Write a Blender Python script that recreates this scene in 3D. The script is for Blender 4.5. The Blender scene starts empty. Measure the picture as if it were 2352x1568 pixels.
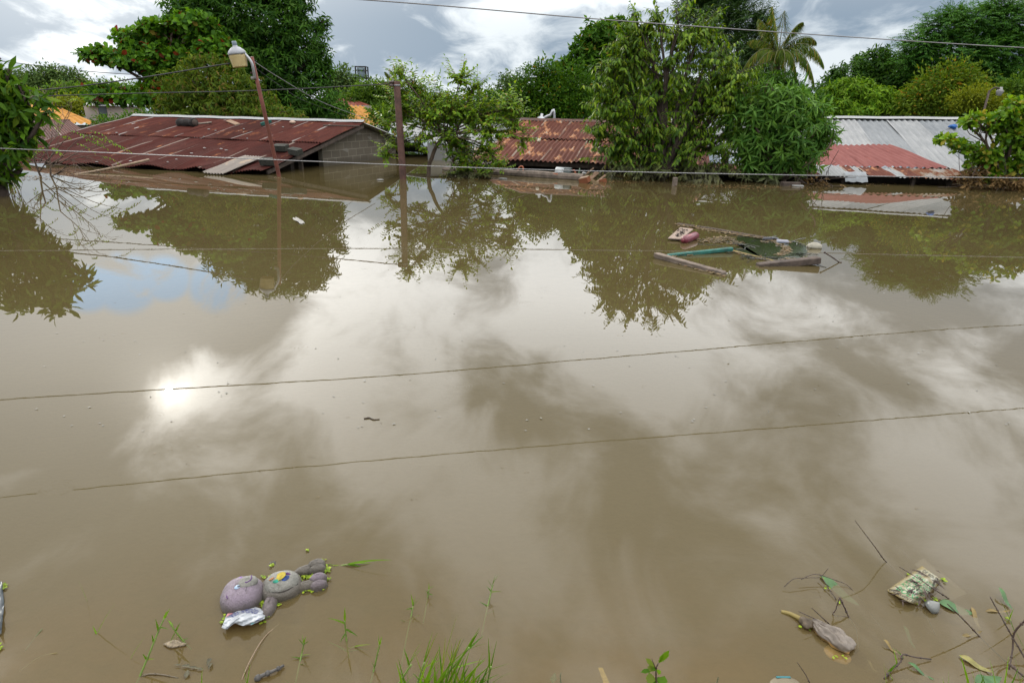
import bpy, math, random
import numpy as np
from mathutils import Vector, Matrix

# ------------------------------------------------------------------ camera, world, sun
SC = bpy.context.scene
COL = SC.collection
FPX, CAMZ = 1400.0, 1.6            # focal length in pixels of a 2352 px wide frame; eye height above the water
PITCH, ROLL = math.radians(20.9), math.radians(1.15)
_f = np.array([0, math.cos(PITCH), -math.sin(PITCH)])
_r = np.array([1.0, 0, 0])
_u = np.cross(_r, _f)
CR = _r*math.cos(ROLL) + _u*math.sin(ROLL)
CU = _u*math.cos(ROLL) - _r*math.sin(ROLL)
CO = np.array([0, 0, CAMZ])

cam = bpy.data.cameras.new("camera")
cam.sensor_width = 36.0
cam.lens = 36.0*FPX/2352.0
cam.clip_start = 0.02
cam.clip_end = 9000
camo = bpy.data.objects.new("camera", cam)
COL.objects.link(camo)
camo.matrix_world = Matrix(((CR[0], CU[0], -_f[0], CO[0]), (CR[1], CU[1], -_f[1], CO[1]),
                            (CR[2], CU[2], -_f[2], CO[2]), (0, 0, 0, 1)))
SC.camera = camo
SC.view_settings.view_transform = 'Standard'
SC.view_settings.look = 'None'
SC.view_settings.exposure = 0.25
SC.view_settings.gamma = 1.0
SC.render.engine = 'CYCLES'
SC.cycles.use_denoising = True
SC.cycles.max_bounces = 7
SC.cycles.diffuse_bounces = 3
SC.cycles.glossy_bounces = 3
SC.cycles.transmission_bounces = 4
SC.cycles.transparent_max_bounces = 8
SC.cycles.caustics_reflective = False
SC.cycles.caustics_refractive = False
SC.cycles.sample_clamp_indirect = 6.0

SUN_EL, SUN_AZ = math.radians(22.75), math.radians(-31.9)     # azimuth from +Y, negative = left
SUND = np.array([math.sin(SUN_AZ)*math.cos(SUN_EL), math.cos(SUN_AZ)*math.cos(SUN_EL), math.sin(SUN_EL)])
sun = bpy.data.lights.new("sun", 'SUN')
sun.energy = 1.5
sun.angle = math.radians(0.5)
sun.color = (1.0, 0.94, 0.84)
suno = bpy.data.objects.new("sun", sun)
COL.objects.link(suno)
suno.rotation_euler = Vector(SUND).to_track_quat('Z', 'Y').to_euler()


# ---- pixel helpers (used to find where a thing stands in the world) ----
def ray(x, y):
    d = _f*FPX + CR*(x-1176) - CU*(y-784)
    return d/d[1]

def P(x, y, Y):
    return CO + ray(x, y)*Y

def W(x, y, z=0.0):
    d = ray(x, y)
    return CO + d*((z-CAMZ)/d[2])

def onplane(x, y, p0, n):
    d = ray(x, y)
    return CO + d*(np.dot(np.array(p0)-CO, n)/np.dot(d, n))

def ds(p):
    return float(np.dot(np.array(p)-CO, _f))/FPX

def skydir(x, y, refl=True):
    d = ray(x, y).copy()
    if refl:
        d[2] = -d[2]
    return d/np.linalg.norm(d)


class NT:
    def __init__(s, tree):
        s.t = tree
        tree.nodes.clear()
    def n(s, typ, **kw):
        nd = s.t.nodes.new(typ)
        for k, v in kw.items():
            if k == 'ins':
                for a, b in v.items():
                    s.set(nd, a, b)
            else:
                setattr(nd, k, v)
        return nd
    def set(s, nd, a, b):
        i = nd.inputs[a]
        if isinstance(b, bpy.types.NodeSocket):
            s.t.links.new(b, i)
        elif isinstance(b, bpy.types.Node):
            s.t.links.new(b.outputs[0], i)
        else:
            i.default_value = b
    def m(s, op, a, b=None, c=None, clamp=False):
        nd = s.n('ShaderNodeMath', operation=op, use_clamp=clamp)
        s.set(nd, 0, a)
        if b is not None:
            s.set(nd, 1, b)
        if c is not None:
            s.set(nd, 2, c)
        return nd.outputs[0]
    def v(s, op, a, b=None):
        nd = s.n('ShaderNodeVectorMath', operation=op)
        s.set(nd, 0, a)
        if b is not None:
            s.set(nd, 1, b)
        return nd
    def mix(s, f, a, b, typ='MIX'):
        nd = s.n('ShaderNodeMix', data_type='RGBA', blend_type=typ)
        s.set(nd, 0, f)
        s.set(nd, 6, a)
        s.set(nd, 7, b)
        return nd.outputs[2]
    def ramp(s, f, stops, interp='LINEAR'):
        nd = s.n('ShaderNodeValToRGB')
        nd.color_ramp.interpolation = interp
        e = nd.color_ramp.elements
        while len(e) < len(stops):
            e.new(0.5)
        for el, (p, c) in zip(e, stops):
            el.position = p
            el.color = c if len(c) == 4 else (*c, 1)
        s.set(nd, 0, f)
        return nd.outputs[0]
    def step(s, x, a, b, lo=0.0, hi=1.0):
        nd = s.n('ShaderNodeMapRange', interpolation_type='SMOOTHSTEP')
        s.set(nd, 0, x)
        s.set(nd, 1, a)
        s.set(nd, 2, b)
        s.set(nd, 3, lo)
        s.set(nd, 4, hi)
        return nd.outputs[0]
    def noise(s, vec, scale, detail=4, rough=0.55, dist=0.0):
        nd = s.n('ShaderNodeTexNoise')
        if vec is not None:
            s.set(nd, 'Vector', vec)
        s.set(nd, 'Scale', scale)
        s.set(nd, 'Detail', detail)
        s.set(nd, 'Roughness', rough)
        s.set(nd, 'Distortion', dist)
        return nd.outputs[0]


def c4(c):
    return (c[0], c[1], c[2], 1.0)


world = bpy.data.worlds.new("World")
SC.world = world
world.use_nodes = True


def build_world():
    k = NT(world.node_tree)
    d = k.n('ShaderNodeTexCoord').outputs['Generated']
    sep = k.n('ShaderNodeSeparateXYZ', ins={0: d})
    z = k.m('MAXIMUM', sep.outputs[2], 0.0)
    den = k.m('ADD', z, 0.30)
    px = k.m('DIVIDE', sep.outputs[0], den)
    py = k.m('DIVIDE', sep.outputs[1], den)
    pl = k.n('ShaderNodeCombineXYZ', ins={0: px, 1: py, 2: 3.7})

    def spot(x, y, r, refl=True, sx=1.0):
        dd = skydir(x, y, refl)
        dist = k.v('DISTANCE', d, tuple(dd)).outputs['Value']
        return k.step(dist, 0.0, r, 1.0, 0.0)
    rot = k.n('ShaderNodeMapping', ins={0: pl, 'Rotation': (0, 0, 0.55), 'Scale': (1.0, 0.75, 1.0)}).outputs[0]
    big = k.noise(rot, 1.9, 4, 0.5, 0.3)
    fine = k.noise(rot, 4.6, 9, 0.6, 0.5)
    dens = k.m('ADD', k.m('MULTIPLY', big, 0.52), k.m('MULTIPLY', fine, 0.48))
    dens = k.m('SUBTRACT', dens, k.step(sep.outputs[2], 0.06, 0.20, 0.004, 0.0))
    # heavier and thinner parts of the overcast, by direction
    for (x, y, r, a, refl) in CLOUDS:
        dens = k.m('ADD', dens, k.m('MULTIPLY', spot(x, y, r, refl), a))
    thick = k.step(dens, 0.41, 0.59)
    el = k.step(sep.outputs[2], 0.10, 0.31)
    hi = k.step(sep.outputs[2], 0.35, 0.68)
    bright = k.mix(hi, k.mix(el, c4((0.69, 0.75, 0.79)), c4((2.55, 2.57, 2.6))), c4((3.3, 3.2, 3.15)))
    dark = k.mix(hi, k.mix(el, c4((0.24, 0.315, 0.40)), c4((0.72, 0.73, 0.76))), c4((1.35, 1.28, 1.25)))
    cl = k.mix(thick, bright, dark)
    sd = k.v('DOT_PRODUCT', d, tuple(SUND)).outputs['Value']
    sd = k.m('MAXIMUM', sd, 0.0)
    thin = k.m('SUBTRACT', 1.0, k.m('MULTIPLY', thick, 0.55))
    g1 = k.m('MULTIPLY', k.m('POWER', sd, 32.0), 1.9)
    g2 = k.m('MULTIPLY', k.m('ADD', k.m('MULTIPLY', k.m('POWER', sd, 4000.0), 1.6), k.m('POWER', sd, 650.0)), 2.3)
    g3 = k.m('MULTIPLY', k.m('POWER', sd, 9.0), 0.4)
    g = k.m('MULTIPLY', k.m('ADD', k.m('ADD', g1, g3), g2), thin)
    gc = k.v('SCALE', (1.0, 0.95, 0.86))
    k.set(gc, 3, g)
    cl = k.v('ADD', cl, gc).outputs[0]
    cl10 = k.v('SCALE', cl)
    k.set(cl10, 3, 10.0)
    sky = k.n('ShaderNodeTexSky', sky_type='NISHITA', sun_disc=False)
    sky.sun_elevation = SUN_EL
    sky.sun_rotation = SUN_AZ
    # gaps of blue
    gap = None
    for (x, y, r, refl) in GAPS:
        s = spot(x, y, r, refl)
        gap = s if gap is None else k.m('MAXIMUM', gap, s)
    gap = k.m('MULTIPLY', k.step(gap, 0.12, 0.5), k.step(fine, 0.47, 0.60, 1.0, 0.0), clamp=True)
    blue = k.mix(0.75, sky.outputs[0], c4((4.5, 11.0, 19.0)))
    col = k.mix(gap, cl10.outputs[0], blue)
    bg = k.n('ShaderNodeBackground', ins={0: col, 1: 0.1})
    out = k.n('ShaderNodeOutputWorld')
    k.t.links.new(bg.outputs[0], out.inputs[0])


CLOUDS = [  # x, y (where it shows in the photo or in its reflection), radius, amount (+ darker), reflected?
    (340, 765, 0.24, 0.26, True), (590, 715, 0.18, 0.20, True), (120, 785, 0.20, 0.20, True), (800, 690, 0.12, 0.08, True),
    (900, 740, 0.14, 0.06, True), (1080, 690, 0.12, 0.05, True), (1320, 730, 0.22, -0.12, True), (1580, 820, 0.26, -0.11, True), (1150, 830, 0.16, -0.03, True), (150, 690, 0.10, -0.06, True),
    (390, 900, 0.17, -0.26, True), (480, 830, 0.12, -0.12, True), (680, 790, 0.14, -0.12, True), (750, 850, 0.16, -0.05, True),
    (1230, 930, 0.18, 0.12, True), (1000, 980, 0.18, 0.05, True), (1400, 980, 0.2, 0.05, True), (700, 1060, 0.2, 0.04, True),
    (1400, 820, 0.25, -0.05, True), (1900, 700, 0.35, 0.03, True), (2150, 850, 0.40, 0.04, True), (1250, 1150, 0.3, -0.05, True),
    (250, 640, 0.18, -0.14, True), (520, 640, 0.14, -0.10, True), (800, 610, 0.15, -0.08, True),
    (100, 1100, 0.4, 0.05, True), (1500, 1250, 0.4, 0.07, True),
    (100, 60, 0.22, 0.10, False), (330, 20, 0.25, 0.06, False), (850, 70, 0.13, 0.13, False), (980, 120, 0.10, 0.05, False),
    (1150, 60, 0.11, -0.05, False), (1250, 40, 0.1, 0.05, False), (700, 10, 0.2, 0.05, False), (130, 110, 0.10, -0.10, False), (880, 160, 0.09, -0.10, False),
    (2000, 60, 0.30, 0.04, False), (1920, 130, 0.12, -0.07, False), (1300, 130, 0.08, 0.05, False)]
GAPS = [(285, 650, 0.065, True), (500, 658, 0.060, True), (200, 662, 0.05, True), (380, 640, 0.05, True)]
build_world()


# ------------------------------------------------------------------ object helpers
def tag(o, label=None, cat=None, group=None, kind=None):
    if label:
        o['label'] = label
    if cat:
        o['category'] = cat
    if group:
        o['group'] = group
    if kind:
        o['kind'] = kind
    return o


def thing(name, loc, label, cat, group=None):
    o = bpy.data.objects.new(name, None)
    o.location = tuple(float(a) for a in loc)
    o.empty_display_size = 0.1
    COL.objects.link(o)
    return tag(o, label, cat, group)


def wloc(o):
    l = np.array(o.location, float)
    while o.parent:
        o = o.parent
        l = l + np.array(o.location)
    return l


def mesh_obj(name, verts, faces, mat, parent=None, loc=None, smooth=True, uv=None):
    """verts: world coordinates (n,3); faces: list of index tuples, or list of int arrays (k,3)/(k,4)."""
    verts = np.asarray(verts, np.float64).reshape(-1, 3)
    if parent is not None:
        base = wloc(parent)
    elif loc is not None:
        base = np.array(loc, float)
    else:
        base = np.zeros(3)
    me = bpy.data.meshes.new(name)
    v = (verts-base).astype(np.float32)
    if len(faces) and isinstance(faces[0], np.ndarray):
        arrs = [a for a in faces if len(a)]
        loops = np.concatenate([a.ravel() for a in arrs]).astype(np.int32)
        tot = np.concatenate([np.full(len(a), a.shape[1]) for a in arrs]).astype(np.int32)
    else:
        loops = np.array([i for f in faces for i in f], np.int32)
        tot = np.array([len(f) for f in faces], np.int32)
    start = np.concatenate([[0], np.cumsum(tot)[:-1]]).astype(np.int32)
    me.vertices.add(len(v))
    me.vertices.foreach_set('co', v.ravel())
    me.loops.add(len(loops))
    me.loops.foreach_set('vertex_index', loops)
    me.polygons.add(len(tot))
    me.polygons.foreach_set('loop_start', start)
    if uv is not None:
        l = me.uv_layers.new(name='UVMap')
        l.data.foreach_set('uv', np.asarray(uv, np.float32)[loops].ravel())
    me.update(calc_edges=True)
    me.polygons.foreach_set('use_smooth', np.full(len(tot), bool(smooth)))
    if mat:
        me.materials.append(mat)
    o = bpy.data.objects.new(name, me)
    COL.objects.link(o)
    if parent is not None:
        o.parent = parent
    elif loc is not None:
        o.location = tuple(float(a) for a in base)
    return o


class MB:
    """collects shapes into one mesh"""
    def __init__(s):
        s.v = []
        s.f = []
        s.uvs = []
        s.n = 0
    def add(s, v, f, uv=None):
        v = np.asarray(v, float).reshape(-1, 3)
        s.v.append(v)
        s.f += [tuple(int(i)+s.n for i in q) for q in f]
        s.uvs.append(np.zeros((len(v), 2)) if uv is None else np.asarray(uv, float))
        s.n += len(v)
        return s
    def box(s, c, sx, sy, sz, X=(1, 0, 0), Y=(0, 1, 0), Z=(0, 0, 1), ch=0.0):
        c = np.array(c, float)
        X, Y, Z = (np.array(a, float)/np.linalg.norm(a) for a in (X, Y, Z))
        if ch <= 0:
            pts = [c+X*sx/2*a+Y*sy/2*b+Z*sz/2*d for d in (-1, 1) for b in (-1, 1) for a in (-1, 1)]
            return s.add(pts, [(0, 2, 3, 1), (4, 5, 7, 6), (0, 1, 5, 4), (2, 6, 7, 3), (0, 4, 6, 2), (1, 3, 7, 5)])
        pts = []
        lv = [(-sz/2, ch), (-sz/2+ch, 0), (sz/2-ch, 0), (sz/2, ch)]
        for (h, q) in lv:
            a, b = sx/2-q, sy/2-q
            for (x, y) in ((-a+ch, -b), (a-ch, -b), (a, -b+ch), (a, b-ch), (a-ch, b), (-a+ch, b), (-a, b-ch), (-a, -b+ch)):
                pts.append(c+X*x+Y*y+Z*h)
        fs = [tuple(range(7, -1, -1)), tuple(range(24, 32))]
        for l in range(3):
            for i in range(8):
                j = (i+1) % 8
                fs.append((l*8+i, l*8+j, l*8+8+j, l*8+8+i))
        return s.add(pts, fs)
    def beam(s, a, b, w, h, up=(0, 0, 1), ch=0.0):
        a, b = np.array(a, float), np.array(b, float)
        X = b-a
        L = np.linalg.norm(X)
        X = X/L
        Y = np.cross(up, X)
        Y = Y/np.linalg.norm(Y)
        Z = np.cross(X, Y)
        return s.box((a+b)/2, L, w, h, X, Y, Z, ch)
    def tube(s, pts, radii, sides=6, cap=True):
        v, f = tube(pts, radii, sides, cap)
        return s.add(v, f)
    def lathe(s, prof, c, axis=(0, 0, 1), sides=24, cap=True):
        ax = np.array(axis, float)
        ax = ax/np.linalg.norm(ax)
        t = np.array([1, 0, 0]) if abs(ax[0]) < 0.8 else np.array([0, 1, 0])
        X = np.cross(ax, t)
        X = X/np.linalg.norm(X)
        Y = np.cross(ax, X)
        pts = []
        for (r, h) in prof:
            for i in range(sides):
                a = 2*math.pi*i/sides
                pts.append(np.array(c)+ax*h+(X*math.cos(a)+Y*math.sin(a))*r)
        fs = []
        for l in range(len(prof)-1):
            for i in range(sides):
                j = (i+1) % sides
                fs.append((l*sides+i, l*sides+j, (l+1)*sides+j, (l+1)*sides+i))
        if cap:
            fs.append(tuple(range(sides-1, -1, -1)))
            fs.append(tuple((len(prof)-1)*sides+i for i in range(sides)))
        return s.add(pts, fs)
    def ell(s, c, rx, ry, rz, X=(1, 0, 0), Y=(0, 1, 0), Z=(0, 0, 1), nu=20, nv=14, noise=0.0, seed=0, power=1.0):
        X, Y, Z = (np.array(a, float)/np.linalg.norm(a) for a in (X, Y, Z))
        pts = []
        rg = np.random.default_rng(seed)
        ph = rg.uniform(0, 6.28, 6)
        for j in range(nv+1):
            th = math.pi*j/nv
            for i in range(nu):
                a = 2*math.pi*i/nu
                x, y, z = math.sin(th)*math.cos(a), math.sin(th)*math.sin(a), math.cos(th)
                if power != 1.0:
                    x, y, z = (math.copysign(abs(q)**power, q) for q in (x, y, z))
                k = 1+noise*(math.sin(3*x+ph[0])*math.sin(4*y+ph[1])+0.6*math.sin(7*z+ph[2]+5*x)*math.sin(6*y+ph[3]))
                pts.append(np.array(c)+(X*x*rx+Y*y*ry+Z*z*rz)*k)
        fs = []
        for j in range(nv):
            for i in range(nu):
                q = (i+1) % nu
                fs.append((j*nu+i, (j+1)*nu+i, (j+1)*nu+q, j*nu+q))
        return s.add(pts, fs)
    def build(s, name, mat, parent=None, loc=None, smooth=True, uv=False):
        V = np.concatenate(s.v)
        return mesh_obj(name, V, s.f, mat, parent, loc, smooth, np.concatenate(s.uvs) if uv else None)


def tube(pts, radii, sides=6, cap=True):
    pts = np.asarray(pts, float)
    n = len(pts)
    if np.isscalar(radii):
        radii = [radii]*n
    tan = np.zeros_like(pts)
    tan[1:-1] = pts[2:]-pts[:-2]
    tan[0] = pts[1]-pts[0]
    tan[-1] = pts[-1]-pts[-2]
    tan /= np.linalg.norm(tan, axis=1)[:, None]+1e-12
    ref = np.array([0.31, 0.17, 0.93])
    if abs(np.dot(tan[0], ref)) > 0.95:
        ref = np.array([1.0, 0.1, 0.0])
    vs = []
    for i in range(n):
        a = np.cross(tan[i], ref)
        a /= np.linalg.norm(a)
        b = np.cross(tan[i], a)
        ref = -np.cross(a, tan[i]) if False else ref
        for k in range(sides):
            t = 2*math.pi*k/sides
            vs.append(pts[i]+(a*math.cos(t)+b*math.sin(t))*radii[i])
    fs = []
    for i in range(n-1):
        for k in range(sides):
            j = (k+1) % sides
            fs.append((i*sides+k, i*sides+j, (i+1)*sides+j, (i+1)*sides+k))
    if cap:
        fs.append(tuple(range(sides-1, -1, -1)))
        fs.append(tuple((n-1)*sides+k for k in range(sides)))
    return np.array(vs), fs


def smooth_path(pts, n=8):
    pts = np.asarray(pts, float)
    if len(pts) < 3:
        return np.array([pts[0]+(pts[-1]-pts[0])*t for t in np.linspace(0, 1, n)])
    p = np.vstack([2*pts[0]-pts[1], pts, 2*pts[-1]-pts[-2]])
    out = []
    for i in range(1, len(p)-2):
        for t in np.linspace(0, 1, n, endpoint=False):
            a, b, c, d = p[i-1], p[i], p[i+1], p[i+2]
            out.append(0.5*((2*b)+(-a+c)*t+(2*a-5*b+4*c-d)*t*t+(-a+3*b-3*c+d)*t**3))
    out.append(pts[-1])
    return np.array(out)


def unit(a):
    a = np.asarray(a, float)
    return a/(np.linalg.norm(a, axis=-1, keepdims=True)+1e-12)


# ------------------------------------------------------------------ materials
def mat_new(name):
    m = bpy.data.materials.new(name)
    m.use_nodes = True
    return m, NT(m.node_tree)


def simple(name, col, rough=0.6, spec=0.4, metal=0.0, var=0.25, scale=6.0, bump=0.0, col2=None, trans=0.0):
    """colour with blotchy wear"""
    m, k = mat_new(name)
    tc = k.n('ShaderNodeTexCoord').outputs['Object']
    nz = k.noise(tc, scale, 6, 0.6)
    a = tuple(max(0, c*(1-var)) for c in col)
    b = col2 or tuple(min(1, c*(1+var)) for c in col)
    colr = k.ramp(nz, [(0.3, a), (0.7, b)])
    p = k.n('ShaderNodeBsdfPrincipled', ins={'Base Color': colr, 'Roughness': rough, 'Metallic': metal, 'Specular IOR Level': spec})
    if trans:
        p.inputs['Transmission Weight'].default_value = trans
    if bump:
        bp = k.n('ShaderNodeBump', ins={'Strength': bump, 'Distance': 0.02, 'Height': k.noise(tc, scale*5, 5, 0.65)})
        k.set(p, 'Normal', bp.outputs[0])
    o = k.n('ShaderNodeOutputMaterial')
    k.t.links.new(p.outputs[0], o.inputs[0])
    return m


def leaf_mat(name, c1, c2, c3=None, f3=0.0, rough=0.5, transl=0.38, mud=None, spec=0.25):
    g = (1.62, 1.52, 0.80)
    c1 = tuple(a*b for a, b in zip(c1, g))
    c2 = tuple(a*b*q for a, b, q in zip(c2, g, (1.42, 1.30, 1.1)))
    c3 = tuple(a*1.3 for a in c3) if c3 and name not in ('almond_leaf', 'citrus_leaf') else c3
    m, k = mat_new(name)
    geo = k.n('ShaderNodeNewGeometry')
    rnd = geo.outputs['Random Per Island']
    stops = [(0.0, c1), (max(0.05, 0.98-f3), c2)]
    if c3:
        stops.append((1.0-f3*0.9, c3))
        stops.append((1.0, c3))
    col = k.ramp(rnd, stops)
    pos = geo.outputs['Position']
    nz = k.noise(pos, 0.9, 2)
    col = k.mix(k.step(nz, 0.35, 0.65, 0.0, 0.35), col, c4(tuple(x*0.55 for x in c1)))
    if mud is not None:
        sep = k.n('ShaderNodeSeparateXYZ', ins={0: pos})
        zz = k.m('ADD', sep.outputs[2], k.m('MULTIPLY', k.noise(pos, 2.0, 3), -mud*1.2))
        col = k.mix(k.step(zz, -mud*0.4, mud*0.35, 0.75, 0.0), col, c4((0.115, 0.10, 0.07)))
    p = k.n('ShaderNodeBsdfPrincipled', ins={'Base Color': col, 'Roughness': rough, 'Specular IOR Level': spec*0.4})
    tcol = k.mix(1.0, col, c4((1.25, 1.15, 0.45)), 'MULTIPLY')
    t = k.n('ShaderNodeBsdfTranslucent', ins={0: tcol})
    ms = k.n('ShaderNodeMixShader', ins={0: transl, 1: p.outputs[0], 2: t.outputs[0]})
    o = k.n('ShaderNodeOutputMaterial')
    k.t.links.new(ms.outputs[0], o.inputs[0])
    return m


def rust_mat(name, c1, c2, pale=(0.45, 0.40, 0.36), orange=(0.30, 0.12, 0.045), patch=0.62, seam=0.05, rust_amt=0.5, gal=None):
    m, k = mat_new(name)
    uv = k.n('ShaderNodeUVMap').outputs[0]
    geo = k.n('ShaderNodeNewGeometry')
    rnd = geo.outputs['Random Per Island']
    mp = k.n('ShaderNodeMapping', ins={0: uv, 'Scale': (5.0, 0.9, 1.0)})
    off = k.n('ShaderNodeCombineXYZ', ins={0: k.m('MULTIPLY', rnd, 37.0), 1: k.m('MULTIPLY', rnd, 91.0), 2: 0.0})
    vec = k.v('ADD', mp.outputs[0], off.outputs[0]).outputs[0]
    st = k.noise(vec, 1.6, 8, 0.62)
    base = k.ramp(st, [(0.28, c1), (0.68, c2)])
    base = k.mix(1.0, base, k.ramp(rnd, [(0, (0.72, 0.72, 0.74)), (1, (1.2, 1.12, 1.08))]), 'MULTIPLY')
    mp2 = k.n('ShaderNodeMapping', ins={0: uv, 'Scale': (2.4, 0.8, 1.0)})
    vec2 = k.v('ADD', mp2.outputs[0], off.outputs[0]).outputs[0]
    pn = k.noise(vec2, 1.5, 7, 0.62)
    base = k.mix(k.step(pn, patch-0.10, patch, 0.0, 0.8), base, c4(orange))
    base = k.mix(k.step(pn, patch, patch+0.03, 0.0, 0.95), base, c4(pale))
    sep = k.n('ShaderNodeSeparateXYZ', ins={0: uv})
    line = k.m('LESS_THAN', sep.outputs[0], seam)
    ln = k.m('MULTIPLY', line, k.step(k.noise(vec, 1.2, 4), 0.42, 0.52))
    base = k.mix(k.m('MULTIPLY', ln, 0.8), base, c4(tuple(x*0.8 for x in pale)))
    p = k.n('ShaderNodeBsdfPrincipled', ins={'Base Color': base, 'Roughness': 0.8, 'Specular IOR Level': 0.10})
    o = k.n('ShaderNodeOutputMaterial')
    k.t.links.new(p.outputs[0], o.inputs[0])
    return m


M = {}
M['rust'] = rust_mat('rusted_red_sheet', (0.034, 0.0095, 0.0075), (0.066, 0.019, 0.0145), pale=(0.24, 0.20, 0.17), patch=0.72)
M['rust_top'] = rust_mat('peeling_rusted_sheet', (0.037, 0.011, 0.0085), (0.068, 0.021, 0.0155), pale=(0.30, 0.285, 0.27), orange=(0.14, 0.05, 0.022), patch=0.66, seam=0.07)
M['rust_light'] = rust_mat('rusted_brown_sheet', (0.058, 0.018, 0.0125), (0.105, 0.040, 0.026), pale=(0.25, 0.21, 0.17), patch=0.63, orange=(0.33, 0.16, 0.075), seam=0.07)
M['mixed_sheet'] = rust_mat('half_rusted_sheet', (0.17, 0.165, 0.155), (0.24, 0.24, 0.23), pale=(0.11, 0.040, 0.020), orange=(0.15, 0.09, 0.05), patch=0.50, seam=0.0)
M['white_sheet'] = rust_mat('zinc_sheet', (0.165, 0.187, 0.197), (0.235, 0.258, 0.268), pale=(0.30, 0.16, 0.09), orange=(0.42, 0.42, 0.40), patch=0.80, seam=0.0)
M['grey_sheet'] = rust_mat('grey_zinc_sheet', (0.17, 0.19, 0.19), (0.27, 0.29, 0.29), pale=(0.22, 0.14, 0.09), orange=(0.24, 0.22, 0.19), patch=0.72, seam=0.0)
M['loose_sheet'] = rust_mat('chalky_sheet', (0.17, 0.16, 0.145), (0.235, 0.225, 0.205), pale=(0.36, 0.22, 0.14), orange=(0.42, 0.32, 0.22), patch=0.66, seam=0.0)
M['red_sheet'] = rust_mat('faded_red_sheet', (0.135, 0.050, 0.046), (0.19, 0.080, 0.074), pale=(0.45, 0.25, 0.2), orange=(0.36, 0.12, 0.09), patch=0.74, seam=0.0)
M['ridge'] = simple('ridge_zinc', (0.21, 0.225, 0.23), 0.45, var=0.12, scale=3)
M['wood_old'] = simple('weathered_wood', (0.13, 0.105, 0.085), 0.85, var=0.5, scale=9, bump=0.5)
M['wood_tan'] = simple('raw_wood', (0.19, 0.125, 0.08), 0.8, var=0.35, scale=8, bump=0.3)
M['wood_orange'] = simple('orange_wood', (0.16, 0.055, 0.022), 0.7, var=0.3, scale=8)
M['wood_dark'] = simple('dark_wood', (0.055, 0.042, 0.034), 0.85, var=0.5, scale=12, bump=0.4)
M['teal'] = simple('teal_paint', (0.010, 0.085, 0.070), 0.6, var=0.45, scale=14)
M['char'] = simple('charred_wood', (0.014, 0.012, 0.011), 0.9, var=0.5, scale=18, bump=0.9)
M['concrete_dark'] = simple('mossy_concrete', (0.030, 0.032, 0.026), 0.95, var=0.5, scale=20, bump=0.7)
M['bamboo'] = simple('dry_bamboo', (0.20, 0.145, 0.095), 0.6, var=0.3, scale=6)
M['steel_rust'] = simple('rusty_steel', (0.065, 0.032, 0.024), 0.75, var=0.5, scale=7, bump=0.3)
M['steel_red'] = simple('red_oxide_steel', (0.12, 0.038, 0.026), 0.7, var=0.35, scale=7)
M['alu'] = simple('dull_aluminium', (0.34, 0.36, 0.38), 0.4, metal=0.6, var=0.15)
M['white_paint'] = simple('white_paint', (0.22, 0.225, 0.22), 0.5, var=0.12)
M['dark'] = simple('sooty_black', (0.012, 0.011, 0.010), 0.9, var=0.3)
M['wire'] = simple('steel_wire', (0.16, 0.165, 0.17), 0.5, metal=0.3, var=0.2, scale=3)
M['wire_dark'] = simple('black_cable', (0.022, 0.024, 0.026), 0.6, var=0.3, scale=3)
M['strand'] = simple('galvanised_strand', (0.22, 0.225, 0.23), 0.45, metal=0.3, var=0.25, scale=40)
M['yellow_tile'] = simple('ochre_tile', (0.50, 0.27, 0.055), 0.75, var=0.25, scale=3)
M['red_tile'] = simple('red_tile', (0.16, 0.045, 0.032), 0.75, var=0.3, scale=3)
M['cream_wall'] = simple('cream_wall', (0.27, 0.24, 0.21), 0.85, var=0.08, scale=1.5)
M['grey_wall'] = simple('grey_wall', (0.15, 0.155, 0.15), 0.85, var=0.2, scale=1.5)
M['red_wall'] = simple('red_wall', (0.13, 0.022, 0.014), 0.85, var=0.2, scale=1.5)
M['shade_wall'] = simple('shade_painted_wall', (0.030, 0.022, 0.017), 0.85, var=0.4, scale=3)  # near-black brown puts the shade of the open interiors into the walls
M['glass'] = simple('dim_window_glass', (0.05, 0.07, 0.08), 0.15, var=0.1)
M['bark'] = simple('grey_brown_bark', (0.085, 0.062, 0.046), 0.9, var=0.45, scale=10, bump=0.5)
M['bark_dark'] = simple('dark_bark', (0.045, 0.034, 0.027), 0.9, var=0.45, scale=10, bump=0.5)
M['twig'] = simple('wet_twig', (0.040, 0.026, 0.020), 0.6, var=0.4, scale=30)
M['terracotta'] = simple('terracotta_plastic', (0.30, 0.085, 0.035), 0.55, var=0.25, scale=10)


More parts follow.
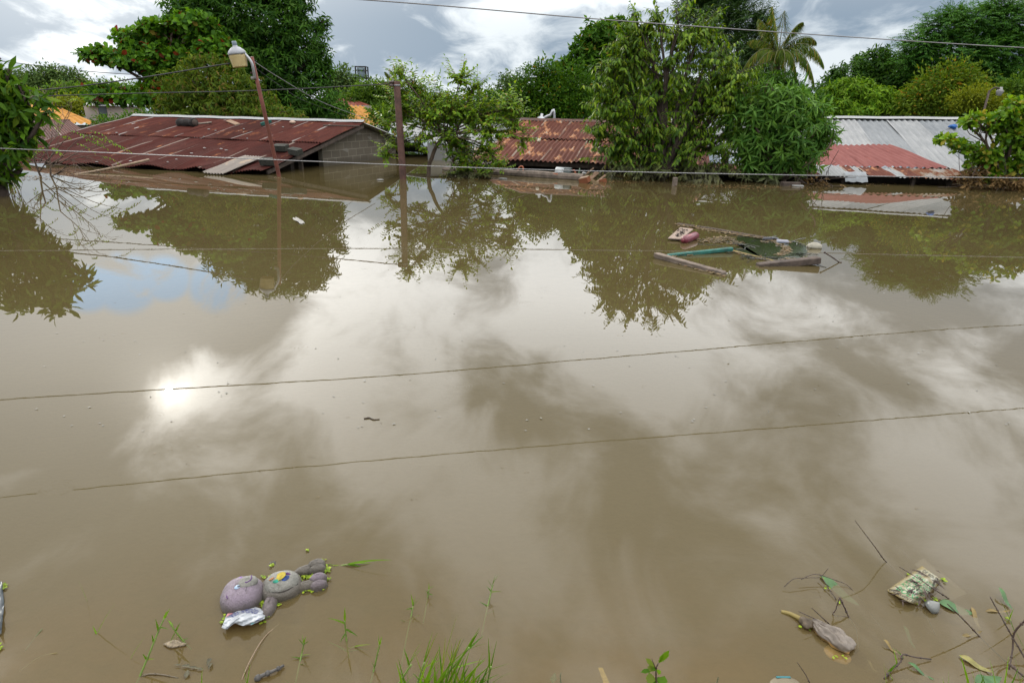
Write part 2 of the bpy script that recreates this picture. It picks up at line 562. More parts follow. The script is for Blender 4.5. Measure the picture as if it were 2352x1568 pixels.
def water_mat():
    m, k = mat_new('flood_water')
    geo = k.n('ShaderNodeNewGeometry')
    pos = geo.outputs['Position']
    far = k.noise(pos, 0.35, 2)
    h = k.m('MULTIPLY', k.noise(pos, 5.0, 2, 0.5), 0.0001)
    h = k.m('ADD', h, k.m('MULTIPLY', k.noise(pos, 0.9, 2, 0.5), 0.00015))
    for (cx, cy, r, amp) in RINGS:
        dd = k.v('DISTANCE', pos, (cx, cy, 0.0)).outputs['Value']
        w = k.step(dd, r*0.45, r, 1.0, 0.0)
        w = k.m('MULTIPLY', w, k.step(dd, 0.0, r*0.3, 0.2, 1.0))
        s = k.m('SINE', k.m('MULTIPLY', dd, 6.283*5.5/r))
        h = k.m('ADD', h, k.m('MULTIPLY', k.m('MULTIPLY', s, w), amp))
    bp = k.n('ShaderNodeBump', ins={'Strength': 1.0, 'Distance': 1.0, 'Height': h})
    silt = k.noise(pos, 0.55, 5, 0.6, 0.6)
    col = k.ramp(silt, [(0.3, (0.098, 0.078, 0.032)), (0.7, (0.114, 0.093, 0.042))])
    dif = k.n('ShaderNodeBsdfDiffuse', ins={0: col})
    tr = k.n('ShaderNodeBsdfTransparent', ins={0: (1, 1, 1, 1)})
    body = k.n('ShaderNodeMixShader', ins={0: 0.42, 1: dif.outputs[0], 2: tr.outputs[0]})
    gl = k.n('ShaderNodeBsdfGlossy', ins={0: (1, 1, 1, 1), 'Roughness': 0.006, 'Normal': bp.outputs[0]})
    fr = k.n('ShaderNodeFresnel', ins={'IOR': 1.36, 'Normal': bp.outputs[0]})
    # under water (seen from below, or shadow rays leaving) the surface stays clear
    back = geo.outputs['Backfacing']
    fac = k.m('MULTIPLY', fr.outputs[0], k.m('SUBTRACT', 1.0, back))
    sh = k.n('ShaderNodeMixShader', ins={0: fac, 1: body.outputs[0], 2: gl.outputs[0]})
    va = k.n('ShaderNodeVolumeAbsorption', ins={0: (0.72, 0.60, 0.36, 1), 'Density': 9.0})
    o = k.n('ShaderNodeOutputMaterial')
    k.t.links.new(sh.outputs[0], o.inputs[0])
    k.t.links.new(va.outputs[0], o.inputs[1])
    return m


RINGS = []
for (x, y, rp, amp) in [(895, 750, 22, 0.00012), (1060, 888, 34, 0.00014), (885, 720, 60, 0.00008), (130, 1120, 45, 0.00025), (50, 1215, 45, 0.0001), (835, 622, 40, 0.0002),
                        (1250, 666, 40, 0.00035), (1215, 697, 35, 0.00035), (1430, 860, 60, 0.0001), (930, 578, 40, 0.0003),
                        (360, 955, 40, 0.00004)]:
    a = W(x, y)
    RINGS.append((a[0], a[1], rp*ds(a), amp*0.3))
M['water'] = water_mat()

# ------------------------------------------------------------------ setting: water, ground, hills
mb = MB()
mb.box((0, 270, -1.6), 1400, 660, 3.2)
wat = mb.build('water', M['water'], smooth=False)
tag(wat, kind='structure', label='brown flood water standing still over the drowned village')


def ground():
    ys = np.array([-40, -8, -1, 0.2, 0.6, 0.9, 1.3, 1.8, 2.6, 4, 7, 12, 30, 610.0])
    zs = np.array([0.3, 0.3, 0.25, 0.12, 0.02, -0.07, -0.16, -0.27, -0.5, -0.95, -1.7, -2.4, -2.7, -2.7])
    xs = np.concatenate([[-690, -100, -20, -8], np.linspace(-4, 4, 41), [8, 20, 100, 690]])
    rg = np.random.default_rng(3)
    V = []
    for y, z in zip(ys, zs):
        for x in xs:
            b = 0.05*math.sin(2.1*x+1.3*y)*math.sin(3.7*x-y) if abs(x) < 5 and y < 5 else 0
            # a shoulder of mud reaches nearer the surface at the right
            m_ = 0.10*math.exp(-((x-0.75)/0.35)**2-((y-1.35)/0.25)**2)
            V.append((x, y, min(z+b*0.5+m_, 0.3)))
    n = len(xs)
    Fc = [(j*n+i, j*n+i+1, (j+1)*n+i+1, (j+1)*n+i) for j in range(len(ys)-1) for i in range(n-1)]
    g = mesh_obj('ground', V, Fc, simple('mud', (0.24, 0.16, 0.08), 0.95, var=0.4, scale=4, bump=0.4))
    tag(g, kind='structure', label='muddy bank sloping down under the flood water')


ground()


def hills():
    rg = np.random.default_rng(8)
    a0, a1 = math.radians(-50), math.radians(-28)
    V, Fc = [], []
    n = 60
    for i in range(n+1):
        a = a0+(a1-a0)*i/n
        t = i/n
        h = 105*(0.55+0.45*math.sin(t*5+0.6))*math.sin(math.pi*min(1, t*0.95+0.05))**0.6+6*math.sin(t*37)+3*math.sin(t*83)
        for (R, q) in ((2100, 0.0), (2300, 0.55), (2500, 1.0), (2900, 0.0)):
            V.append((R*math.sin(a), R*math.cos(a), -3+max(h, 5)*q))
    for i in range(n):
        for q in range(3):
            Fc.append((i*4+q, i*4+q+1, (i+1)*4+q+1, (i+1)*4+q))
    o = mesh_obj('hills', V, Fc, simple('haze_blue_forest', (0.055, 0.095, 0.14), 0.95, var=0.3, scale=0.01))  # blue of the distant air is put into the base colour
    tag(o, kind='structure', label='low wooded hills on the far horizon, haze blue in their colour')


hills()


# ------------------------------------------------------------------ corrugated roofs and houses
def lerp(a, b, t):
    return np.array(a)*(1-t)+np.array(b)*t


def corrugated(name, corners, mat, parent=None, pitch=0.085, amp=0.016, sheet=0.85, seed=0, jit=0.03, loc=None, lift=0.0, sag=0.0, curl=0.0, samples=6, box_rib=False):
    """corners: eave left, eave right, ridge right, ridge left"""
    A, B, Cc, D = (np.array(c, float) for c in corners)
    rg = np.random.default_rng(seed)
    wid = (np.linalg.norm(B-A)+np.linalg.norm(Cc-D))/2
    leng = (np.linalg.norm(D-A)+np.linalg.norm(Cc-B))/2
    nrm = unit(np.cross(B-A, D-A))
    if nrm[2] < 0:
        nrm = -nrm
    ns = max(1, int(round(wid/sheet)))
    mb = MB()
    nv = 6
    for s in range(ns):
        u0, u1 = s/ns, min(1.0, (s+1)/ns+0.06/wid)
        w = (u1-u0)*wid
        nu = max(8, int(w/pitch*samples))
        e = rg.uniform(-jit, jit)
        lf = lift+0.004*(s % 2)+rg.uniform(0, 0.005)
        skew = rg.uniform(-0.012, 0.012)
        pts, uv = [], []
        ph = rg.uniform(0, 0.3)
        for j in range(nv+1):
            t = j/nv
            for i in range(nu+1):
                uu = u0+(u1-u0)*i/nu+skew*(t-0.5)/max(wid, 1)
                p = lerp(lerp(A, B, uu), lerp(D, Cc, uu), t)
                p = p+unit(A-D)*(-e*(1-t) if True else 0)
                x = (uu*wid)/pitch
                wv = math.sin(2*math.pi*x+ph)
                if box_rib:
                    wv = max(-0.4, min(1.0, wv*2.2-0.9))
                p = p+nrm*(amp*wv+lf+0.010*math.sin(uu*wid*1.7+seed)*math.sin(t*5.0+uu*wid*0.9+s)+0.006*math.sin(uu*wid*5.1+t*9+seed*2)-sag*math.sin(math.pi*t)+curl*(max(0, 0.3-t)/0.3)**2*math.sin(uu*wid*4+seed))
                pts.append(p)
                uv.append(((uu-u0)*wid, t*leng))
        fs = [(j*(nu+1)+i, j*(nu+1)+i+1, (j+1)*(nu+1)+i+1, (j+1)*(nu+1)+i) for j in range(nv) for i in range(nu)]
        mb.add(pts, fs, uv)
    return mb.build(name, mat, parent, loc, True, uv=True)


def ridge_cap(name, a, b, mat, parent, w=0.2, drop=0.05):
    a, b = np.array(a, float), np.array(b, float)
    X = unit(b-a)
    Y = unit(np.cross((0, 0, 1), X))
    mb = MB()
    n = 24
    for i in range(n+1):
        pass
    pts = []
    for t in np.linspace(0, 1, n+1):
        c = lerp(a, b, t)+np.array([0, 0, 0.006*math.sin(t*40)])
        for (y, z) in ((-w, -drop), (-w*0.25, 0.0), (0, 0.03), (w*0.25, 0.0), (w, -drop)):
            pts.append(c+Y*y+np.array([0, 0, z]))
    fs = [(i*5+k, i*5+k+1, (i+1)*5+k+1, (i+1)*5+k) for i in range(n) for k in range(4)]
    mb.add(pts, fs)
    return mb.build(name, mat, parent)


def block_mat():
    m, k = mat_new('concrete_blockwork')
    uv = k.n('ShaderNodeUVMap').outputs[0]
    br = k.n('ShaderNodeTexBrick', offset=0.5, ins={0: uv, 'Scale': 1.0, 'Mortar Size': 0.012, 'Brick Width': 0.40, 'Row Height': 0.20,
             'Color1': (0.075, 0.066, 0.050, 1), 'Color2': (0.125, 0.110, 0.084, 1), 'Mortar': (0.19, 0.175, 0.14, 1), 'Bias': 0.0, 'Mortar Smooth': 0.3})
    nz = k.noise(uv, 1.6, 6, 0.6)
    col = k.mix(k.step(nz, 0.3, 0.7, 0.0, 0.5), br.outputs[0], c4((0.085, 0.072, 0.05)))
    # pale scrubbed blocks
    pal = k.noise(k.n('ShaderNodeMapping', ins={0: uv, 'Scale': (2.5, 5.0, 1)}).outputs[0], 0.8, 1)
    col = k.mix(k.step(pal, 0.62, 0.66, 0.0, 0.5), col, c4((0.20, 0.195, 0.175)))
    vv = k.n('ShaderNodeSeparateXYZ', ins={0: uv}).outputs[1]
    col = k.mix(k.step(k.m('ADD', vv, k.m('MULTIPLY', nz, -0.25)), -0.08, 0.12, 0.75, 0.0), col, c4((0.045, 0.038, 0.025)))
    bp = k.n('ShaderNodeBump', ins={'Strength': 0.6, 'Distance': 0.01, 'Height': k.m('SUBTRACT', 1.0, br.outputs[1])})
    p = k.n('ShaderNodeBsdfPrincipled', ins={'Base Color': col, 'Roughness': 0.9, 'Normal': bp.outputs[0]})
    o = k.n('ShaderNodeOutputMaterial')
    k.t.links.new(p.outputs[0], o.inputs[0])
    return m


M['blocks'] = block_mat()


def wall_strip(name, pts_bottom_top, mat, parent, thick=0.15):
    """pts: list of (xy, zbottom, ztop) along the wall; real thickness; uv in metres"""
    pts = pts_bottom_top
    d = unit(np.array(pts[-1][0])-np.array(pts[0][0]))
    nrm = np.array([-d[1], d[0]])
    V, uv = [], []
    s = 0
    for i, (xy, zb, zt) in enumerate(pts):
        if i:
            s += np.linalg.norm(np.array(xy)-np.array(pts[i-1][0]))
        for off in (-thick/2, thick/2):
            q = np.array(xy)+nrm*off
            V += [(q[0], q[1], zb), (q[0], q[1], zt)]
            uv += [(s, zb), (s, zt)]
    Fc = []
    for i in range(len(pts)-1):
        a, b = i*4, i*4+4
        Fc += [(a, b, b+1, a+1), (a+2, a+3, b+3, b+2), (a+1, b+1, b+3, a+3)]
    Fc += [(0, 1, 3, 2), (len(V)-4, len(V)-2, len(V)-1, len(V)-3)]
    return mesh_obj(name, V, Fc, mat, parent, smooth=False, uv=uv)


# ---- the long rusty roof at the left
A_Er = np.array([-6.02, 14.80, 0.06])
A_Rr = P(838, 283, 19.0)
A_Rl = P(307, 271, 21.2)
A_Rl[2] = A_Rr[2]
A_El = A_Er+(A_Rl-A_Rr)*1.05+np.array([0, 0, 0.02])
A_n = unit(np.cross(A_Er-A_El, A_Rr-A_Er))
A_n = A_n if A_n[2] > 0 else -A_n
gd = unit((A_Rr-A_Er)*np.array([1, 1, 0]))          # horizontal direction up the slope
hA = thing('rusty_roof_house', (-8.5, 18.5, -2.6), 'long block house drowned to its eaves with dark red rusted roof and pale ridge strip', 'house')
A_Mr, A_Ml = lerp(A_Er, A_Rr, 0.53), lerp(A_El, A_Rl, 0.53)
corrugated('upper_roof_sheeting', (A_Ml, A_Mr, A_Rr, A_Rl), M['rust_top'], hA, seed=2, sheet=0.95, lift=0.03, jit=0.05)
lo_l, lo_r = lerp(A_El, A_Rl, 0.56), lerp(A_Er, A_Rr, 0.56)
corrugated('lower_roof_sheeting', (A_El, A_Er, lo_r, lo_l), M['rust'], hA, seed=5, sheet=0.9, jit=0.13, curl=0.05)
A_back_r = A_Rr+gd*4.4+np.array([0, 0, -1.07])
A_back_l = A_Rl+gd*4.4+np.array([0, 0, -1.07])
corrugated('rear_roof_sheeting', (A_back_l, A_back_r, A_Rr, A_Rl), M['grey_sheet'], hA, seed=7)
ridge_cap('ridge_cap', A_Rl+np.array([0, 0, 0.06]), A_Rr+np.array([0, 0, 0.06]), M['ridge'], hA, 0.14, 0.03)
inw = np.array([gd[1], -gd[0], 0])*-1
wl = A_Er+inw*0.35
def roofz(s):
    return A_Er[2]+(A_Rr[2]-A_Er[2])*s/np.linalg.norm((A_Rr-A_Er)[:2]) if s < 4.52 else A_Rr[2]-(s-4.52)*0.243
wall_strip('gable_wall', [((wl+gd*s)[:2], -2.6, roofz(s)-0.05) for s in (2.75, 3.6, 4.5, 5.5, 6.6)], M['blocks'], hA)
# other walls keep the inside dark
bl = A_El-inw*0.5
wall_strip('front_wall', [((lerp(A_El, A_Er, t)+gd*1.6)[:2], -2.6, roofz(1.6)-0.06) for t in (0.02, 0.96)], M['shade_wall'], hA)
wall_strip('rear_wall', [((lerp(A_El, A_Er, t)+gd*7.6)[:2], -2.6, roofz(7.6)-0.06) for t in (0.02, 0.93)], M['shade_wall'], hA)
wall_strip('inner_wall', [((wl+inw*1.2+gd*s)[:2], -2.6, roofz(s)-0.08) for s in (1.7, 3.0, 4.5, 6.0, 7.5)], M['shade_wall'], hA)
mb = MB()
mb.beam((wl+gd*1.9)*np.array([1, 1, 0])+np.array([0, 0, -2.6]), (wl+gd*1.9)*np.array([1, 1, 0])+np.array([0, 0, roofz(1.9)-0.03]), 0.1, 0.1, up=(1, 0, 0))
mb.build('post', M['wood_dark'], hA, smooth=False)
mb = MB()
mb.beam(A_Er+gd*0.3+inw*0.06+np.array([0, 0, -0.01]), A_Rr+inw*0.06+np.array([0, 0, -0.09]), 0.05, 0.09)
mb.build('rafter', M['wood_dark'], hA, smooth=False)


def roofA(x, y, up=0.0):
    return onplane(x, y, A_Er+A_n*(0.03+up), A_n)


sl = unit(A_Rr-A_Er)                # up the slope
ac = unit(A_Er-A_El)                # along the eave

# loose white sheet on the eave
q = [roofA(464, 394, 0.03), roofA(513, 398, 0.02), roofA(606, 362, 0.05), roofA(563, 358, 0.05)]
o = corrugated('loose_sheet', q, M['loose_sheet'], None, sheet=0.9, seed=4, jit=0.0, loc=q[0], pitch=0.085, amp=0.018, curl=0.03)
tag(o, 'loose chalky white corrugated sheet lying at the eave of the long rusty roof', 'metal sheet')

# charred hollow log by the ridge
c = roofA(429, 282, 0.10)
t = thing('charred_log', c, 'short charred black log lying near the ridge of the long rusty roof', 'log')
mb = MB()
n = 14
X = unit(ac*0.97+np.array([0, -0.2, 0.04]))
prof = []
rg = np.random.default_rng(2)
for i in range(n+1):
    prof.append((0.115+0.02*math.sin(i*1.1)+rg.uniform(-0.008, 0.008), -0.36+0.72*i/n))
mb.lathe(prof, c, X, 18)
mb.build('bark', M['char'], t)
mb = MB()
mb.lathe([(0.095, 0.0), (0.09, 0.012)], c+X*0.36, X, 18)
mb.build('cut_end', M['wood_dark'], t)
# boards and blocks on the roof
def board(name, a, b, w, h, mat, label, cat, group=None, ch=0.006, up=(0, 0, 1)):
    mb = MB()
    mb.beam(a, b, w, h, up, ch)
    o = mb.build(name, mat, None, loc=(np.array(a)+np.array(b))/2, smooth=False)
    return tag(o, label, cat, group)
board('board', roofA(441, 286, 0.03), roofA(486, 281, 0.03), 0.10, 0.03, M['wood_old'], 'dark split board beside the charred log on the rusty roof', 'board', up=A_n)
board('board', roofA(524, 277, 0.03), roofA(546, 286, 0.03), 0.16, 0.03, M['wood_tan'], 'short grey tan board lying below the ridge between log and teal plank', 'board', up=A_n)
board('painted_board', roofA(599, 286, 0.06), roofA(623, 278, 0.10), 0.05, 0.09, M['teal'], 'short teal painted board on the rusty roof behind the lamp pole', 'board', up=A_n)
board('stick', roofA(742, 288, 0.03), roofA(826, 290, 0.03), 0.03, 0.03, M['wood_dark'], 'thin dark stick lying along the ridge of the rusty roof', 'stick', up=A_n)


def block_mesh(o_):
    mb = MB()
    mb.box((0, 0, 0), 0.38, 0.19, 0.15, ch=0.012)
    v = np.concatenate(mb.v)
    rg = np.random.default_rng(12)
    v += rg.uniform(-0.006, 0.006, v.shape)
    return mesh_obj('concrete_block', v, mb.f, M['concrete_dark'], smooth=False)


b0 = block_mesh(None)
for i, (x, y, rz, lab) in enumerate([(645, 339, 0.0, 'dark mossy concrete block nearest the seam of the rusty roof right of the lamp pole'),
                                     (678, 348, -0.35, 'dark concrete block lying furthest right on the lower rusty sheets'),
                                     (616, 371, 0.12, 'dark concrete block beside the white loose sheet left of the lamp pole')]):
    o = b0 if i == 0 else b0.copy()
    if i:
        COL.objects.link(o)
    p = roofA(x, y, 0.09)
    o.location = tuple(p)
    zx = A_n
    xx = unit(ac*math.cos(rz)+np.cross(A_n, ac)*math.sin(rz))
    yy = np.cross(zx, xx)
    o.rotation_euler = Matrix(((xx[0], yy[0], zx[0]), (xx[1], yy[1], zx[1]), (xx[2], yy[2], zx[2]))).to_euler()
    tag(o, lab, 'concrete block', 'concrete blocks weighing down the rusty roof')

# bamboo pole from the water up the roof
pa, pb = W(158, 404, -0.03), roofA(342, 367, 0.05)
mb = MB()
pth = smooth_path([pa, lerp(pa, pb, 0.5)+np.array([0, 0, -0.02]), pb], 12)
mb.tube(pth, [0.024+0.004*(1 if i % 4 == 0 else 0)+0.008*i/len(pth) for i in range(len(pth))], 8)
tag(mb.build('bamboo_pole', M['bamboo'], None, loc=pa), 'pale dry bamboo pole leaning from the water onto the rusty eave', 'bamboo pole')

# litter on the roof
rg = np.random.default_rng(21)
mb = MB()
for (x, y) in [(300, 370), (222, 372), (268, 305), (405, 366), (480, 297), (468, 314), (520, 345), (508, 342), (568, 318), (470, 340), (560, 296), (495, 300), (385, 372), (440, 352), (650, 292)]:
    p = roofA(x, y, 0.03)
    mb.ell(p, rg.uniform(0.02, 0.05), rg.uniform(0.015, 0.03), 0.012, nu=7, nv=5, noise=0.15, seed=int(x))
o = mb.build('roof_litter', M['white_paint'], None, loc=roofA(450, 340))
tag(o, 'tiny pale scraps of litter scattered over the rusty roof', 'litter', kind='stuff')
c = roofA(672, 281, 0.05)
mb = MB()
mb.ell(c, 0.09, 0.06, 0.05, noise=0.15, seed=4)
tag(mb.build('plastic_bag', simple('dirty_beige_plastic', (0.34, 0.25, 0.19), 0.6), None, loc=c), 'small crumpled beige bag resting below the ridge right of the lamp pole', 'bag')

# ---- second rusty roof behind the left tree
hB = thing('rusty_roof_house', P(70, 330, 24)*np.array([1, 1, 0])+np.array([0, 0, -2.6]), 'smaller rust brown roof half hidden behind the left tree', 'house')
q = [P(-60, 350, 20), P(215, 318, 22.5), P(160, 276, 26), P(-60, 275, 25)]
corrugated('roof_sheeting', q, M['rust'], hB, seed=9)
ridge_cap('ridge_cap', q[3], q[2], M['steel_rust'], hB, 0.1, 0.03)
wall_strip('wall', [((lerp(q[0], q[1], t)+np.array([0, 1.0, 0]))[:2], -2.6, min(q[0][2], q[1][2])-0.1) for t in (0.02, 0.95)], M['shade_wall'], hB)

# ---- tiled and plastered houses further back
def tiled_roof(name, q, mat, parent, pitch=0.28, seed=0):
    return corrugated(name, q, mat, parent, pitch=pitch, amp=0.045, sheet=50, seed=seed, jit=0.0, samples=6)


def tile_mat(name, a, b):
    m, k = mat_new(name)
    uv = k.n('ShaderNodeUVMap').outputs[0]
    w = k.n('ShaderNodeTexWave', wave_type='BANDS', bands_direction='Y', ins={0: uv, 'Scale': 0.9, 'Distortion': 0.6, 'Detail': 1})
    nz = k.noise(uv, 3.0, 5)
    col = k.ramp(nz, [(0.3, a), (0.7, b)])
    col = k.mix(k.step(w.outputs[1], 0.0, 0.25, 0.35, 0.0), col, c4(tuple(x*0.4 for x in a)))
    p = k.n('ShaderNodeBsdfPrincipled', ins={'Base Color': col, 'Roughness': 0.9, 'Specular IOR Level': 0.1})
    o = k.n('ShaderNodeOutputMaterial')
    k.t.links.new(p.outputs[0], o.inputs[0])
    return m


M['ytile'] = tile_mat('ochre_tiles', (0.26, 0.115, 0.012), (0.36, 0.17, 0.020))
M['rtile'] = tile_mat('dull_red_tiles', (0.11, 0.030, 0.022), (0.17, 0.05, 0.035))

hC = thing('yellow_roof_house', P(140, 260, 33)*np.array([1, 1, 0])+np.array([0, 0, -2.6]), 'house with sagging ochre yellow tiled roof behind the left tree', 'house')
q = [P(60, 282, 30), P(225, 284, 31), P(150, 252, 36), P(60, 238, 36)]
tiled_roof('roof', q, M['ytile'], hC)
wall_strip('wall', [(lerp(q[0], q[1], t)[:2]+np.array([0, 0.7]), -2.6, q[0][2]-0.1) for t in (0.05, 0.9)], M['cream_wall'], hC)

hD = thing('cream_house', P(265, 262, 36)*np.array([1, 1, 0])+np.array([0, 0, -2.6]), 'cream walled house with one dark window below the almond branches', 'house')
a, b = P(203, 278, 35), P(335, 279, 34)
wall_strip('wall', [(lerp(a, b, t)[:2], -2.6, P(203, 243, 35)[2]) for t in (0, 1)], M['cream_wall'], hD, 0.2)
wn = lerp(a, b, 0.33)
mb = MB()
mb.box((wn[0], wn[1]-0.12, P(240, 252, 35)[2]), 0.52, 0.06, 0.62, ch=0.0)
w_ = mb.build('window', M['wood_dark'], hD, smooth=False)
mb = MB()
mb.box((wn[0], wn[1]-0.16, P(240, 252, 35)[2]), 0.42, 0.03, 0.52)
mb.build('pane', M['glass'], w_, smooth=False)
q = [P(198, 243, 34.5), P(345, 243, 33.5), P(345, 232, 38), P(198, 230, 38)]
corrugated('roof', q, M['grey_sheet'], hD, seed=3)

hE = thing('yellow_roof_house', P(820, 265, 34)*np.array([1, 1, 0])+np.array([0, 0, -2.6]), 'ochre tiled roof showing between the dark mango tree and the steel post', 'house')
q = [P(690, 284, 31), P(890, 287, 30), P(835, 244, 36), P(690, 238, 37)]
tiled_roof('roof', q, M['ytile'], hE)
wall_strip('wall', [(lerp(q[0], q[1], t)[:2]+np.array([0, 0.7]), -2.6, q[0][2]-0.1) for t in (0.05, 0.95)], M['cream_wall'], hE)

hF = thing('red_roof_house', P(820, 250, 45)*np.array([1, 1, 0])+np.array([0, 0, -2.6]), 'house with dull red tiled roof rising behind the ochre roof', 'house')
q = [P(765, 243, 44), P(854, 243, 43), P(808, 226, 47), P(780, 226, 47)]
tiled_roof('roof', q, M['rtile'], hF)
mb = MB()
mb.beam(q[0]+np.array([0, 0, -0.1]), q[1]+np.array([0, 0, -0.1]), 0.06, 0.22)
mb.build('fascia', M['cream_wall'], hF, smooth=False)
wall_strip('wall', [(lerp(q[0], q[1], t)[:2]+np.array([0, 0.9]), -2.6, q[0][2]-0.1) for t in (0.08, 0.9)], simple('dark_brick', (0.13, 0.06, 0.04), 0.9), hF)

# ---- pale shed behind the guava
hG = thing('zinc_roof_shed', P(1060, 320, 22)*np.array([1, 1, 0])+np.array([0, 0, -2.6]), 'shed with pale zinc roof behind the small tree in the water', 'shed')
q = [P(985, 325, 20.4), P(1200, 352, 19.0), P(1215, 288, 24.5), P(880, 284, 25.5)]
corrugated('roof_sheeting', q, M['white_sheet'], hG, seed=13)
ridge_cap('ridge_cap', q[3], q[2], M['ridge'], hG, 0.14, 0.04)
a, b = P(985, 345, 20.6), P(1160, 352, 19.4)
wall_strip('wall', [(lerp(a, b, t)[:2], -2.6, lerp(q[0], q[1], t)[2]-0.05) for t in (0, 0.95)], M['grey_wall'], hG)
q = [P(1085, 372, 17.7), P(1170, 378, 17.3), P(1180, 345, 19.4), P(1090, 338, 19.8)]
o = corrugated('awning', q, M['mixed_sheet'], hG, seed=23, curl=0.05)

# ---- rusty house in the middle
C_e = np.array([1.71, 17.1, 0.27])
C_x = unit(np.array([0.972, -0.235, 0.0]))
C_up = np.array([0.235, 0.972, 0])*5.3+np.array([0, 0, 0.93])
hH = thing('rusty_roof_house', (1.9, 19.5, -2.6), 'house with light brown rusted roof in the middle behind the floating beam', 'house')
eL, eR = C_e-C_x*2.9, C_e+C_x*3.4
rL, rR = eL+C_up, eR+C_up
mL, mR = lerp(eL, rL, 0.5), lerp(eR, rR, 0.5)
corrugated('upper_roof_sheeting', (lerp(eL, rL, 0.47), lerp(eR, rR, 0.47), rR, rL), M['rust_light'], hH, seed=31, sheet=0.95, pitch=0.13, amp=0.024, lift=0.035, jit=0.04)
corrugated('lower_roof_sheeting', (eL, eR, mR, mL), M['rust_light'], hH, seed=34, sheet=0.95, pitch=0.13, amp=0.024, jit=0.07, curl=0.015)
bR, bL = rR+C_up*np.array([1, 1, -1]), rL+C_up*np.array([1, 1, -1])
corrugated('rear_roof_sheeting', (bL, bR, rR, rL), M['grey_sheet'], hH, seed=35)
ridge_cap('ridge_cap', rL+np.array([0, 0, 0.07]), rR+np.array([0, 0, 0.07]), M['steel_rust'], hH, 0.16, 0.05)
f_ = unit(C_up*np.array([1, 1, 0]))
wall_strip('wall', [((lerp(eL, eR, t)+f_*1.3)[:2], -2.6, 0.46) for t in (0.04, 0.97)], M['shade_wall'], hH)  # closes the open front; its dark tone stands in for the shade inside
wall_strip('side_wall', [((lerp(eL, rL, t)+C_x*0.3)[:2], -2.6, lerp(eL, rL, t)[2]-0.06) for t in (0.25, 0.98)], M['shade_wall'], hH)
mb = MB()
mb.beam(lerp(eL, eR, 0.02)+f_*0.25+np.array([0, 0, -0.1]), lerp(eL, eR, 0.99)+f_*0.25+np.array([0, 0, -0.1]), 0.08, 0.12)
mb.build('eave_beam', M['wood_dark'], hH, smooth=False)
for t in (0.1, 0.5, 0.8):
    mb = MB()
    p = lerp(eL, eR, t)+f_*0.35
    mb.beam((p[0], p[1], -2.6), (p[0], p[1], p[2]-0.08), 0.09, 0.09, up=(1, 0, 0))
    mb.build('post', M['wood_dark'], hH, smooth=False)
# things on that roof
C_n = unit(np.cross(C_x, C_up))
c = onplane(1238, 322, C_e+C_n*0.07, C_n)
mb = MB()
mb.lathe([(0.03, -0.06), (0.05, -0.05), (0.05, 0.04), (0.03, 0.06)], c, (0.3, 0.2, 0.9), 12)
tag(mb.build('plastic_cup', simple('dirty_cream', (0.5, 0.45, 0.36)), None, loc=c), 'small cream plastic cup lying on the middle rusty roof', 'cup')

# security lamp and conduit standing behind the ridge
c = P(1243, 276, 22.9)
t = thing('area_lamp', c, 'white area lamp with grey cap behind the ridge of the middle rusty roof', 'lamp')
mb = MB()
mb.lathe([(0.11, -0.16), (0.165, 0.0), (0.165, 0.02)], c, (0.1, 0, 1), 16)
mb.build('lens', M['white_paint'], t)
mb = MB()
mb.lathe([(0.175, 0.02), (0.12, 0.10), (0.05, 0.13), (0.05, 0.22)], c, (0.1, 0, 1), 16)
mb.build('lamp_cap', M['alu'], t)
mb = MB()
mb.tube(smooth_path([c+np.array([0.1, 0, 0.08]), c+np.array([0.3, 0, 0.16]), c+np.array([0.46, 0, 0.10]), c+np.array([0.47, 0, -3.0])], 6), 0.045, 8)
mb.build('pole', M['alu'], t)

# ---- pale roof at the right with a red lean-to and a patched strip
rdg = P(1930, 273, 22.1)
R_x = unit(np.array([0.966, -0.257, 0.012]))
R_dn = np.array([-0.257, -0.966, 0])
hI = thing('zinc_roof_house', (11.5, 20, -2.6), 'long house with pale zinc roof and red lean-to roof at the right', 'house')
rl, rr = rdg-R_x*5.6, rdg+R_x*6.0
q = [rl+R_dn*3.9+np.array([0, 0, -0.86]), rr+R_dn*4.6+np.array([0, 0, -1.05]), rr, rl]
zn = unit(np.cross(R_x, -R_dn+np.array([0, 0, 0.22])))
def dn(p, t, k=0.225):
    return p+R_dn*t+np.array([0, 0, -k*t])
lo_split = rdg+R_x*1.35
corrugated('roof_sheeting', (dn(rl, 4.2), dn(lo_split, 4.2), lo_split, rl), M['white_sheet'], hI, seed=41, pitch=0.17, amp=0.022, sheet=1.0, jit=0.03)
corrugated('roof_sheeting', (dn(lo_split, 5.35), dn(rr, 5.35), rr, lo_split), M['white_sheet'], hI, seed=42, pitch=0.17, amp=0.022, sheet=1.0, jit=0.03)
ridge_cap('ridge_cap', rl+np.array([0, 0, 0.06]), rr+np.array([0, 0, 0.06]), M['ridge'], hI, 0.22, 0.04)
back = [rl-R_dn*4.5+np.array([0, 0, -1.0]), rr-R_dn*4.5+np.array([0, 0, -1.0])]
corrugated('rear_roof_sheeting', (back[0], back[1], rr, rl), M['grey_sheet'], hI, seed=43)
# red lean-to
q = [P(1800, 380, 16.9), P(2184, 389, 16.4), P(2048, 335, 18.5), P(1780, 334, 18.9)]
corrugated('red_roof_sheeting', q, M['red_sheet'], hI, seed=45, pitch=0.17, amp=0.022, sheet=1.6, jit=0.02, lift=0.02)
# second course of red sheets
q2 = [lerp(q[0], q[3], 0.48), lerp(q[1], q[2], 0.48), lerp(q[1], q[2], 0.52), lerp(q[0], q[3], 0.52)]
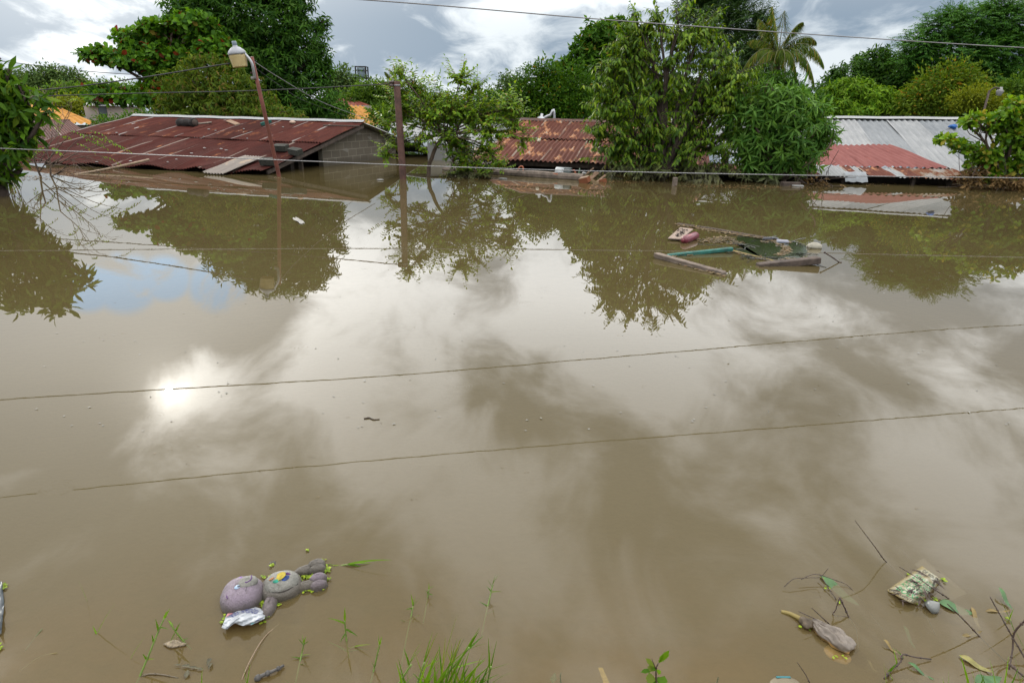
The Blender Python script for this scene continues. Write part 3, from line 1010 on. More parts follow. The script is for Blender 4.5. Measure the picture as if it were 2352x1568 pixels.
# patched lower strip: alternating sheets
s0, s1 = P(1590, 396, 15.9), P(2239, 412, 15.5)
t0, t1 = P(1590, 376, 16.9), P(2186, 388, 16.5)
k_ = [(0.0, 0.16, 'rust_light'), (0.16, 0.26, 'mixed_sheet'), (0.26, 0.38, 'rust_light'), (0.38, 0.46, 'rust_light'), (0.46, 0.57, 'white_sheet'), (0.57, 0.61, 'rust_light'),
      (0.61, 0.635, 'white_sheet'), (0.635, 0.73, 'rust_light'), (0.73, 0.765, 'white_sheet'), (0.765, 0.82, 'rust_light'), (0.82, 1.0, 'mixed_sheet')]
for i, (a, b, mt) in enumerate(k_):
    corrugated('eave_sheet', (lerp(s0, s1, a), lerp(s0, s1, b), lerp(t0, t1, b), lerp(t0, t1, a)), M[mt], hI, seed=50+i, sheet=1.2, jit=0.03, pitch=0.10, amp=0.016, lift=0.006*(i % 2))
wall_strip('wall', [((lerp(s0, s1, t)-R_dn*0.9)[:2], -2.6, 0.30) for t in (0.02, 0.97)], M['shade_wall'], hI)
wa = dn(lo_split, 4.9)
wall_strip('red_wall', [((lerp(wa, dn(rr, 4.9), t))[:2], -2.6, wa[2]-0.05) for t in (0.0, 0.98)], M['red_wall'], hI)
wall_strip('side_wall', [((rl+R_x*0.4+R_dn*t)[:2], -2.6, dn(rl, max(t, 0.1))[2]-0.06) for t in (4.0, 2.0, 0.1)], M['grey_wall'], hI)
for t in (0.3, 0.55, 0.8, 0.93):
    mb = MB()
    p = lerp(s0, s1, t)-R_dn*0.25
    mb.beam((p[0], p[1], -2.6), (p[0], p[1], p[2]+0.02), 0.08, 0.08, up=(1, 0, 0))
    mb.build('post', M['wood_dark'], hI, smooth=False)
# torn plastic flap hanging over the strip's edge, blue rag on the roof
a = lerp(s0, s1, 0.555)
mb = MB()
V = []
for j in range(7):
    for i in range(9):
        V.append(a+R_x*(i/8*0.5-0.05)-R_dn*(0.25-0.4*j/6)+np.array([0, 0, 0.09-0.21*(j/6)**1.6+0.012*math.sin(i*1.9+j)]))
mb.add(V, [(j*9+i, j*9+i+1, (j+1)*9+i+1, (j+1)*9+i) for j in range(6) for i in range(8)])
tag(mb.build('plastic_sheet', simple('grey_plastic_film', (0.12, 0.14, 0.155), 0.35), None, loc=a), 'crumpled grey plastic sheet draped over the patched eave at the right', 'plastic sheet')
c = onplane(2189, 291, rdg+zn*0.08, zn)
mb = MB()
mb.ell(c, 0.12, 0.09, 0.06, noise=0.3, seed=3, nu=14, nv=10)
tag(mb.build('rag', simple('blue_cloth', (0.012, 0.085, 0.28), 0.7), None, loc=c), 'small bright blue rag on the pale zinc roof', 'rag')

# ---- water tank tower far away
c = P(832, 180, 95)
t = thing('water_tower', (c[0], c[1], -2.7), 'tall steel water tank tower far behind the trees', 'water tower')
wt = 23*ds(c)/2
top = P(832, 153, 95)[2]
bot = P(832, 178, 95)[2]
mb = MB()
mb.lathe([(wt*0.9, 0), (wt*0.95, 0.05), (wt*0.95, top-bot-0.25), (wt*0.9, top-bot-0.15)], (c[0], c[1], bot), (0, 0, 1), 20)
mb.build('tank', simple('blue_grey_tank', (0.16, 0.22, 0.25), 0.5, var=0.3, scale=1.0), t)
for sx in (-1, 1):
    for sy in (-1, 1):
        mb = MB()
        mb.beam((c[0]+sx*wt, c[1]+sy*wt, -2.7), (c[0]+sx*wt, c[1]+sy*wt, top), 0.16, 0.16, up=(1, 0, 0))
        mb.build('leg', M['dark'], t, smooth=False)
mb = MB()
mb.box((c[0], c[1], bot-0.1), wt*3.0, wt*3.0, 0.2)
mb.build('platform', M['dark'], t, smooth=False)
mb = MB()
for zz in (bot+0.9, top-0.05):
    for s in (-1, 1):
        mb.beam((c[0]-wt*1.05, c[1]+s*wt, zz), (c[0]+wt*1.05, c[1]+s*wt, zz), 0.1, 0.1)
        mb.beam((c[0]+s*wt, c[1]-wt*1.05, zz), (c[0]+s*wt, c[1]+wt*1.05, zz), 0.1, 0.1)
mb.build('railing', M['dark'], t, smooth=False)

# ------------------------------------------------------------------ street lamp, steel post, wires
foot = W(641, 405)
top_ = P(578, 131, 14.35)
ax = unit(top_-foot)
t = thing('street_lamp', foot, 'leaning rust red street lamp with cream lens standing in the water by the rusty eave', 'street lamp')
mb = MB()
mb.tube([foot-ax*2.6, foot, lerp(foot, top_, 0.5), top_], [0.05, 0.047, 0.043, 0.040], 14)
mb.build('pole', M['steel_red'], t)
hd = P(544.5, 124, 14.25)
pk = P(583, 178, 14.42)
mb = MB()
mb.tube(smooth_path([P(585.5, 181, 14.38), P(582, 160, 14.31), P(577, 143, 14.28), P(567, 129, 14.26), P(555, 118, 14.25), P(549, 115, 14.25)], 6), 0.030, 10)
mb.build('arm', M['alu'], t)
mb = MB()
mb.tube([P(584, 183, 14.41), P(582.5, 176, 14.41)], 0.062, 14)
mb.build('clamp', M['white_paint'], t)
mb = MB()
mb.tube([P(581.5, 170, 14.38), P(581, 166, 14.38)], 0.055, 14)
mb.build('clamp', M['steel_rust'], t)
r = 19.5*ds(hd)
hax = unit(np.array([-0.12, -0.06, 1.0]))
mb = MB()
mb.lathe([(r*1.02, -0.015), (r*1.03, 0.02), (r*0.90, 0.06), (r*0.55, 0.115), (r*0.28, 0.14), (r*0.26, 0.16)], hd, hax, 28)
lh = mb.build('lamp_head', simple('weathered_lamp_cap', (0.25, 0.27, 0.30), 0.5, var=0.25), t)
mb = MB()
mb.lathe([(r*0.24, 0.155), (r*0.26, 0.16), (r*0.26, 0.235), (r*0.2, 0.245)], hd, hax, 20)
mb.build('photocell', simple('blue_grey_plastic', (0.15, 0.20, 0.25), 0.5), lh)
mb = MB()
pr = [(r*0.97, -0.01), (r*0.96, -0.04)]
for i in range(16):
    f = i/15
    pr.append((r*(0.96-0.14*f)+0.003*(i % 2), -0.05-0.20*f))
pr += [(r*0.76, -0.262), (r*0.60, -0.25), (r*0.3, -0.235), (r*0.05, -0.23)]
mb.lathe(pr, hd, hax, 32, cap=False)
m, k = mat_new('cream_acrylic')
tc = k.n('ShaderNodeTexCoord').outputs['Object']
cc = k.ramp(k.noise(tc, 5, 4), [(0.3, (0.52, 0.43, 0.22)), (0.7, (0.64, 0.55, 0.31))])
p = k.n('ShaderNodeBsdfPrincipled', ins={'Base Color': cc, 'Roughness': 0.35})
tl = k.n('ShaderNodeBsdfTranslucent', ins={0: cc})
ms = k.n('ShaderNodeMixShader', ins={0: 0.4, 1: p.outputs[0], 2: tl.outputs[0]})
o_ = k.n('ShaderNodeOutputMaterial')
k.t.links.new(ms.outputs[0], o_.inputs[0])
mb.build('lens', m, t)

foot = W(926, 412)
top_ = P(911, 187, 14.8)
ax = unit(top_-foot)
t = thing('steel_post', foot, 'tall brown rusted steel pipe post standing in the water left of the small tree', 'post')
mb = MB()
L = np.linalg.norm(top_-foot)
rad = 7.4*ds(foot)
mb.lathe([(rad*1.05, -2.6), (rad*1.05, 0.3), (rad, L-0.02), (rad*0.93, L), (rad*0.8, L), (rad*0.8, L-0.2)], foot, ax, 24)
mb.build('pipe', M['steel_rust'], t)
ins = P(899, 193, 14.75)
mb = MB()
mb.lathe([(0.03, -0.06), (0.055, -0.05), (0.055, -0.025), (0.03, -0.01), (0.03, 0.01), (0.055, 0.025), (0.055, 0.05), (0.03, 0.06)], ins, ax, 16)
mb.build('insulator', simple('brown_porcelain', (0.05, 0.035, 0.03), 0.25), t)
mb = MB()
mb.tube([ins-np.array([0.0, 0, 0]), top_+ax*-0.07], 0.014, 6)
mb.build('bracket', M['steel_rust'], t)
mb = MB()
mb.lathe([(rad*1.05, -0.02), (rad*1.05, 0.02)], top_-ax*0.09, ax, 24)
mb.build('band', M['wire'], t)


def wire(pts, r, mat, label, name='wire', sag=0.0, n=14, wob=0.0, sides=6, twist=False, seed=0):
    pts = np.array(pts)
    if len(pts) == 2:
        path = np.array([lerp(pts[0], pts[1], s)+np.array([0, 0, -sag*4*s*(1-s)]) for s in np.linspace(0, 1, n*2)])
    else:
        path = smooth_path(pts, n)
    if wob:
        rg = np.random.default_rng(seed)
        path = path+rg.normal(0, wob, path.shape)
    mb = MB()
    mb.tube(path, r, sides)
    o = mb.build(name, mat, None, loc=path[0])
    return tag(o, label, 'wire')


wire([np.array([-12.5, 8.4, 3.25]), np.array([-8.6, 9.2, 3.15]), P(820, -1, 10.3), P(1500, 54, 11.2), P(2352, 110, 13.0), np.array([15.0, 14.2, 2.95])], 0.0085, M['wire'],
     'high steel wire crossing the sky from the top edge to the right', n=10)
# twisted strand low over the water: two strands wound together
a, b = P(-250, 333, 10.3), P(2600, 412, 10.6)
mid = [a, P(0, 341, 10.3), P(600, 366, 10.4), P(1176, 388, 10.4), P(1800, 402, 10.5), P(2352, 409, 10.6), b]
pth = smooth_path(mid, 60)
s_ = np.concatenate([[0], np.cumsum(np.linalg.norm(np.diff(pth, axis=0), axis=1))])
dense = np.array([[np.interp(q, s_, pth[:, k]) for k in range(3)] for q in np.linspace(0, s_[-1], 900)])
mb = MB()
for ph in (0, 2.1, 4.2):
    off = np.array([[0, 0.0042*math.cos(ph+i*0.9), 0.0042*math.sin(ph+i*0.9)] for i in range(len(dense))])
    mb.tube(dense+off, 0.0042, 4)
tag(mb.build('wire_strand', M['strand'], None, loc=pth[0]), 'pale twisted wire strand stretched low across the water in front of the roofs', 'wire')
# the higher parallel wires, out of the frame, that mirror in the near water
def mirror_wire(pix, Yl, label, r=0.012):
    pts = []
    for (x, y), Y in zip(pix, Yl):
        p = P(x, y, Y)
        pts.append(np.array([p[0], p[1], -p[2]]))
    pts = [pts[0]+(pts[0]-pts[1])*0.6]+pts+[pts[-1]+(pts[-1]-pts[-2])*0.6]
    return wire(pts, r, M['wire'], label, n=10)
mirror_wire([(0, 1142), (588, 1082), (1176, 1030), (1764, 984), (2352, 937)], [10.0, 10.15, 10.3, 10.45, 10.6], 'uppermost overhead wire whose mirror image crosses the water above the plush toy', 0.0085)
wire([P(-60, 226, 15.0), P(300, 215, 15.0), P(600, 208, 14.9), ins], 0.011, M['wire_dark'], 'black cable running left from the insulator of the steel post', n=8)
wire([P(-40, 216, 14.0), P(150, 202, 14.1), P(330, 178, 14.15), P(490, 152, 14.2), P(529, 146, 14.25)], 0.013, M['wire_dark'], 'black cable hanging from the street lamp head towards the left edge', n=8)
wire([P(578, 138, 14.4), P(640, 178, 15.5), P(740, 235, 17.0), P(850, 276, 19.0)], 0.009, M['wire'], 'thin wire dropping from the lamp pole to the gable of the rusty roof', n=8)
wire([P(578, 150, 14.4), P(640, 195, 16), P(700, 232, 18), P(800, 268, 20)], 0.005, M['wire_dark'], 'thinner second wire from the lamp pole towards the ochre roof', n=8)
wire([P(918, 200, 14.8), P(985, 240, 16.5), P(1090, 268, 19), P(1230, 274, 22.8)], 0.008, M['wire'], 'thin wire from the steel post through the small tree to the area lamp', n=8)
wire([P(-20, 138, 60), P(200, 164, 60), P(420, 178, 60)], 0.03, M['wire_dark'], 'faint far power line against the clouds at the left', n=8)

# ------------------------------------------------------------------ foliage
def leaves_geo(pos, d, nrm, L, Wd, kind='q', fold=0.18, droop=0.25):
    """one leaf per row; returns verts and face arrays"""
    d = unit(d)
    s = unit(np.cross(d, nrm))
    n = np.cross(s, d)
    L = np.asarray(L)[:, None]
    Wd = np.asarray(Wd)[:, None]
    N = len(pos)
    if kind == 'q':
        base = pos
        mid = pos+d*L*0.45-n*droop*0.2*L
        R = mid+s*Wd*0.5+n*fold*Wd
        Lf = mid-s*Wd*0.5+n*fold*Wd
        tip = pos+d*L*(1-0.25*droop)-n*droop*L
        V = np.stack([base, R, tip, Lf], 1).reshape(-1, 3)
        o = np.arange(N)[:, None]*4
        return V, [np.concatenate([o+np.array([[0, 1, 2]]), o+np.array([[0, 2, 3]])])]
    st = [(0.0, 0.0), (0.28, 0.82), (0.62, 1.0), (1.0, 0.0)] if kind == 'n' else [(0.0, 0.0), (0.35, 0.7), (0.75, 1.05), (1.0, 0.0)]
    rows = []
    for t, w in st:
        m = pos+d*L*(t-0.2*droop*t*t)-n*droop*L*t*t
        if w == 0:
            rows.append([m])
        else:
            up = n*fold*Wd*w
            rows.append([m-s*Wd*0.5*w+up, m, m+s*Wd*0.5*w+up])
    V = np.stack([rows[0][0]]+rows[1]+rows[2]+[rows[3][0]], 1).reshape(-1, 3)
    o = np.arange(N)[:, None]*8
    tri = np.concatenate([o+np.array([q]) for q in ((0, 2, 1), (0, 3, 2), (4, 5, 7), (5, 6, 7))])
    quad = np.concatenate([o+np.array([q]) for q in ((1, 2, 5, 4), (2, 3, 6, 5))])
    return V, [tri, quad]


def whorl(rg, P0, A, n, L, Wd, spread=(50, 110), droop=0.25, grav=0.25, lvar=0.25):
    """leaf rosettes at points P0 with axes A"""
    m = len(P0)
    A = unit(A)
    ref = np.where(np.abs(A[:, 2:3]) < 0.9, np.array([[0, 0, 1.0]]), np.array([[1.0, 0, 0]]))
    X = unit(np.cross(A, ref))
    Y = np.cross(A, X)
    ph = rg.uniform(0, 6.283, m)[:, None]+np.arange(n)[None]*2.399+rg.normal(0, 0.2, (m, n))
    th = np.radians(np.linspace(spread[0], spread[1], n)[None]+rg.normal(0, 12, (m, n)))
    rad = X[:, None]*np.cos(ph)[..., None]+Y[:, None]*np.sin(ph)[..., None]
    d = A[:, None]*np.cos(th)[..., None]+rad*np.sin(th)[..., None]
    d = d+np.array([0, 0, -1.0])*grav*rg.uniform(0.5, 1.4, (m, n))[..., None]
    nn = A[:, None]*1.0+rg.normal(0, 0.35, (m, n, 3))
    p = P0[:, None]+A[:, None]*(np.linspace(0.0, -0.35, n)[None, :, None]*L)+rg.normal(0, 0.08*L, (m, n, 3))
    ln = L*rg.uniform(1-lvar, 1+lvar, (m, n))
    wd = Wd*rg.uniform(0.8, 1.2, (m, n))
    return p.reshape(-1, 3), d.reshape(-1, 3), nn.reshape(-1, 3), ln.ravel(), wd.ravel()


def sprays(rg, P0, T, n, tl, L, Wd, arch=0.3, droop_dir=0.6, flat=True, side=0.85, end=True):
    """twigs with leaves along both sides; P0 start, T direction"""
    m = len(P0)
    T = unit(T)
    t = np.linspace(0.12, 1.0, n)
    t = t[None]+rg.normal(0, 0.02, (m, n))
    tl = tl*rg.uniform(0.7, 1.2, m)
    ax = T[:, None]*t[..., None]+np.array([0, 0, -1.0])*(arch*t*t)[..., None]
    p = P0[:, None]+ax*tl[:, None, None]
    tn = unit(T[:, None]+np.array([0, 0, -1.0])*(2*arch*t)[..., None])
    S = unit(np.cross(tn, np.array([0, 0, 1.0]))+rg.normal(0, 0.15, (m, 1, 3)))
    sg = np.where((np.arange(n) % 2) == 0, 1.0, -1.0)[None, :, None]
    d = tn*0.55+S*sg*side+np.array([0, 0, -1.0])*droop_dir*rg.uniform(0.5, 1.4, (m, n, 1))
    if end:
        d[:, -1] = tn[:, -1]
    nn = np.array([0, 0, 1.0])+tn*0.3+rg.normal(0, 0.2, (m, n, 3))
    ln = L*rg.uniform(0.6, 1.25, (m, n))*rg.uniform(0.75, 1.15, (m, 1))
    wd = Wd*rg.uniform(0.75, 1.2, (m, n))*rg.uniform(0.8, 1.1, (m, 1))
    twigs = (P0, P0+T*tl[:, None]*0.5+np.array([0, 0, -1.0])*(arch*0.25*tl)[:, None], P0+T*tl[:, None]+np.array([0, 0, -1.0])*(arch*tl)[:, None])
    return (p.reshape(-1, 3), d.reshape(-1, 3), nn.reshape(-1, 3), ln.ravel(), wd.ravel()), twigs


def clump(rg, P0, O, n, rad, L, Wd):
    m = len(P0)
    off = rg.normal(0, rad, (m, n, 3))
    p = P0[:, None]+off
    d = unit(off)+O[:, None]*0.7+rg.normal(0, 0.5, (m, n, 3))
    nn = np.array([0, 0, 0.8])+O[:, None]*0.5+rg.normal(0, 0.6, (m, n, 3))
    return p.reshape(-1, 3), d.reshape(-1, 3), nn.reshape(-1, 3), (L*rg.uniform(0.7, 1.25, m*n)), (Wd*rg.uniform(0.75, 1.25, m*n))


def lobes_world(lobes, Y):
    out = []
    for lb in lobes:
        px, py, rx, rz = lb[:4]
        dy = lb[4] if len(lb) > 4 else 0.0
        c = P(px, py, Y+dy)
        q = ds(c)
        out.append((c, np.array([rx*q, max(rx*q*0.75, 0.3), rz*q])))
    return out


def sample_lobes(rg, LW, N, inner=0.55, bump=0.22, freq=3.0):
    w = np.array([(r[0]*r[1]+r[0]*r[2]+r[1]*r[2]) for _, r in LW])
    idx = rg.choice(len(LW), N, p=w/w.sum())
    C = np.array([LW[i][0] for i in idx])
    R = np.array([LW[i][1] for i in idx])
    u = unit(rg.normal(0, 1, (N, 3)))
    ph = rg.uniform(0, 6.28, 8)
    b = (np.sin(u[:, 0]*freq*2+ph[0]+idx)*np.sin(u[:, 2]*freq*2.3+ph[1]+idx*1.7)+0.6*np.sin(u[:, 0]*freq*5+ph[2]+idx)*np.sin(u[:, 2]*freq*4.6+ph[3])
         + 0.4*np.sin(u[:, 1]*freq*4+ph[4]))
    f = (inner+(1-inner)*rg.uniform(0, 1, N)**0.5)*(1+bump*b)
    p = C+u*R*f[:, None]
    return p, u, idx


def make_tree(name, label, cat, base, LW, mat, bark, gen, trunk_r=0.12, seed=0, twigs=40, group=None, lean=None, limb=True, kind='q', fold=0.18, droop=0.25,
              extra=None, twig_r=0.012, zmin=0.0, trunk_path=None, limb_r=0.45):
    """gen(rg, LW) -> (leaf arrays, twig list)"""
    rg = np.random.default_rng(seed)
    t = thing(name, base, label, cat, group)
    res, tw = gen(rg, LW)
    pos, d, nn, L, Wd = res
    keep = pos[:, 2] > zmin
    V, Fc = leaves_geo(pos[keep], d[keep], nn[keep], L[keep], Wd[keep], kind, fold, droop)
    mesh_obj('crown', V, Fc, mat, t)
    mb = MB()
    base = np.array(base, float)
    cz = np.array([c for c, _ in LW])
    ctr = cz.mean(0)
    if trunk_path is None:
        fork = np.array([lerp(base, ctr, 0.6)[0], lerp(base, ctr, 0.6)[1], max(base[2]+0.5, cz[:, 2].min()-0.1)])
        trunk_path = [base, lerp(base, fork, 0.5)+rg.normal(0, 0.05, 3), fork]
    tp = smooth_path(trunk_path, 6)
    mb.tube(tp, np.linspace(trunk_r*1.15, trunk_r*0.75, len(tp)), 9)
    fork = np.array(trunk_path[-1])
    tips = []
    for c, r in LW:
        mid = lerp(fork, c, 0.55)+np.array([rg.normal(0, 0.12), rg.normal(0, 0.12), 0.06*np.linalg.norm(c-fork)])
        pth = smooth_path([fork, mid, c], 5)
        mb.tube(pth, np.linspace(trunk_r*limb_r, max(0.012, trunk_r*0.12), len(pth)), 6)
        for q in range(max(2, int(twigs/len(LW)))):
            u = unit(rg.normal(0, 1, 3)+np.array([0, 0, 0.3]))
            e = c+u*r*rg.uniform(0.6, 0.95)
            st = pth[rg.integers(len(pth)//2, len(pth))]
            m_ = lerp(st, e, 0.5)+rg.normal(0, 0.05, 3)
            mb.tube([st, m_, e], [twig_r*1.3, twig_r, twig_r*0.5], 4)
    for a in tw or []:
        mb.tube(a, [twig_r*0.6, twig_r*0.45, twig_r*0.3], 3, False)
    mb.build('trunk', bark, t)
    return t


def g_whorl(N, n, L, Wd, spread=(50, 110), grav=0.25, up=0.35, inner=0.55, bump=0.22, freq=3.0):
    def g(rg, LW):
        p, u, idx = sample_lobes(rg, LW, N, inner, bump, freq)
        A = u+np.array([0, 0, up])+rg.normal(0, 0.25, u.shape)
        return whorl(rg, p, A, n, L, Wd, spread, 0.25, grav), None
    return g


def g_spray(N, n, tl, L, Wd, arch=0.3, dd=0.6, up=0.35, inner=0.5, bump=0.25, side=0.85, tw=True, freq=3.0):
    def g(rg, LW):
        p, u, idx = sample_lobes(rg, LW, N, inner, bump, freq)
        T = u*np.array([1, 1, 0.8])+np.array([0, 0, up])+rg.normal(0, 0.3, u.shape)
        r, t = sprays(rg, p-unit(T)*tl*0.5, T, n, tl, L, Wd, arch, dd, side=side)
        return r, (list(np.stack(t, 1)) if tw else None)
    return g


def g_clump(N, n, rad, L, Wd, inner=0.5, bump=0.25, freq=3.0):
    def g(rg, LW):
        p, u, idx = sample_lobes(rg, LW, N, inner, bump, freq)
        return clump(rg, p, u, n, rad, L, Wd), None
    return g


def at(x, Y, z=-2.6):
    p = P(x, 400, Y)
    return (p[0], p[1], z)


LM = {
 'mango_near': leaf_mat('mango_leaf', (0.010, 0.036, 0.008), (0.036, 0.092, 0.012), (0.10, 0.16, 0.016), 0.14, mud=0.35),
 'mango_dark': leaf_mat('dark_mango_leaf', (0.010, 0.040, 0.012), (0.030, 0.088, 0.018), (0.060, 0.125, 0.020), 0.12),
 'almond': leaf_mat('almond_leaf', (0.016, 0.058, 0.012), (0.050, 0.130, 0.018), (0.17, 0.020, 0.012), 0.05),
 'droop': leaf_mat('drooping_leaf', (0.024, 0.058, 0.014), (0.066, 0.110, 0.022), (0.13, 0.095, 0.025), 0.10),
 'guava': leaf_mat('guava_leaf', (0.036, 0.095, 0.018), (0.100, 0.185, 0.032), (0.15, 0.115, 0.02), 0.07, rough=0.38, mud=0.22),
 'citrus': leaf_mat('citrus_leaf', (0.010, 0.042, 0.007), (0.032, 0.082, 0.010), (0.25, 0.14, 0.01), 0.006),
 'glossy': leaf_mat('glossy_leaf', (0.012, 0.048, 0.009), (0.040, 0.105, 0.014), (0.14, 0.12, 0.015), 0.04),
 'soursop': leaf_mat('soursop_leaf', (0.014, 0.048, 0.008), (0.060, 0.125, 0.012), (0.16, 0.23, 0.022), 0.14, rough=0.42, mud=0.55, spec=0.4),
 'lance': leaf_mat('lance_leaf', (0.022, 0.075, 0.022), (0.055, 0.130, 0.042), (0.095, 0.18, 0.04), 0.08, mud=0.35),
 'pine': leaf_mat('fine_dark_leaf', (0.014, 0.042, 0.026), (0.034, 0.075, 0.042), rough=0.55, transl=0.2),
 'bright': leaf_mat('bright_mango_leaf', (0.030, 0.090, 0.012), (0.080, 0.165, 0.018), (0.12, 0.20, 0.02), 0.15),
 'dark': leaf_mat('dark_glossy_leaf', (0.010, 0.040, 0.012), (0.030, 0.080, 0.018), rough=0.4),
 'tamarind': leaf_mat('tamarind_leaf', (0.012, 0.055, 0.018), (0.034, 0.100, 0.026), (0.055, 0.13, 0.03), 0.1, rough=0.5),
 'yellowish': leaf_mat('yellowing_leaf', (0.028, 0.068, 0.014), (0.070, 0.120, 0.020), (0.22, 0.13, 0.015), 0.06),
 'vine': leaf_mat('vine_leaf', (0.055, 0.090, 0.012), (0.115, 0.150, 0.020)),
 'cashew': leaf_mat('cashew_leaf', (0.024, 0.075, 0.014), (0.075, 0.155, 0.020), (0.22, 0.20, 0.025), 0.10, rough=0.35, mud=0.35),
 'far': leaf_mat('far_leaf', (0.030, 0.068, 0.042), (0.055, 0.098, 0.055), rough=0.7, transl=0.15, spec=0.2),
 'mid': leaf_mat('mid_leaf', (0.022, 0.062, 0.016), (0.052, 0.108, 0.026), rough=0.55),
 'palm': leaf_mat('palm_leaflet', (0.018, 0.050, 0.012), (0.055, 0.090, 0.018), (0.18, 0.13, 0.025), 0.12, rough=0.4),
 'dead': leaf_mat('dead_leaf', (0.040, 0.030, 0.030), (0.095, 0.070, 0.065), rough=0.8, transl=0.1, spec=0.2),
}

# left near tree
L1 = lobes_world([(-10, 160, 20, 12), (5, 200, 28, 14), (42, 196, 9, 6), (18, 235, 32, 13), (88, 228, 9, 6), (-5, 265, 34, 17), (48, 258, 24, 9), (0, 300, 38, 15), (66, 290, 14, 7), (-8, 335, 42, 17), (32, 325, 20, 11),
                  (0, 372, 40, 13), (42, 352, 15, 7), (0, 402, 40, 6), (-45, 395, 50, 12), (58, 330, 10, 6), (104, 258, 8, 5), (20, 158, 8, 7), (-80, 190, 60, 40), (-90, 270, 60, 34), (-80, 345, 70, 40), (-150, 230, 80, 80), (-20, 140, 12, 8), (58, 222, 15, 6), (72, 312, 14, 6), (28, 275, 24, 11)], 10.8)
make_tree('mango_tree', 'near mango tree with large glossy leaves cut off by the left edge', 'tree', (P(-70, 400, 10.9)[0], 10.9, -2.2), L1, LM['mango_near'], M['bark_dark'],
          g_whorl(330, 8, 0.23, 0.066, (30, 115), 0.55, 0.45, 0.1, 0.5), 0.14, 11, 60, kind='n', zmin=0.03)

# almond with flat tiers
L2 = lobes_world([(255, 128, 70, 14), (330, 142, 75, 17), (410, 150, 60, 18), (330, 82, 70, 16, 0.8), (400, 95, 70, 20, 0.8), (440, 48, 55, 18), (395, 62, 45, 13), (262, 222, 70, 13), (345, 222, 85, 18), (430, 215, 90, 24), (240, 208, 35, 10), (500, 115, 60, 28), (215, 122, 28, 8), (390, 185, 60, 15), (375, 112, 50, 13), (300, 104, 30, 8), (465, 90, 40, 26), (425, 130, 50, 18), (380, 160, 60, 12), (350, 62, 40, 12)], 26)
make_tree('almond_tree', 'tropical almond tree with flat spreading tiers and a few red leaves', 'tree', at(470, 26.3), L2, LM['almond'], M['bark'],
          g_whorl(1150, 9, 0.27, 0.15, (25, 95), 0.1, 0.9, 0.3, 0.18), 0.2, 12, 60, kind='w', twig_r=0.022)

# drooping tree in front
L3 = lobes_world([(470, 152, 75, 32), (440, 185, 85, 32), (515, 190, 85, 36), (560, 225, 80, 26), (430, 228, 85, 28), (520, 245, 100, 26), (600, 252, 80, 18), (390, 252, 55, 18), (470, 262, 110, 14), (650, 262, 50, 10), (480, 215, 95, 35)], 24)
make_tree('drooping_tree', 'light green tree of hanging leaf tufts just behind the lamp', 'tree', at(490, 24.2), L3, LM['droop'], M['bark'],
          g_whorl(1500, 8, 0.20, 0.055, (60, 130), 0.9, 0.45, 0.45, 0.2), 0.16, 13, 30, twig_r=0.015)

# big dark mango
L4 = lobes_world([(500, 25, 120, 70), (470, 60, 90, 60), (610, 40, 110, 80), (690, 95, 65, 60), (665, 170, 85, 60), (590, 150, 110, 75), (710, 215, 70, 45), (610, 240, 130, 40), (570, -45, 110, 50), (660, -10, 60, 50), (742, 60, 16, 22), (730, 125, 30, 30), (755, 250, 50, 22), (440, 5, 45, 28), (745, 165, 22, 26), (530, 110, 100, 60)], 28.5)
make_tree('mango_tree', 'big dense dark mango tree towering behind the street lamp', 'tree', at(620, 28.8), L4, LM['mango_dark'], M['bark_dark'],
          g_whorl(3300, 9, 0.30, 0.072, (45, 115), 0.45, 0.5, 0.62, 0.17, 4.0), 0.3, 14, 40, twig_r=0.02)

# small tree in the water
L5 = lobes_world([(915, 165, 18, 14, -0.2), (950, 195, 35, 24), (1055, 175, 32, 22), (1090, 195, 38, 24), (1000, 225, 55, 32), (1040, 250, 60, 30), (930, 250, 45, 28), (885, 280, 28, 20), (980, 280, 70, 34), (1085, 265, 50, 32), (1150, 255, 45, 26), (1180, 275, 38, 24), (1175, 235, 20, 22), (1125, 300, 60, 26), (1045, 320, 55, 24), (905, 330, 32, 14), (885, 352, 18, 14), (1060, 355, 42, 20), (1120, 345, 38, 24), (1075, 385, 24, 26), (1110, 395, 22, 18), (1200, 320, 28, 18), (960, 330, 30, 14), (1045, 398, 22, 14), (910, 210, 30, 20), (1065, 400, 20, 12), (1118, 402, 18, 10), (1150, 375, 24, 14), (1090, 372, 30, 16)], 15.4)
tp5 = [W(984, 405)+np.array([0, 0, -2.0]), W(984, 405), P(993, 360, 15.45), P(1003, 335, 15.4), P(1020, 310, 15.4)]
make_tree('guava_tree', 'small flooded guava tree with arching light green sprays right of the steel post', 'tree', tuple(tp5[0]), L5, LM['guava'], M['bark'],
          g_spray(820, 14, 0.42, 0.112, 0.055, -0.12, 0.30, 0.1, 0.15, 0.35, side=0.9), 0.05, 15, 50, kind='n', trunk_path=tp5, twig_r=0.007, limb_r=0.4, zmin=0.0)

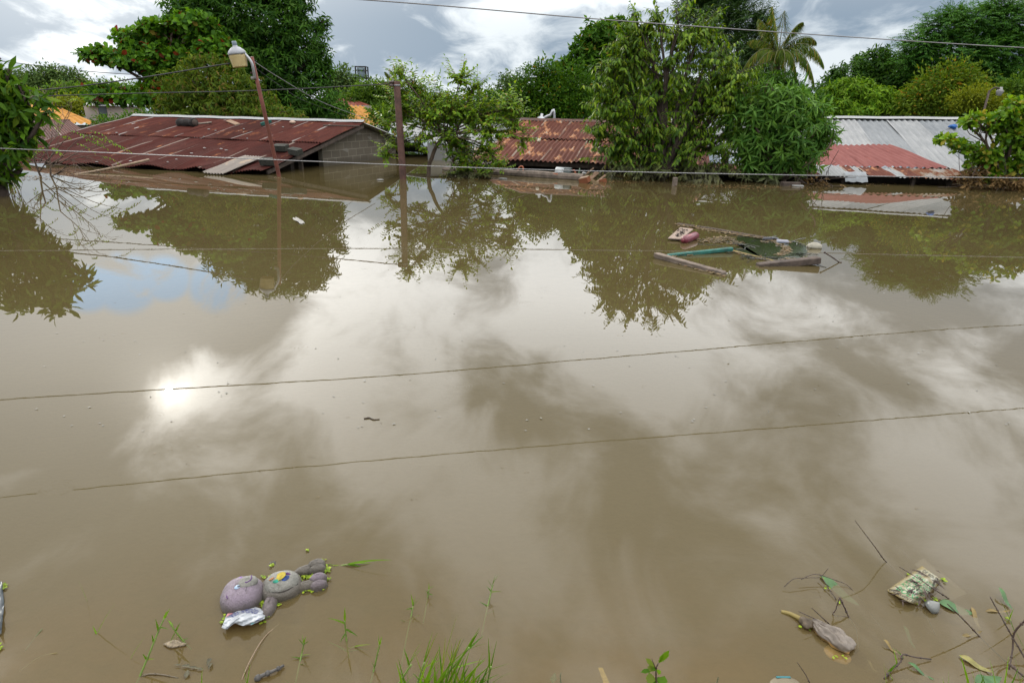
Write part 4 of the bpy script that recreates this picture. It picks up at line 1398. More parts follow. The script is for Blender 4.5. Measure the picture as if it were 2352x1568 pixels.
# citrus, tall glossy tree
L6 = lobes_world([(1230, 200, 48, 40), (1265, 230, 60, 45), (1205, 238, 42, 36), (1250, 165, 22, 18), (1300, 250, 60, 34), (1215, 262, 60, 20), (1320, 215, 45, 55)], 24.5)
make_tree('citrus_tree', 'round dark citrus tree dotted with orange fruit behind the middle roof', 'tree', at(1245, 24.7), L6, LM['citrus'], M['bark_dark'], g_clump(1700, 9, 0.13, 0.13, 0.065, 0.6, 0.16), 0.14, 16, 20)
L7 = lobes_world([(1385, 75, 48, 28), (1350, 105, 40, 30), (1410, 110, 60, 45), (1345, 150, 48, 42), (1300, 165, 35, 30), (1400, 175, 70, 60), (1325, 210, 60, 42), (1400, 245, 80, 40), (1285, 145, 18, 14), (1420, 60, 28, 18), (1450, 130, 50, 60)], 29)
make_tree('glossy_tree', 'tall leafy tree with yellow tinged tips between citrus and soursop', 'tree', at(1390, 29.3), L7, LM['glossy'], M['bark_dark'], g_whorl(1500, 9, 0.26, 0.11, (30, 105), 0.2, 0.5, 0.55, 0.2), 0.22, 17, 30)

# soursop in the water
L8 = lobes_world([(1400, 150, 32, 28), (1388, 235, 38, 30), (1660, 115, 36, 28), (1690, 165, 36, 26), (1702, 245, 32, 26), (1610, 65, 42, 28), (1452, 80, 36, 28), (1372, 200, 18, 14), (1720, 200, 16, 12), (1480, 62, 42, 32), (1560, 70, 55, 40), (1625, 125, 50, 40), (1450, 125, 55, 48), (1530, 140, 90, 60), (1640, 180, 55, 40), (1420, 195, 50, 45), (1500, 220, 95, 60), (1600, 235, 90, 55), (1420, 260, 48, 36), (1680, 215, 35, 22), (1450, 320, 70, 45), (1540, 315, 100, 48), (1620, 315, 70, 45), (1410, 345, 42, 28), (1480, 382, 85, 26), (1570, 390, 85, 24), (1640, 385, 60, 24), (1400, 395, 30, 18), (1455, 35, 12, 20), (1510, 35, 10, 18), (1565, 28, 14, 16), (1380, 300, 22, 20), (1690, 300, 25, 25)], 15.9)
make_tree('soursop_tree', 'broad drowned tree with long drooping glossy leaves, tallest in the water', 'tree', (3.75, 15.6, -2.3), L8, LM['soursop'], M['bark_dark'],
          g_spray(1120, 15, 0.60, 0.165, 0.052, 0.10, 0.75, 0.3, 0.2, 0.36), 0.11, 18, 90, kind='n', droop=0.35, twig_r=0.013, zmin=0.02, limb_r=0.6)

# tall fine dark tree behind, palm
L9 = lobes_world([(1640, 45, 80, 55), (1600, 15, 45, 35), (1690, 10, 50, 40), (1670, 120, 70, 60), (1710, 180, 55, 55), (1610, -20, 40, 30), (1730, 90, 40, 50), (1750, 30, 28, 16), (1660, -25, 60, 25), (1720, 240, 60, 40), (1760, 150, 40, 50), (1790, 210, 60, 34), (1745, 60, 30, 22)], 33)
make_tree('casuarina_tree', 'tall feathery blue green tree behind the soursop and palm', 'tree', at(1670, 33.3), L9, LM['pine'], M['bark_dark'], g_spray(3600, 18, 0.75, 0.17, 0.04, 0.1, 0.35, 0.7, 0.35, 0.2, tw=False), 0.22, 19, 50, twig_r=0.02)


def palm(label, cpix, Y, fronds, frond_len_scale=1.0, seed=0, tr=0.12, nl=120, lw=0.022, base=None):
    rg = np.random.default_rng(seed)
    c = P(cpix[0], cpix[1], Y)
    b = np.array([c[0]+0.3, c[1]+0.2, -2.6]) if base is None else base
    t = thing('coconut_palm' if nl > 40 else 'palm', b, label, 'palm tree')
    mb = MB()
    pth = smooth_path([b, lerp(b, c, 0.5)+np.array([0.15, 0, 0]), c], 14)
    mb.tube(pth, [tr*(1.15-0.35*i/len(pth))+0.01*(i % 2) for i in range(len(pth))], 12)
    mb.build('trunk', M['bark'], t)
    for (ex, ey, dy, arch) in fronds:
        e = P(ex, ey, Y+dy)
        chord = e-c
        Ln = np.linalg.norm(chord)
        ctrl = lerp(c, e, 0.62)+np.array([0, 0, arch*Ln*1.1])
        ts = np.linspace(0, 1, nl)
        ra = np.array([(1-q)**2*c+2*q*(1-q)*ctrl+q*q*e for q in ts])
        tn = unit(np.gradient(ra, axis=0))
        S = unit(np.cross(tn, np.array([0, 0, 1.0])))
        pos, d, nn, LL, WW = [], [], [], [], []
        for i in range(3, nl):
            f = i/nl
            ll = Ln*0.33*math.sin(math.pi*min(1, 0.18+0.78*f))**0.7
            for sg in (1, -1):
                pos.append(ra[i])
                d.append(S[i]*sg*0.45+tn[i]*0.45+np.array([0, 0, -1.0])*rg.uniform(0.35, 1.1)*(0.5+f))
                nn.append(np.array([0, 0, 1.0])+tn[i]*0.2+S[i]*sg*0.5+rg.normal(0, 0.2, 3))
                LL.append(ll*rg.uniform(0.85, 1.1))
                WW.append(lw)
        V, Fc = leaves_geo(np.array(pos), np.array(d), np.array(nn), np.array(LL), np.array(WW), 'n', 0.1, 0.35)
        fr = mesh_obj('frond', V, Fc, LM['palm'], t)
        mb = MB()
        mb.tube(ra[::3], np.linspace(0.022, 0.004, len(ra[::3])), 5)
        mb.build('rachis', simple('green_rachis', (0.07, 0.08, 0.02), 0.6), fr)
    return t


palm('coconut palm with drooping yellow green fronds left of the dark round trees', (1788, 122), 25.2,
     [(1774, 14, 0, 0.10), (1802, 24, 0.5, 0.14), (1846, 52, 0.3, 0.30), (1876, 98, 0.2, 0.42), (1893, 152, -0.2, 0.55), (1872, 200, -0.6, 0.60),
      (1702, 168, -0.3, 0.52), (1718, 96, 0.3, 0.30), (1742, 44, 0.5, 0.18), (1716, 196, -0.6, 0.5), (1832, 212, -0.9, 0.65), (1764, 212, -0.9, 0.65), (1800, 208, -1.1, 0.7)], seed=5)
palm('small palm top just left of the steel post', (912, 200), 42, [(905, 150, 0, 0.1), (884, 165, 0, 0.2), (925, 160, 0, 0.15), (940, 185, 0, 0.25), (880, 190, 0, 0.25), (895, 158, .5, 0.1)], seed=6, nl=30, lw=0.06)
palm('palm fronds glimpsed behind the top of the soursop', (1470, 135), 34, [(1455, 95, 0, 0.2), (1490, 92, 0, 0.2), (1520, 105, 0, 0.3), (1440, 125, 0, 0.3), (1505, 150, 0, .3)], seed=7, nl=34, lw=0.05)

# young mango with lance leaves at the water
L11 = lobes_world([(1790, 220, 62, 28), (1850, 252, 48, 28), (1725, 255, 48, 36), (1790, 270, 95, 45), (1800, 325, 100, 45), (1730, 330, 60, 45), (1870, 330, 42, 40), (1750, 375, 60, 32), (1820, 370, 55, 28), (1760, 402, 60, 14), (1890, 290, 22, 25), (1850, 380, 20, 14), (1690, 310, 22, 30), (1700, 222, 10, 16), (1912, 305, 10, 10), (1760, 194, 10, 10), (1835, 208, 12, 12), (1885, 330, 10, 10), (1895, 250, 9, 12), (1670, 270, 10, 14)], 15.7)
make_tree('young_mango_tree', 'round bush of long narrow leaf rosettes standing right of the soursop', 'tree', (7.0, 15.6, -2.3), L11, LM['lance'], M['bark'],
          g_whorl(600, 11, 0.26, 0.045, (40, 120), 0.4, 0.5, 0.3, 0.32), 0.08, 20, 60, kind='n', droop=0.3, zmin=0.02)

# trees at the right, beyond the pale roof
L12 = lobes_world([(2010, 150, 50, 32), (2060, 165, 60, 40), (1955, 180, 55, 38), (1915, 200, 34, 26), (2100, 200, 60, 45), (2035, 200, 80, 50), (2095, 150, 35, 26), (2030, 118, 16, 14), (1890, 225, 22, 20), (2140, 240, 60, 40)], 29)
make_tree('dark_tree', 'dark green rounded tree between palm and tamarind', 'tree', at(2030, 29.3), L12, LM['dark'], M['bark_dark'], g_whorl(1500, 8, 0.24, 0.08, (40, 110), 0.3, 0.4, 0.6, 0.18), 0.2, 21, 20)
L13 = lobes_world([(1955, 205, 48, 26), (1995, 225, 62, 32), (1915, 225, 36, 30), (1950, 250, 80, 26), (2050, 248, 60, 26), (1890, 255, 28, 16), (2070, 225, 30, 22)], 26)
make_tree('bright_mango_tree', 'bright yellow green mango crown low behind the pale zinc roof', 'tree', at(1970, 26.2), L13, LM['bright'], M['bark_dark'], g_whorl(1000, 9, 0.25, 0.07, (45, 115), 0.5, 0.6, 0.6, 0.18), 0.16, 22, 20)
L14 = lobes_world([(2120, 95, 55, 34), (2170, 60, 60, 36), (2245, 45, 60, 34), (2310, 55, 65, 50), (2200, 120, 90, 45), (2290, 120, 80, 50), (2150, 160, 65, 34), (2335, 165, 60, 45), (2230, 170, 80, 30), (2300, 12, 45, 26), (2190, 30, 40, 20), (2360, 60, 60, 60), (2100, 130, 40, 22)], 27)
make_tree('tamarind_tree', 'tall feathery tamarind tree rising at the right above the dark crowns', 'tree', at(2240, 27.3), L14, LM['tamarind'], M['bark_dark'],
          g_spray(4600, 18, 0.6, 0.115, 0.042, 0.25, 0.3, 0.35, 0.5, 0.24, tw=False), 0.24, 23, 60, twig_r=0.018)
L15 = lobes_world([(2150, 205, 50, 34), (2195, 175, 34, 26), (2110, 238, 46, 28), (2215, 215, 42, 34), (2165, 248, 80, 24), (2230, 190, 26, 24)], 25)
make_tree('yellowing_tree', 'mid green tree with yellowing leaves in front of the tamarind', 'tree', at(2165, 25.2), L15, LM['yellowish'], M['bark_dark'], g_clump(1000, 10, 0.16, 0.16, 0.06, 0.55, 0.2), 0.14, 24, 20)
L16 = lobes_world([(2245, 222, 36, 16), (2270, 238, 34, 16), (2215, 232, 26, 12)], 23.5)
make_tree('vine_thicket', 'mound of yellow green vine below the small white lamp at the right', 'vine', at(2245, 23.7), L16, LM['vine'], M['bark_dark'], g_clump(450, 12, 0.12, 0.085, 0.05, 0.5, 0.18), 0.05, 25, 12)
L18 = lobes_world([(2330, 225, 45, 26), (2300, 250, 50, 24), (2360, 250, 50, 30), (2345, 205, 30, 18)], 24)
make_tree('bushy_tree', 'leafy green tree behind the cashew tree at the right edge', 'tree', at(2330, 24.2), L18, LM['mid'], M['bark_dark'], g_clump(750, 10, 0.15, 0.15, 0.06, 0.5, 0.2), 0.12, 26, 20)
c = P(2296, 212, 22.5)
t = thing('area_lamp', (c[0], c[1], -2.6), 'small white area lamp on a bracket before the dark right trees', 'lamp')
mb = MB()
mb.lathe([(0.07, -0.11), (0.11, 0.02), (0.115, 0.04), (0.05, 0.10), (0.04, 0.16)], c, (0.1, 0, 1), 14)
mb.build('lamp_head', M['white_paint'], t)
mb = MB()
mb.tube([(c[0]-0.36, c[1], -2.6), (c[0]-0.36, c[1], c[2]+0.05)], 0.035, 8)
mb.tube(smooth_path([c+np.array([-0.36, 0, 0.02]), c+np.array([-0.2, 0, 0.14]), c+np.array([0, 0, 0.1])], 5), 0.025, 6)
mb.build('pole', M['wood_dark'], t)

# near cashew tree at the right edge
L17 = lobes_world([(2310, 270, 42, 18), (2345, 248, 34, 22), (2270, 285, 30, 14), (2330, 310, 48, 26), (2265, 355, 45, 20), (2320, 365, 60, 32), (2385, 330, 60, 55), (2195, 330, 20, 8), (2166, 318, 10, 6), (2245, 378, 28, 14), (2420, 270, 70, 55), (2235, 268, 18, 8), (2295, 395, 40, 16), (2450, 340, 80, 80), (2225, 345, 20, 10), (2215, 282, 12, 6)], 15.2)
make_tree('cashew_tree', 'rounded leafy cashew bush standing in the water at the right edge', 'tree', (L17[6][0][0], 15.3, -2.3), L17, LM['cashew'], M['bark'],
          g_whorl(760, 8, 0.155, 0.085, (25, 95), 0.05, 0.8, 0.25, 0.3), 0.09, 27, 90, kind='w', zmin=0.05, twig_r=0.011)
# dead foliage hanging at the waterline below it
def dead_clump(label, spots_, seed, L=0.14, n=9):
    rg = np.random.default_rng(seed)
    pos = []
    for (x, y, Y, k) in spots_:
        c = P(x, y, Y)
        for _ in range(k):
            pos.append(c+rg.normal(0, 0.10, 3)*np.array([1.5, 0.8, 1]))
    pos = np.array(pos)
    pos[:, 2] = np.maximum(pos[:, 2], 0.03)
    b = pos.mean(0)
    t = thing('dead_branch', (b[0], b[1], 0), label, 'dead branch')
    r = whorl(rg, pos, rg.normal(0, 0.6, pos.shape)+np.array([0, 0, -0.4]), n, L, L*0.45, (30, 110), 0.3, 0.8)
    V, Fc = leaves_geo(*r, 'w', 0.3, 0.5)
    V[:, 2] = np.maximum(V[:, 2], 0.004)
    mesh_obj('leaves', V, Fc, LM['dead'], t)
    mb = MB()
    for _ in range(16):
        a = pos[rg.integers(len(pos))]
        e = a+rg.normal(0, 0.25, 3)*np.array([1.5, 1, 1])+np.array([0, 0, 0.15])
        mb.tube(smooth_path([a, lerp(a, e, 0.5)+rg.normal(0, 0.08, 3), e], 4), 0.006, 4)
    mb.build('twigs', M['twig'], t)
dead_clump('brown dead leaves hanging into the water below the cashew bush', [(2250, 402, 15.0, 14), (2300, 412, 14.9, 14), (2340, 418, 14.8, 10), (2225, 412, 15.0, 8)], 31)
dead_clump('clump of dark dead weeds at the waterline left of the patched eave', [(1880, 415, 15.0, 7), (1860, 420, 15.0, 5), (1905, 420, 14.9, 4)], 32, 0.08, 7)

# background trees
BG = [
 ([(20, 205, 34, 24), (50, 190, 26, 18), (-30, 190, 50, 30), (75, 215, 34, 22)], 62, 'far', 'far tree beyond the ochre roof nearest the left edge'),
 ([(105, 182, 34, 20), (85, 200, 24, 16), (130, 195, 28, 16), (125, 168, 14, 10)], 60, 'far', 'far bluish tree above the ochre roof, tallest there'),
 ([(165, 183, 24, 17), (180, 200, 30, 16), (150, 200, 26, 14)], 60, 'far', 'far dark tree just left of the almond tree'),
 ([(95, 232, 50, 18), (140, 225, 40, 20), (180, 225, 42, 22), (60, 240, 50, 16), (215, 225, 40, 22), (270, 215, 60, 20)], 48, 'mid', 'belt of green trees behind the ochre roof at the left'),
 ([(160, 240, 26, 12), (185, 250, 28, 14), (140, 248, 26, 8)], 39, 'vine', 'yellowish bush right of the ochre ridge at the left'),
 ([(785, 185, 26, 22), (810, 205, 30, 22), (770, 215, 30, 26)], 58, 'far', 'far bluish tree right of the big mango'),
 ([(858, 205, 30, 14), (880, 220, 40, 24), (830, 225, 40, 20), (905, 245, 40, 22), (865, 245, 40, 18)], 46, 'mid', 'green tree below the water tower'),
 ([(880, 265, 34, 16), (910, 275, 34, 14)], 29, 'mid', 'leafy bush between ochre roof and steel post'),
 ([(1000, 250, 60, 26), (960, 235, 40, 26), (1040, 262, 60, 18)], 38, 'mid', 'green tree behind the left half of the guava'),
 ([(1115, 240, 48, 28), (1085, 262, 50, 18), (1150, 262, 44, 16)], 35, 'dark', 'dark tree behind the right half of the guava'),
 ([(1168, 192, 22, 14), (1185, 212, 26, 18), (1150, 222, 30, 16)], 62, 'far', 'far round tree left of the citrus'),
 ([(300, 276, 24, 4), (335, 266, 26, 6), (245, 281, 26, 3)], 30, 'glossy', 'low broad leaved hedge in front of the cream wall'),
 ([(1480, 255, 90, 30), (1600, 255, 100, 30), (1560, 215, 80, 30)], 31, 'mid', 'shaded green tree seen through the soursop'),
 ([(1740, 225, 50, 30), (1830, 235, 60, 26), (1690, 245, 50, 30), (1792, 192, 34, 22), (1760, 205, 34, 24)], 24.3, 'dark', 'dark bush below the coconut palm'),
 ([(2290, 215, 60, 34), (2350, 190, 50, 40), (2240, 250, 60, 20)], 34, 'mid', 'shaded tree below the tamarind at the right edge'),
 ([(-40, 260, 60, 30), (30, 255, 50, 20)], 40, 'mid', 'green tree behind the near mango at the left edge'),
 ([(700, 262, 60, 16), (760, 268, 50, 12)], 31, 'mid', 'low bush under the big mango beside the ochre roof'),
]
for i, (lb, Y, mt, lab) in enumerate(BG):
    LW = lobes_world(lb, Y)
    sz = max(0.10, 0.0040*Y)
    area = sum(a[2]*a[3] for a in lb)
    make_tree('tree' if 'tree' in lab else 'bush', lab, 'tree' if 'tree' in lab else 'bush', at(lb[0][0], Y+0.3), LW, LM[mt], M['bark_dark'], g_clump(int(80+area*0.16), 11, sz*1.1, sz*1.25, sz*0.6, 0.5, 0.25), 0.10+0.002*Y, 100+i, 12,
              group='trees far behind the flooded roofs')

# bare drowned shrub at the left
def bare_shrub():
    rg = np.random.default_rng(4)
    b = W(100, 404)
    b[2] = -0.6
    t = thing('bare_shrub', b, 'thin bare shrub of curved grey twigs before the rusty roof at the left', 'shrub')
    mb = MB()
    tips = []
    def grow(p, d, L, r, lev):
        n = 5
        pts = [p]
        for i in range(n):
            d = unit(d+rg.normal(0, 0.17, 3)+np.array([0.02, 0, -0.03*lev]))
            pts.append(pts[-1]+d*L/n)
        mb.tube(pts, np.linspace(r, r*0.55, n+1), 5, False)
        if lev >= 3:
            tips.append((pts[-1], d))
            return
        for q in range(4 if lev < 2 else 3):
            k_ = rg.integers(2, n+1)
            dd = unit(d+rg.normal(0, 0.55, 3)*np.array([1, 0.6, 0.8])+np.array([0.05, 0, 0.05]))
            grow(pts[k_], dd, L*rg.uniform(0.5, 0.75), r*0.55, lev+1)
    grow(b, np.array([0.08, 0, 1.0]), 1.2, 0.028, 0)
    grow(b+np.array([-0.1, 0.1, 0]), np.array([0.45, -0.1, 0.8]), 1.5, 0.022, 0)
    grow(b+np.array([0.1, 0, 0]), np.array([0.9, 0.1, 0.55]), 1.6, 0.022, 0)
    grow(b+np.array([-0.5, 0, 0]), np.array([-0.3, 0, 1]), 1.1, 0.022, 0)
    mbb = mb
    pos = np.array([a for a, _ in tips])
    dr = np.array([d for _, d in tips])
    k = (rg.uniform(0, 1, len(pos)) < 0.4) & (pos[:, 2] > 0.25)
    for (x, y) in [(205, 300), (185, 308), (230, 318), (215, 328), (255, 330), (160, 300), (195, 320), (240, 322), (175, 330), (210, 312)]:
        pos = np.vstack([pos, P(x, y, 14.0)])
        dr = np.vstack([dr, [0.8, 0, 0.1]])
        k = np.append(k, True)
    r, tw = sprays(rg, pos[k], dr[k]*np.array([1, 1, 0.5]), 11, 0.35, 0.085, 0.032, 0.5, 0.4)
    V, Fc = leaves_geo(*r, 'q')
    V[:, 2] = np.maximum(V[:, 2], 0.01)
    mesh_obj('leaves', V, Fc, LM['guava'], t)
    mb = mbb
    for a, b_, c_ in zip(*tw):
        mb.tube([a, b_, c_], [0.006, 0.005, 0.003], 3, False)
    # long bare twigs reaching right and up from the clump
    for (x0, y0, x1, y1, x2, y2) in [(120, 385, 170, 330, 215, 305), (130, 380, 190, 345, 250, 330), (110, 370, 150, 320, 180, 300), (110, 380, 160, 355, 215, 365), (90, 375, 115, 330, 120, 300)]:
        mb.tube(smooth_path([P(x0, y0, 13.9), P(x1, y1, 14.0), P(x2, y2, 14.0)], 6), np.linspace(0.012, 0.004, 13), 4, False)
    mb.build('branches', M['bark'], t)


bare_shrub()

# ------------------------------------------------------------------ things afloat near the middle house
def beam_tag(name, a, b, w, h, mat, label, cat, group=None, up=(0, 0, 1), ch=0.008, parent=None):
    return board(name, a, b, w, h, mat, label, cat, group, ch, up)


a, b = W(1020, 391, 0.02), W(1340, 409, 0.05)
mb = MB()
rg = np.random.default_rng(9)
pth = smooth_path([a, lerp(a, b, 0.5)+np.array([0, 0, 0.01]), b], 10)
v, f = tube(pth, [0.10+rg.uniform(-0.008, 0.008) for _ in pth], 10)
mb.add(v, f)
tag(mb.build('floating_beam', M['wood_old'], None, loc=a, smooth=False), 'long weathered grey beam floating in front of the middle rusty house', 'beam')
beam_tag('painted_board', W(1195, 394, 0.10), W(1282, 401, 0.10), 0.06, 0.05, M['terracotta'], 'thin orange painted board lying behind the floating beam', 'board')
beam_tag('painted_board', W(1236, 398, 0.06), W(1314, 404, 0.07), 0.05, 0.07, M['teal'], 'pale green painted board lying against the floating beam beside the bucket', 'board')
c = W(1294, 398, 0.12)
t = thing('bucket', c, 'white and dark green bucket lying on its side behind the floating beam', 'bucket')
X = unit(np.array([0.95, -0.25, -0.05]))
mb = MB()
mb.lathe([(0.12, -0.20), (0.135, -0.19), (0.142, 0.02)], c, X, 24, cap=True)
mb.build('body', simple('scuffed_white', (0.34, 0.37, 0.38), 0.45, var=0.25, scale=8), t)
mb = MB()
mb.lathe([(0.144, 0.02), (0.15, 0.05), (0.146, 0.08), (0.152, 0.10), (0.150, 0.20), (0.135, 0.205), (0.13, 0.1)], c, X, 24, cap=False)
mb.build('rim', simple('dark_green_plastic', (0.02, 0.035, 0.035), 0.4), t)
for (x, y, Yz, lab) in [(1195, 392, 0.05, 'terracotta hoop sticking up left of the bucket behind the beam'), (1314, 402, 0.04, 'terracotta hoop standing at the right end of the floating beam')]:
    c = W(x, y+4, 0.0)
    mb = MB()
    pts = []
    for i in range(13):
        a_ = math.pi*i/12
        pts.append(c+np.array([-0.07*math.cos(a_)+0.03*math.sin(a_), 0.02*math.cos(a_), 0.17*math.sin(a_)**0.7-0.01]))
    mb.tube(pts, 0.022, 8)
    tag(mb.build('plastic_hoop', M['terracotta'], None, loc=c), lab, 'hoop')
# broken crate and sticks
c = W(1343, 414, 0.06)
t = thing('broken_crate', c, 'small orange wooden crate floating at the end of the beam', 'crate')
X, Y_ = unit(np.array([0.8, -0.5, 0.25])), None
Z = unit(np.cross(X, np.array([0.5, 0.8, 0.2])))
Yv = np.cross(Z, X)
mb = MB()
mb.box(c+Z*0.07, 0.22, 0.17, 0.015, X, Yv, Z, 0.003)
mb.build('lid', M['wood_tan'], t, smooth=False)
for sg in (-1, 1):
    mb = MB()
    mb.box(c+Yv*sg*0.085, 0.22, 0.015, 0.13, X, Yv, Z, 0.003)
    mb.build('side', M['wood_orange'], t, smooth=False)
    mb = MB()
    mb.box(c+X*sg*0.105, 0.015, 0.153, 0.125, X, Yv, Z, 0.003)
    mb.build('side', M['wood_orange'], t, smooth=False)
def stick_pts(x0, y0, z0, x1, y1, dY=0.0):
    a = W(x0, y0, z0)
    b = P(x1, y1, a[1]+dY)
    return a, b
for (x0, y0, x1, y1, w, h, mt, lab) in [(1342, 404, 1364, 386, 0.045, 0.03, 'wood_tan', 'narrow broken slat pointing up behind the orange crate'),
                                        (1352, 413, 1373, 395, 0.115, 0.025, 'wood_tan', 'wide pale plank tilted out of the water beside the orange crate'),
                                        (1369, 420, 1391, 402, 0.05, 0.03, 'wood_tan', 'pale slat tilted out of the water furthest right of the crate')]:
    a, b = stick_pts(x0, y0, -0.03, x1, y1, 0.15)
    beam_tag('broken_plank', a, b, w, h, M[mt], lab, 'plank', 'broken planks by the floating beam', up=(0, -0.6, 0.8))
a = W(1385, 416, 0.02)
mb = MB()
mb.box(a, 0.16, 0.1, 0.10, (1, -0.4, 0.3), (0.4, 1, 0), (-0.3, 0, 1), 0.006)
tag(mb.build('wood_block', M['wood_orange'], None, loc=a, smooth=False), 'orange wooden block floating at the foot of the soursop tree', 'wood')
for (x, y, sx, sy, lab) in [(1155, 410, 0.20, 0.09, 'white flat scrap floating just before the beam'), (1170, 390, 0.2, 0.06, 'white strip of litter lying on the floating beam'), (873, 413, 0.16, 0.07, 'small white scrap floating left of the steel post'),
                            (1342, 398, 0.12, 0.09, 'clear crumpled plastic lying on the orange crate')]:
    c = W(x, y, 0.015 if y > 400 else 0.11)
    mb = MB()
    mb.ell(c, sx/2, sy/2, 0.015 if y > 400 else 0.03, noise=0.2, seed=x, nu=12, nv=8)
    tag(mb.build('litter_scrap', M['white_paint'], None, loc=c), lab, 'litter')
c = W(1330, 401, 0.04)
mb = MB()
mb.lathe([(0.022, 0), (0.026, 0.01), (0.026, 0.10), (0.012, 0.13), (0.012, 0.16)], c, (0.05, 0, 1), 12)
tag(mb.build('bottle', simple('green_bottle', (0.10, 0.17, 0.11), 0.3), None, loc=c), 'small green bottle upright beside the terracotta hoop and crate', 'bottle')
# posts standing in the water
for (x, y0, y1, Y, lab) in [(1549, 427, 408, None, 'short grey post stub standing in the water below the soursop')]:
    a = W(x, y0)
    h = (y0-y1)*ds(a)
    beam_tag('post_stub', a+np.array([0, 0, -2.0]), a+np.array([0, 0, h]), 0.10, 0.10, M['wood_old'], lab, 'post', up=(1, 0, 0))
c = W(1815, 424, 0.03)
mb = MB()
mb.box(c, 0.45, 0.18, 0.12, (1, 0.1, 0), (0, 1, 0), (0, 0, 1), 0.012)
tag(mb.build('floating_block', M['wood_dark'], None, loc=c, smooth=False), 'dark squared timber block floating below the young mango', 'timber')
c = W(1832, 427, 0.015)
mb = MB()
mb.box(c, 0.26, 0.11, 0.04, (1, -0.1, 0), (0, 1, 0), (0, 0, 1), 0.01)
tag(mb.build('foam_tray', M['white_paint'], None, loc=c, smooth=False), 'white foam tray floating before the dark timber block', 'tray')

# ------------------------------------------------------------------ the raft of timber in mid water
a, b = W(1506, 585, 0.035), W(1664, 631, -0.004)
mb = MB()
mb.beam(a, b, 0.085, 0.06, ch=0.01)
v = np.concatenate(mb.v)
v += np.random.default_rng(1).uniform(-0.006, 0.006, v.shape)
tag(mesh_obj('plank', v, mb.f, M['wood_old'], None, a, False), 'grey weathered plank floating nearest, left arm of the timber raft', 'plank')
beam_tag('painted_plank', W(1533, 588, 0.0), W(1682, 572, 0.035), 0.055, 0.045, M['teal'], 'teal green painted plank floating in the timber raft', 'plank')
beam_tag('plank', W(1740, 612, -0.01), W(1881, 597, 0.055), 0.10, 0.075, M['wood_dark'], 'dark brown plank with raised right end in the timber raft', 'plank')
mb = MB()
mb.tube(smooth_path([W(1680, 575, 0.0), W(1735, 589, 0.004), W(1795, 604, 0.0)], 8), 0.012, 7)
tag(mb.build('cane', simple('mossy_yellow_cane', (0.17, 0.13, 0.035), 0.7), None, loc=W(1680, 575)), 'thin yellowish cane lying between teal plank and dark plank', 'cane')
mb = MB()
mb.tube(smooth_path([W(1556, 515, 0.0), W(1640, 527, 0.006), W(1720, 541, 0.0), W(1812, 556, -0.01)], 8), 0.022, 8)
tag(mb.build('pole', M['wood_dark'], None, loc=W(1556, 515)), 'long half sunk dark pole at the back of the timber raft', 'pole')
# board with wet leaves on it, maroon bottle
q = [W(1564, 551, 0.02), W(1534, 549, 0.02), W(1562, 524, 0.03), W(1592, 528, 0.03)]
mb = MB()
top = [p+np.array([0, 0, 0.014]) for p in q]
mb.add(q+top, [(3, 2, 1, 0), (4, 5, 6, 7), (0, 1, 5, 4), (1, 2, 6, 5), (2, 3, 7, 6), (3, 0, 4, 7)])
t = thing('board', q[0], 'grey brown board strewn with black wet leaves at the left of the timber raft', 'board')
mb.build('panel', simple('soaked_board', (0.20, 0.155, 0.125), 0.8, var=0.3, scale=20), t, smooth=False)
rg = np.random.default_rng(14)
pos = np.array([lerp(lerp(q[1], q[0], rg.uniform(0.1, 0.9)), lerp(q[2], q[3], rg.uniform(0.1, 0.9)), rg.uniform(0.15, 0.85))+np.array([0, 0, 0.02]) for _ in range(46)])
dd_ = np.stack([rg.normal(0, 1, 46), rg.normal(0, 1, 46), rg.normal(0, 0.15, 46)], 1)
V, Fc = leaves_geo(pos, dd_, np.tile([0, 0, 1.0], (46, 1))+rg.normal(0, 0.2, (46, 3)), rg.uniform(0.03, 0.07, 46), rg.uniform(0.015, 0.03, 46))
mesh_obj('wet_leaves', V, Fc, M['char'], t)
ba, bb = W(1568, 553, 0.035), W(1600, 540, 0.045)
X = unit(bb-ba)
L = np.linalg.norm(bb-ba)
t = thing('bottle', ba, 'maroon plastic bottle floating beside the leaf strewn board', 'bottle')
mb = MB()
mb.lathe([(0.02, 0.03), (0.045, 0.045), (0.055, 0.075), (0.055, L*0.88), (0.045, L*0.96), (0.02, L)], ba, X, 20)
bo = mb.build('body', simple('maroon_plastic', (0.12, 0.020, 0.034), 0.3, var=0.15, spec=0.5), t)
mb = MB()
mb.lathe([(0.018, -0.01), (0.02, -0.008), (0.02, 0.035)], ba, X, 14)
mb.build('cap', simple('dark_red_cap', (0.10, 0.012, 0.02), 0.35), t)
mb = MB()
sd_ = unit(np.cross(X, (0, 0, 1)))
upv = unit(np.cross(sd_, X))
for i, (u_, w_) in enumerate([(0.13, 0.028), (0.165, 0.028), (0.20, 0.02)]):
    ang = 0.45
    nrm_ = unit(upv*math.cos(ang)-sd_*math.sin(ang)) if np.dot(sd_, (0, -1, 0)) < 0 else unit(upv*math.cos(ang)+sd_*math.sin(ang))
    mb.box(ba+X*u_+nrm_*0.0555, 0.012, w_, 0.003, X, np.cross(nrm_, X), nrm_)
mb.build('label_print', simple('pink_print', (0.42, 0.20, 0.20), 0.5), bo, smooth=False)
ba, bb = W(1784, 554, 0.02), W(1812, 556, 0.015)
X = unit(bb-ba)
L = np.linalg.norm(bb-ba)
mb = MB()
mb.lathe([(0.022, 0.0), (0.030, 0.003), (0.030, 0.02), (0.027, 0.03), (0.027, L*0.85), (0.012, L)], ba, X, 18, cap=True)
tag(mb.build('plastic_tube', simple('white_blue_plastic', (0.22, 0.235, 0.28), 0.4), None, loc=ba), 'small white open plastic tube at the right end of the sunk pole', 'tube')
c = W(1770, 549, 0.012)
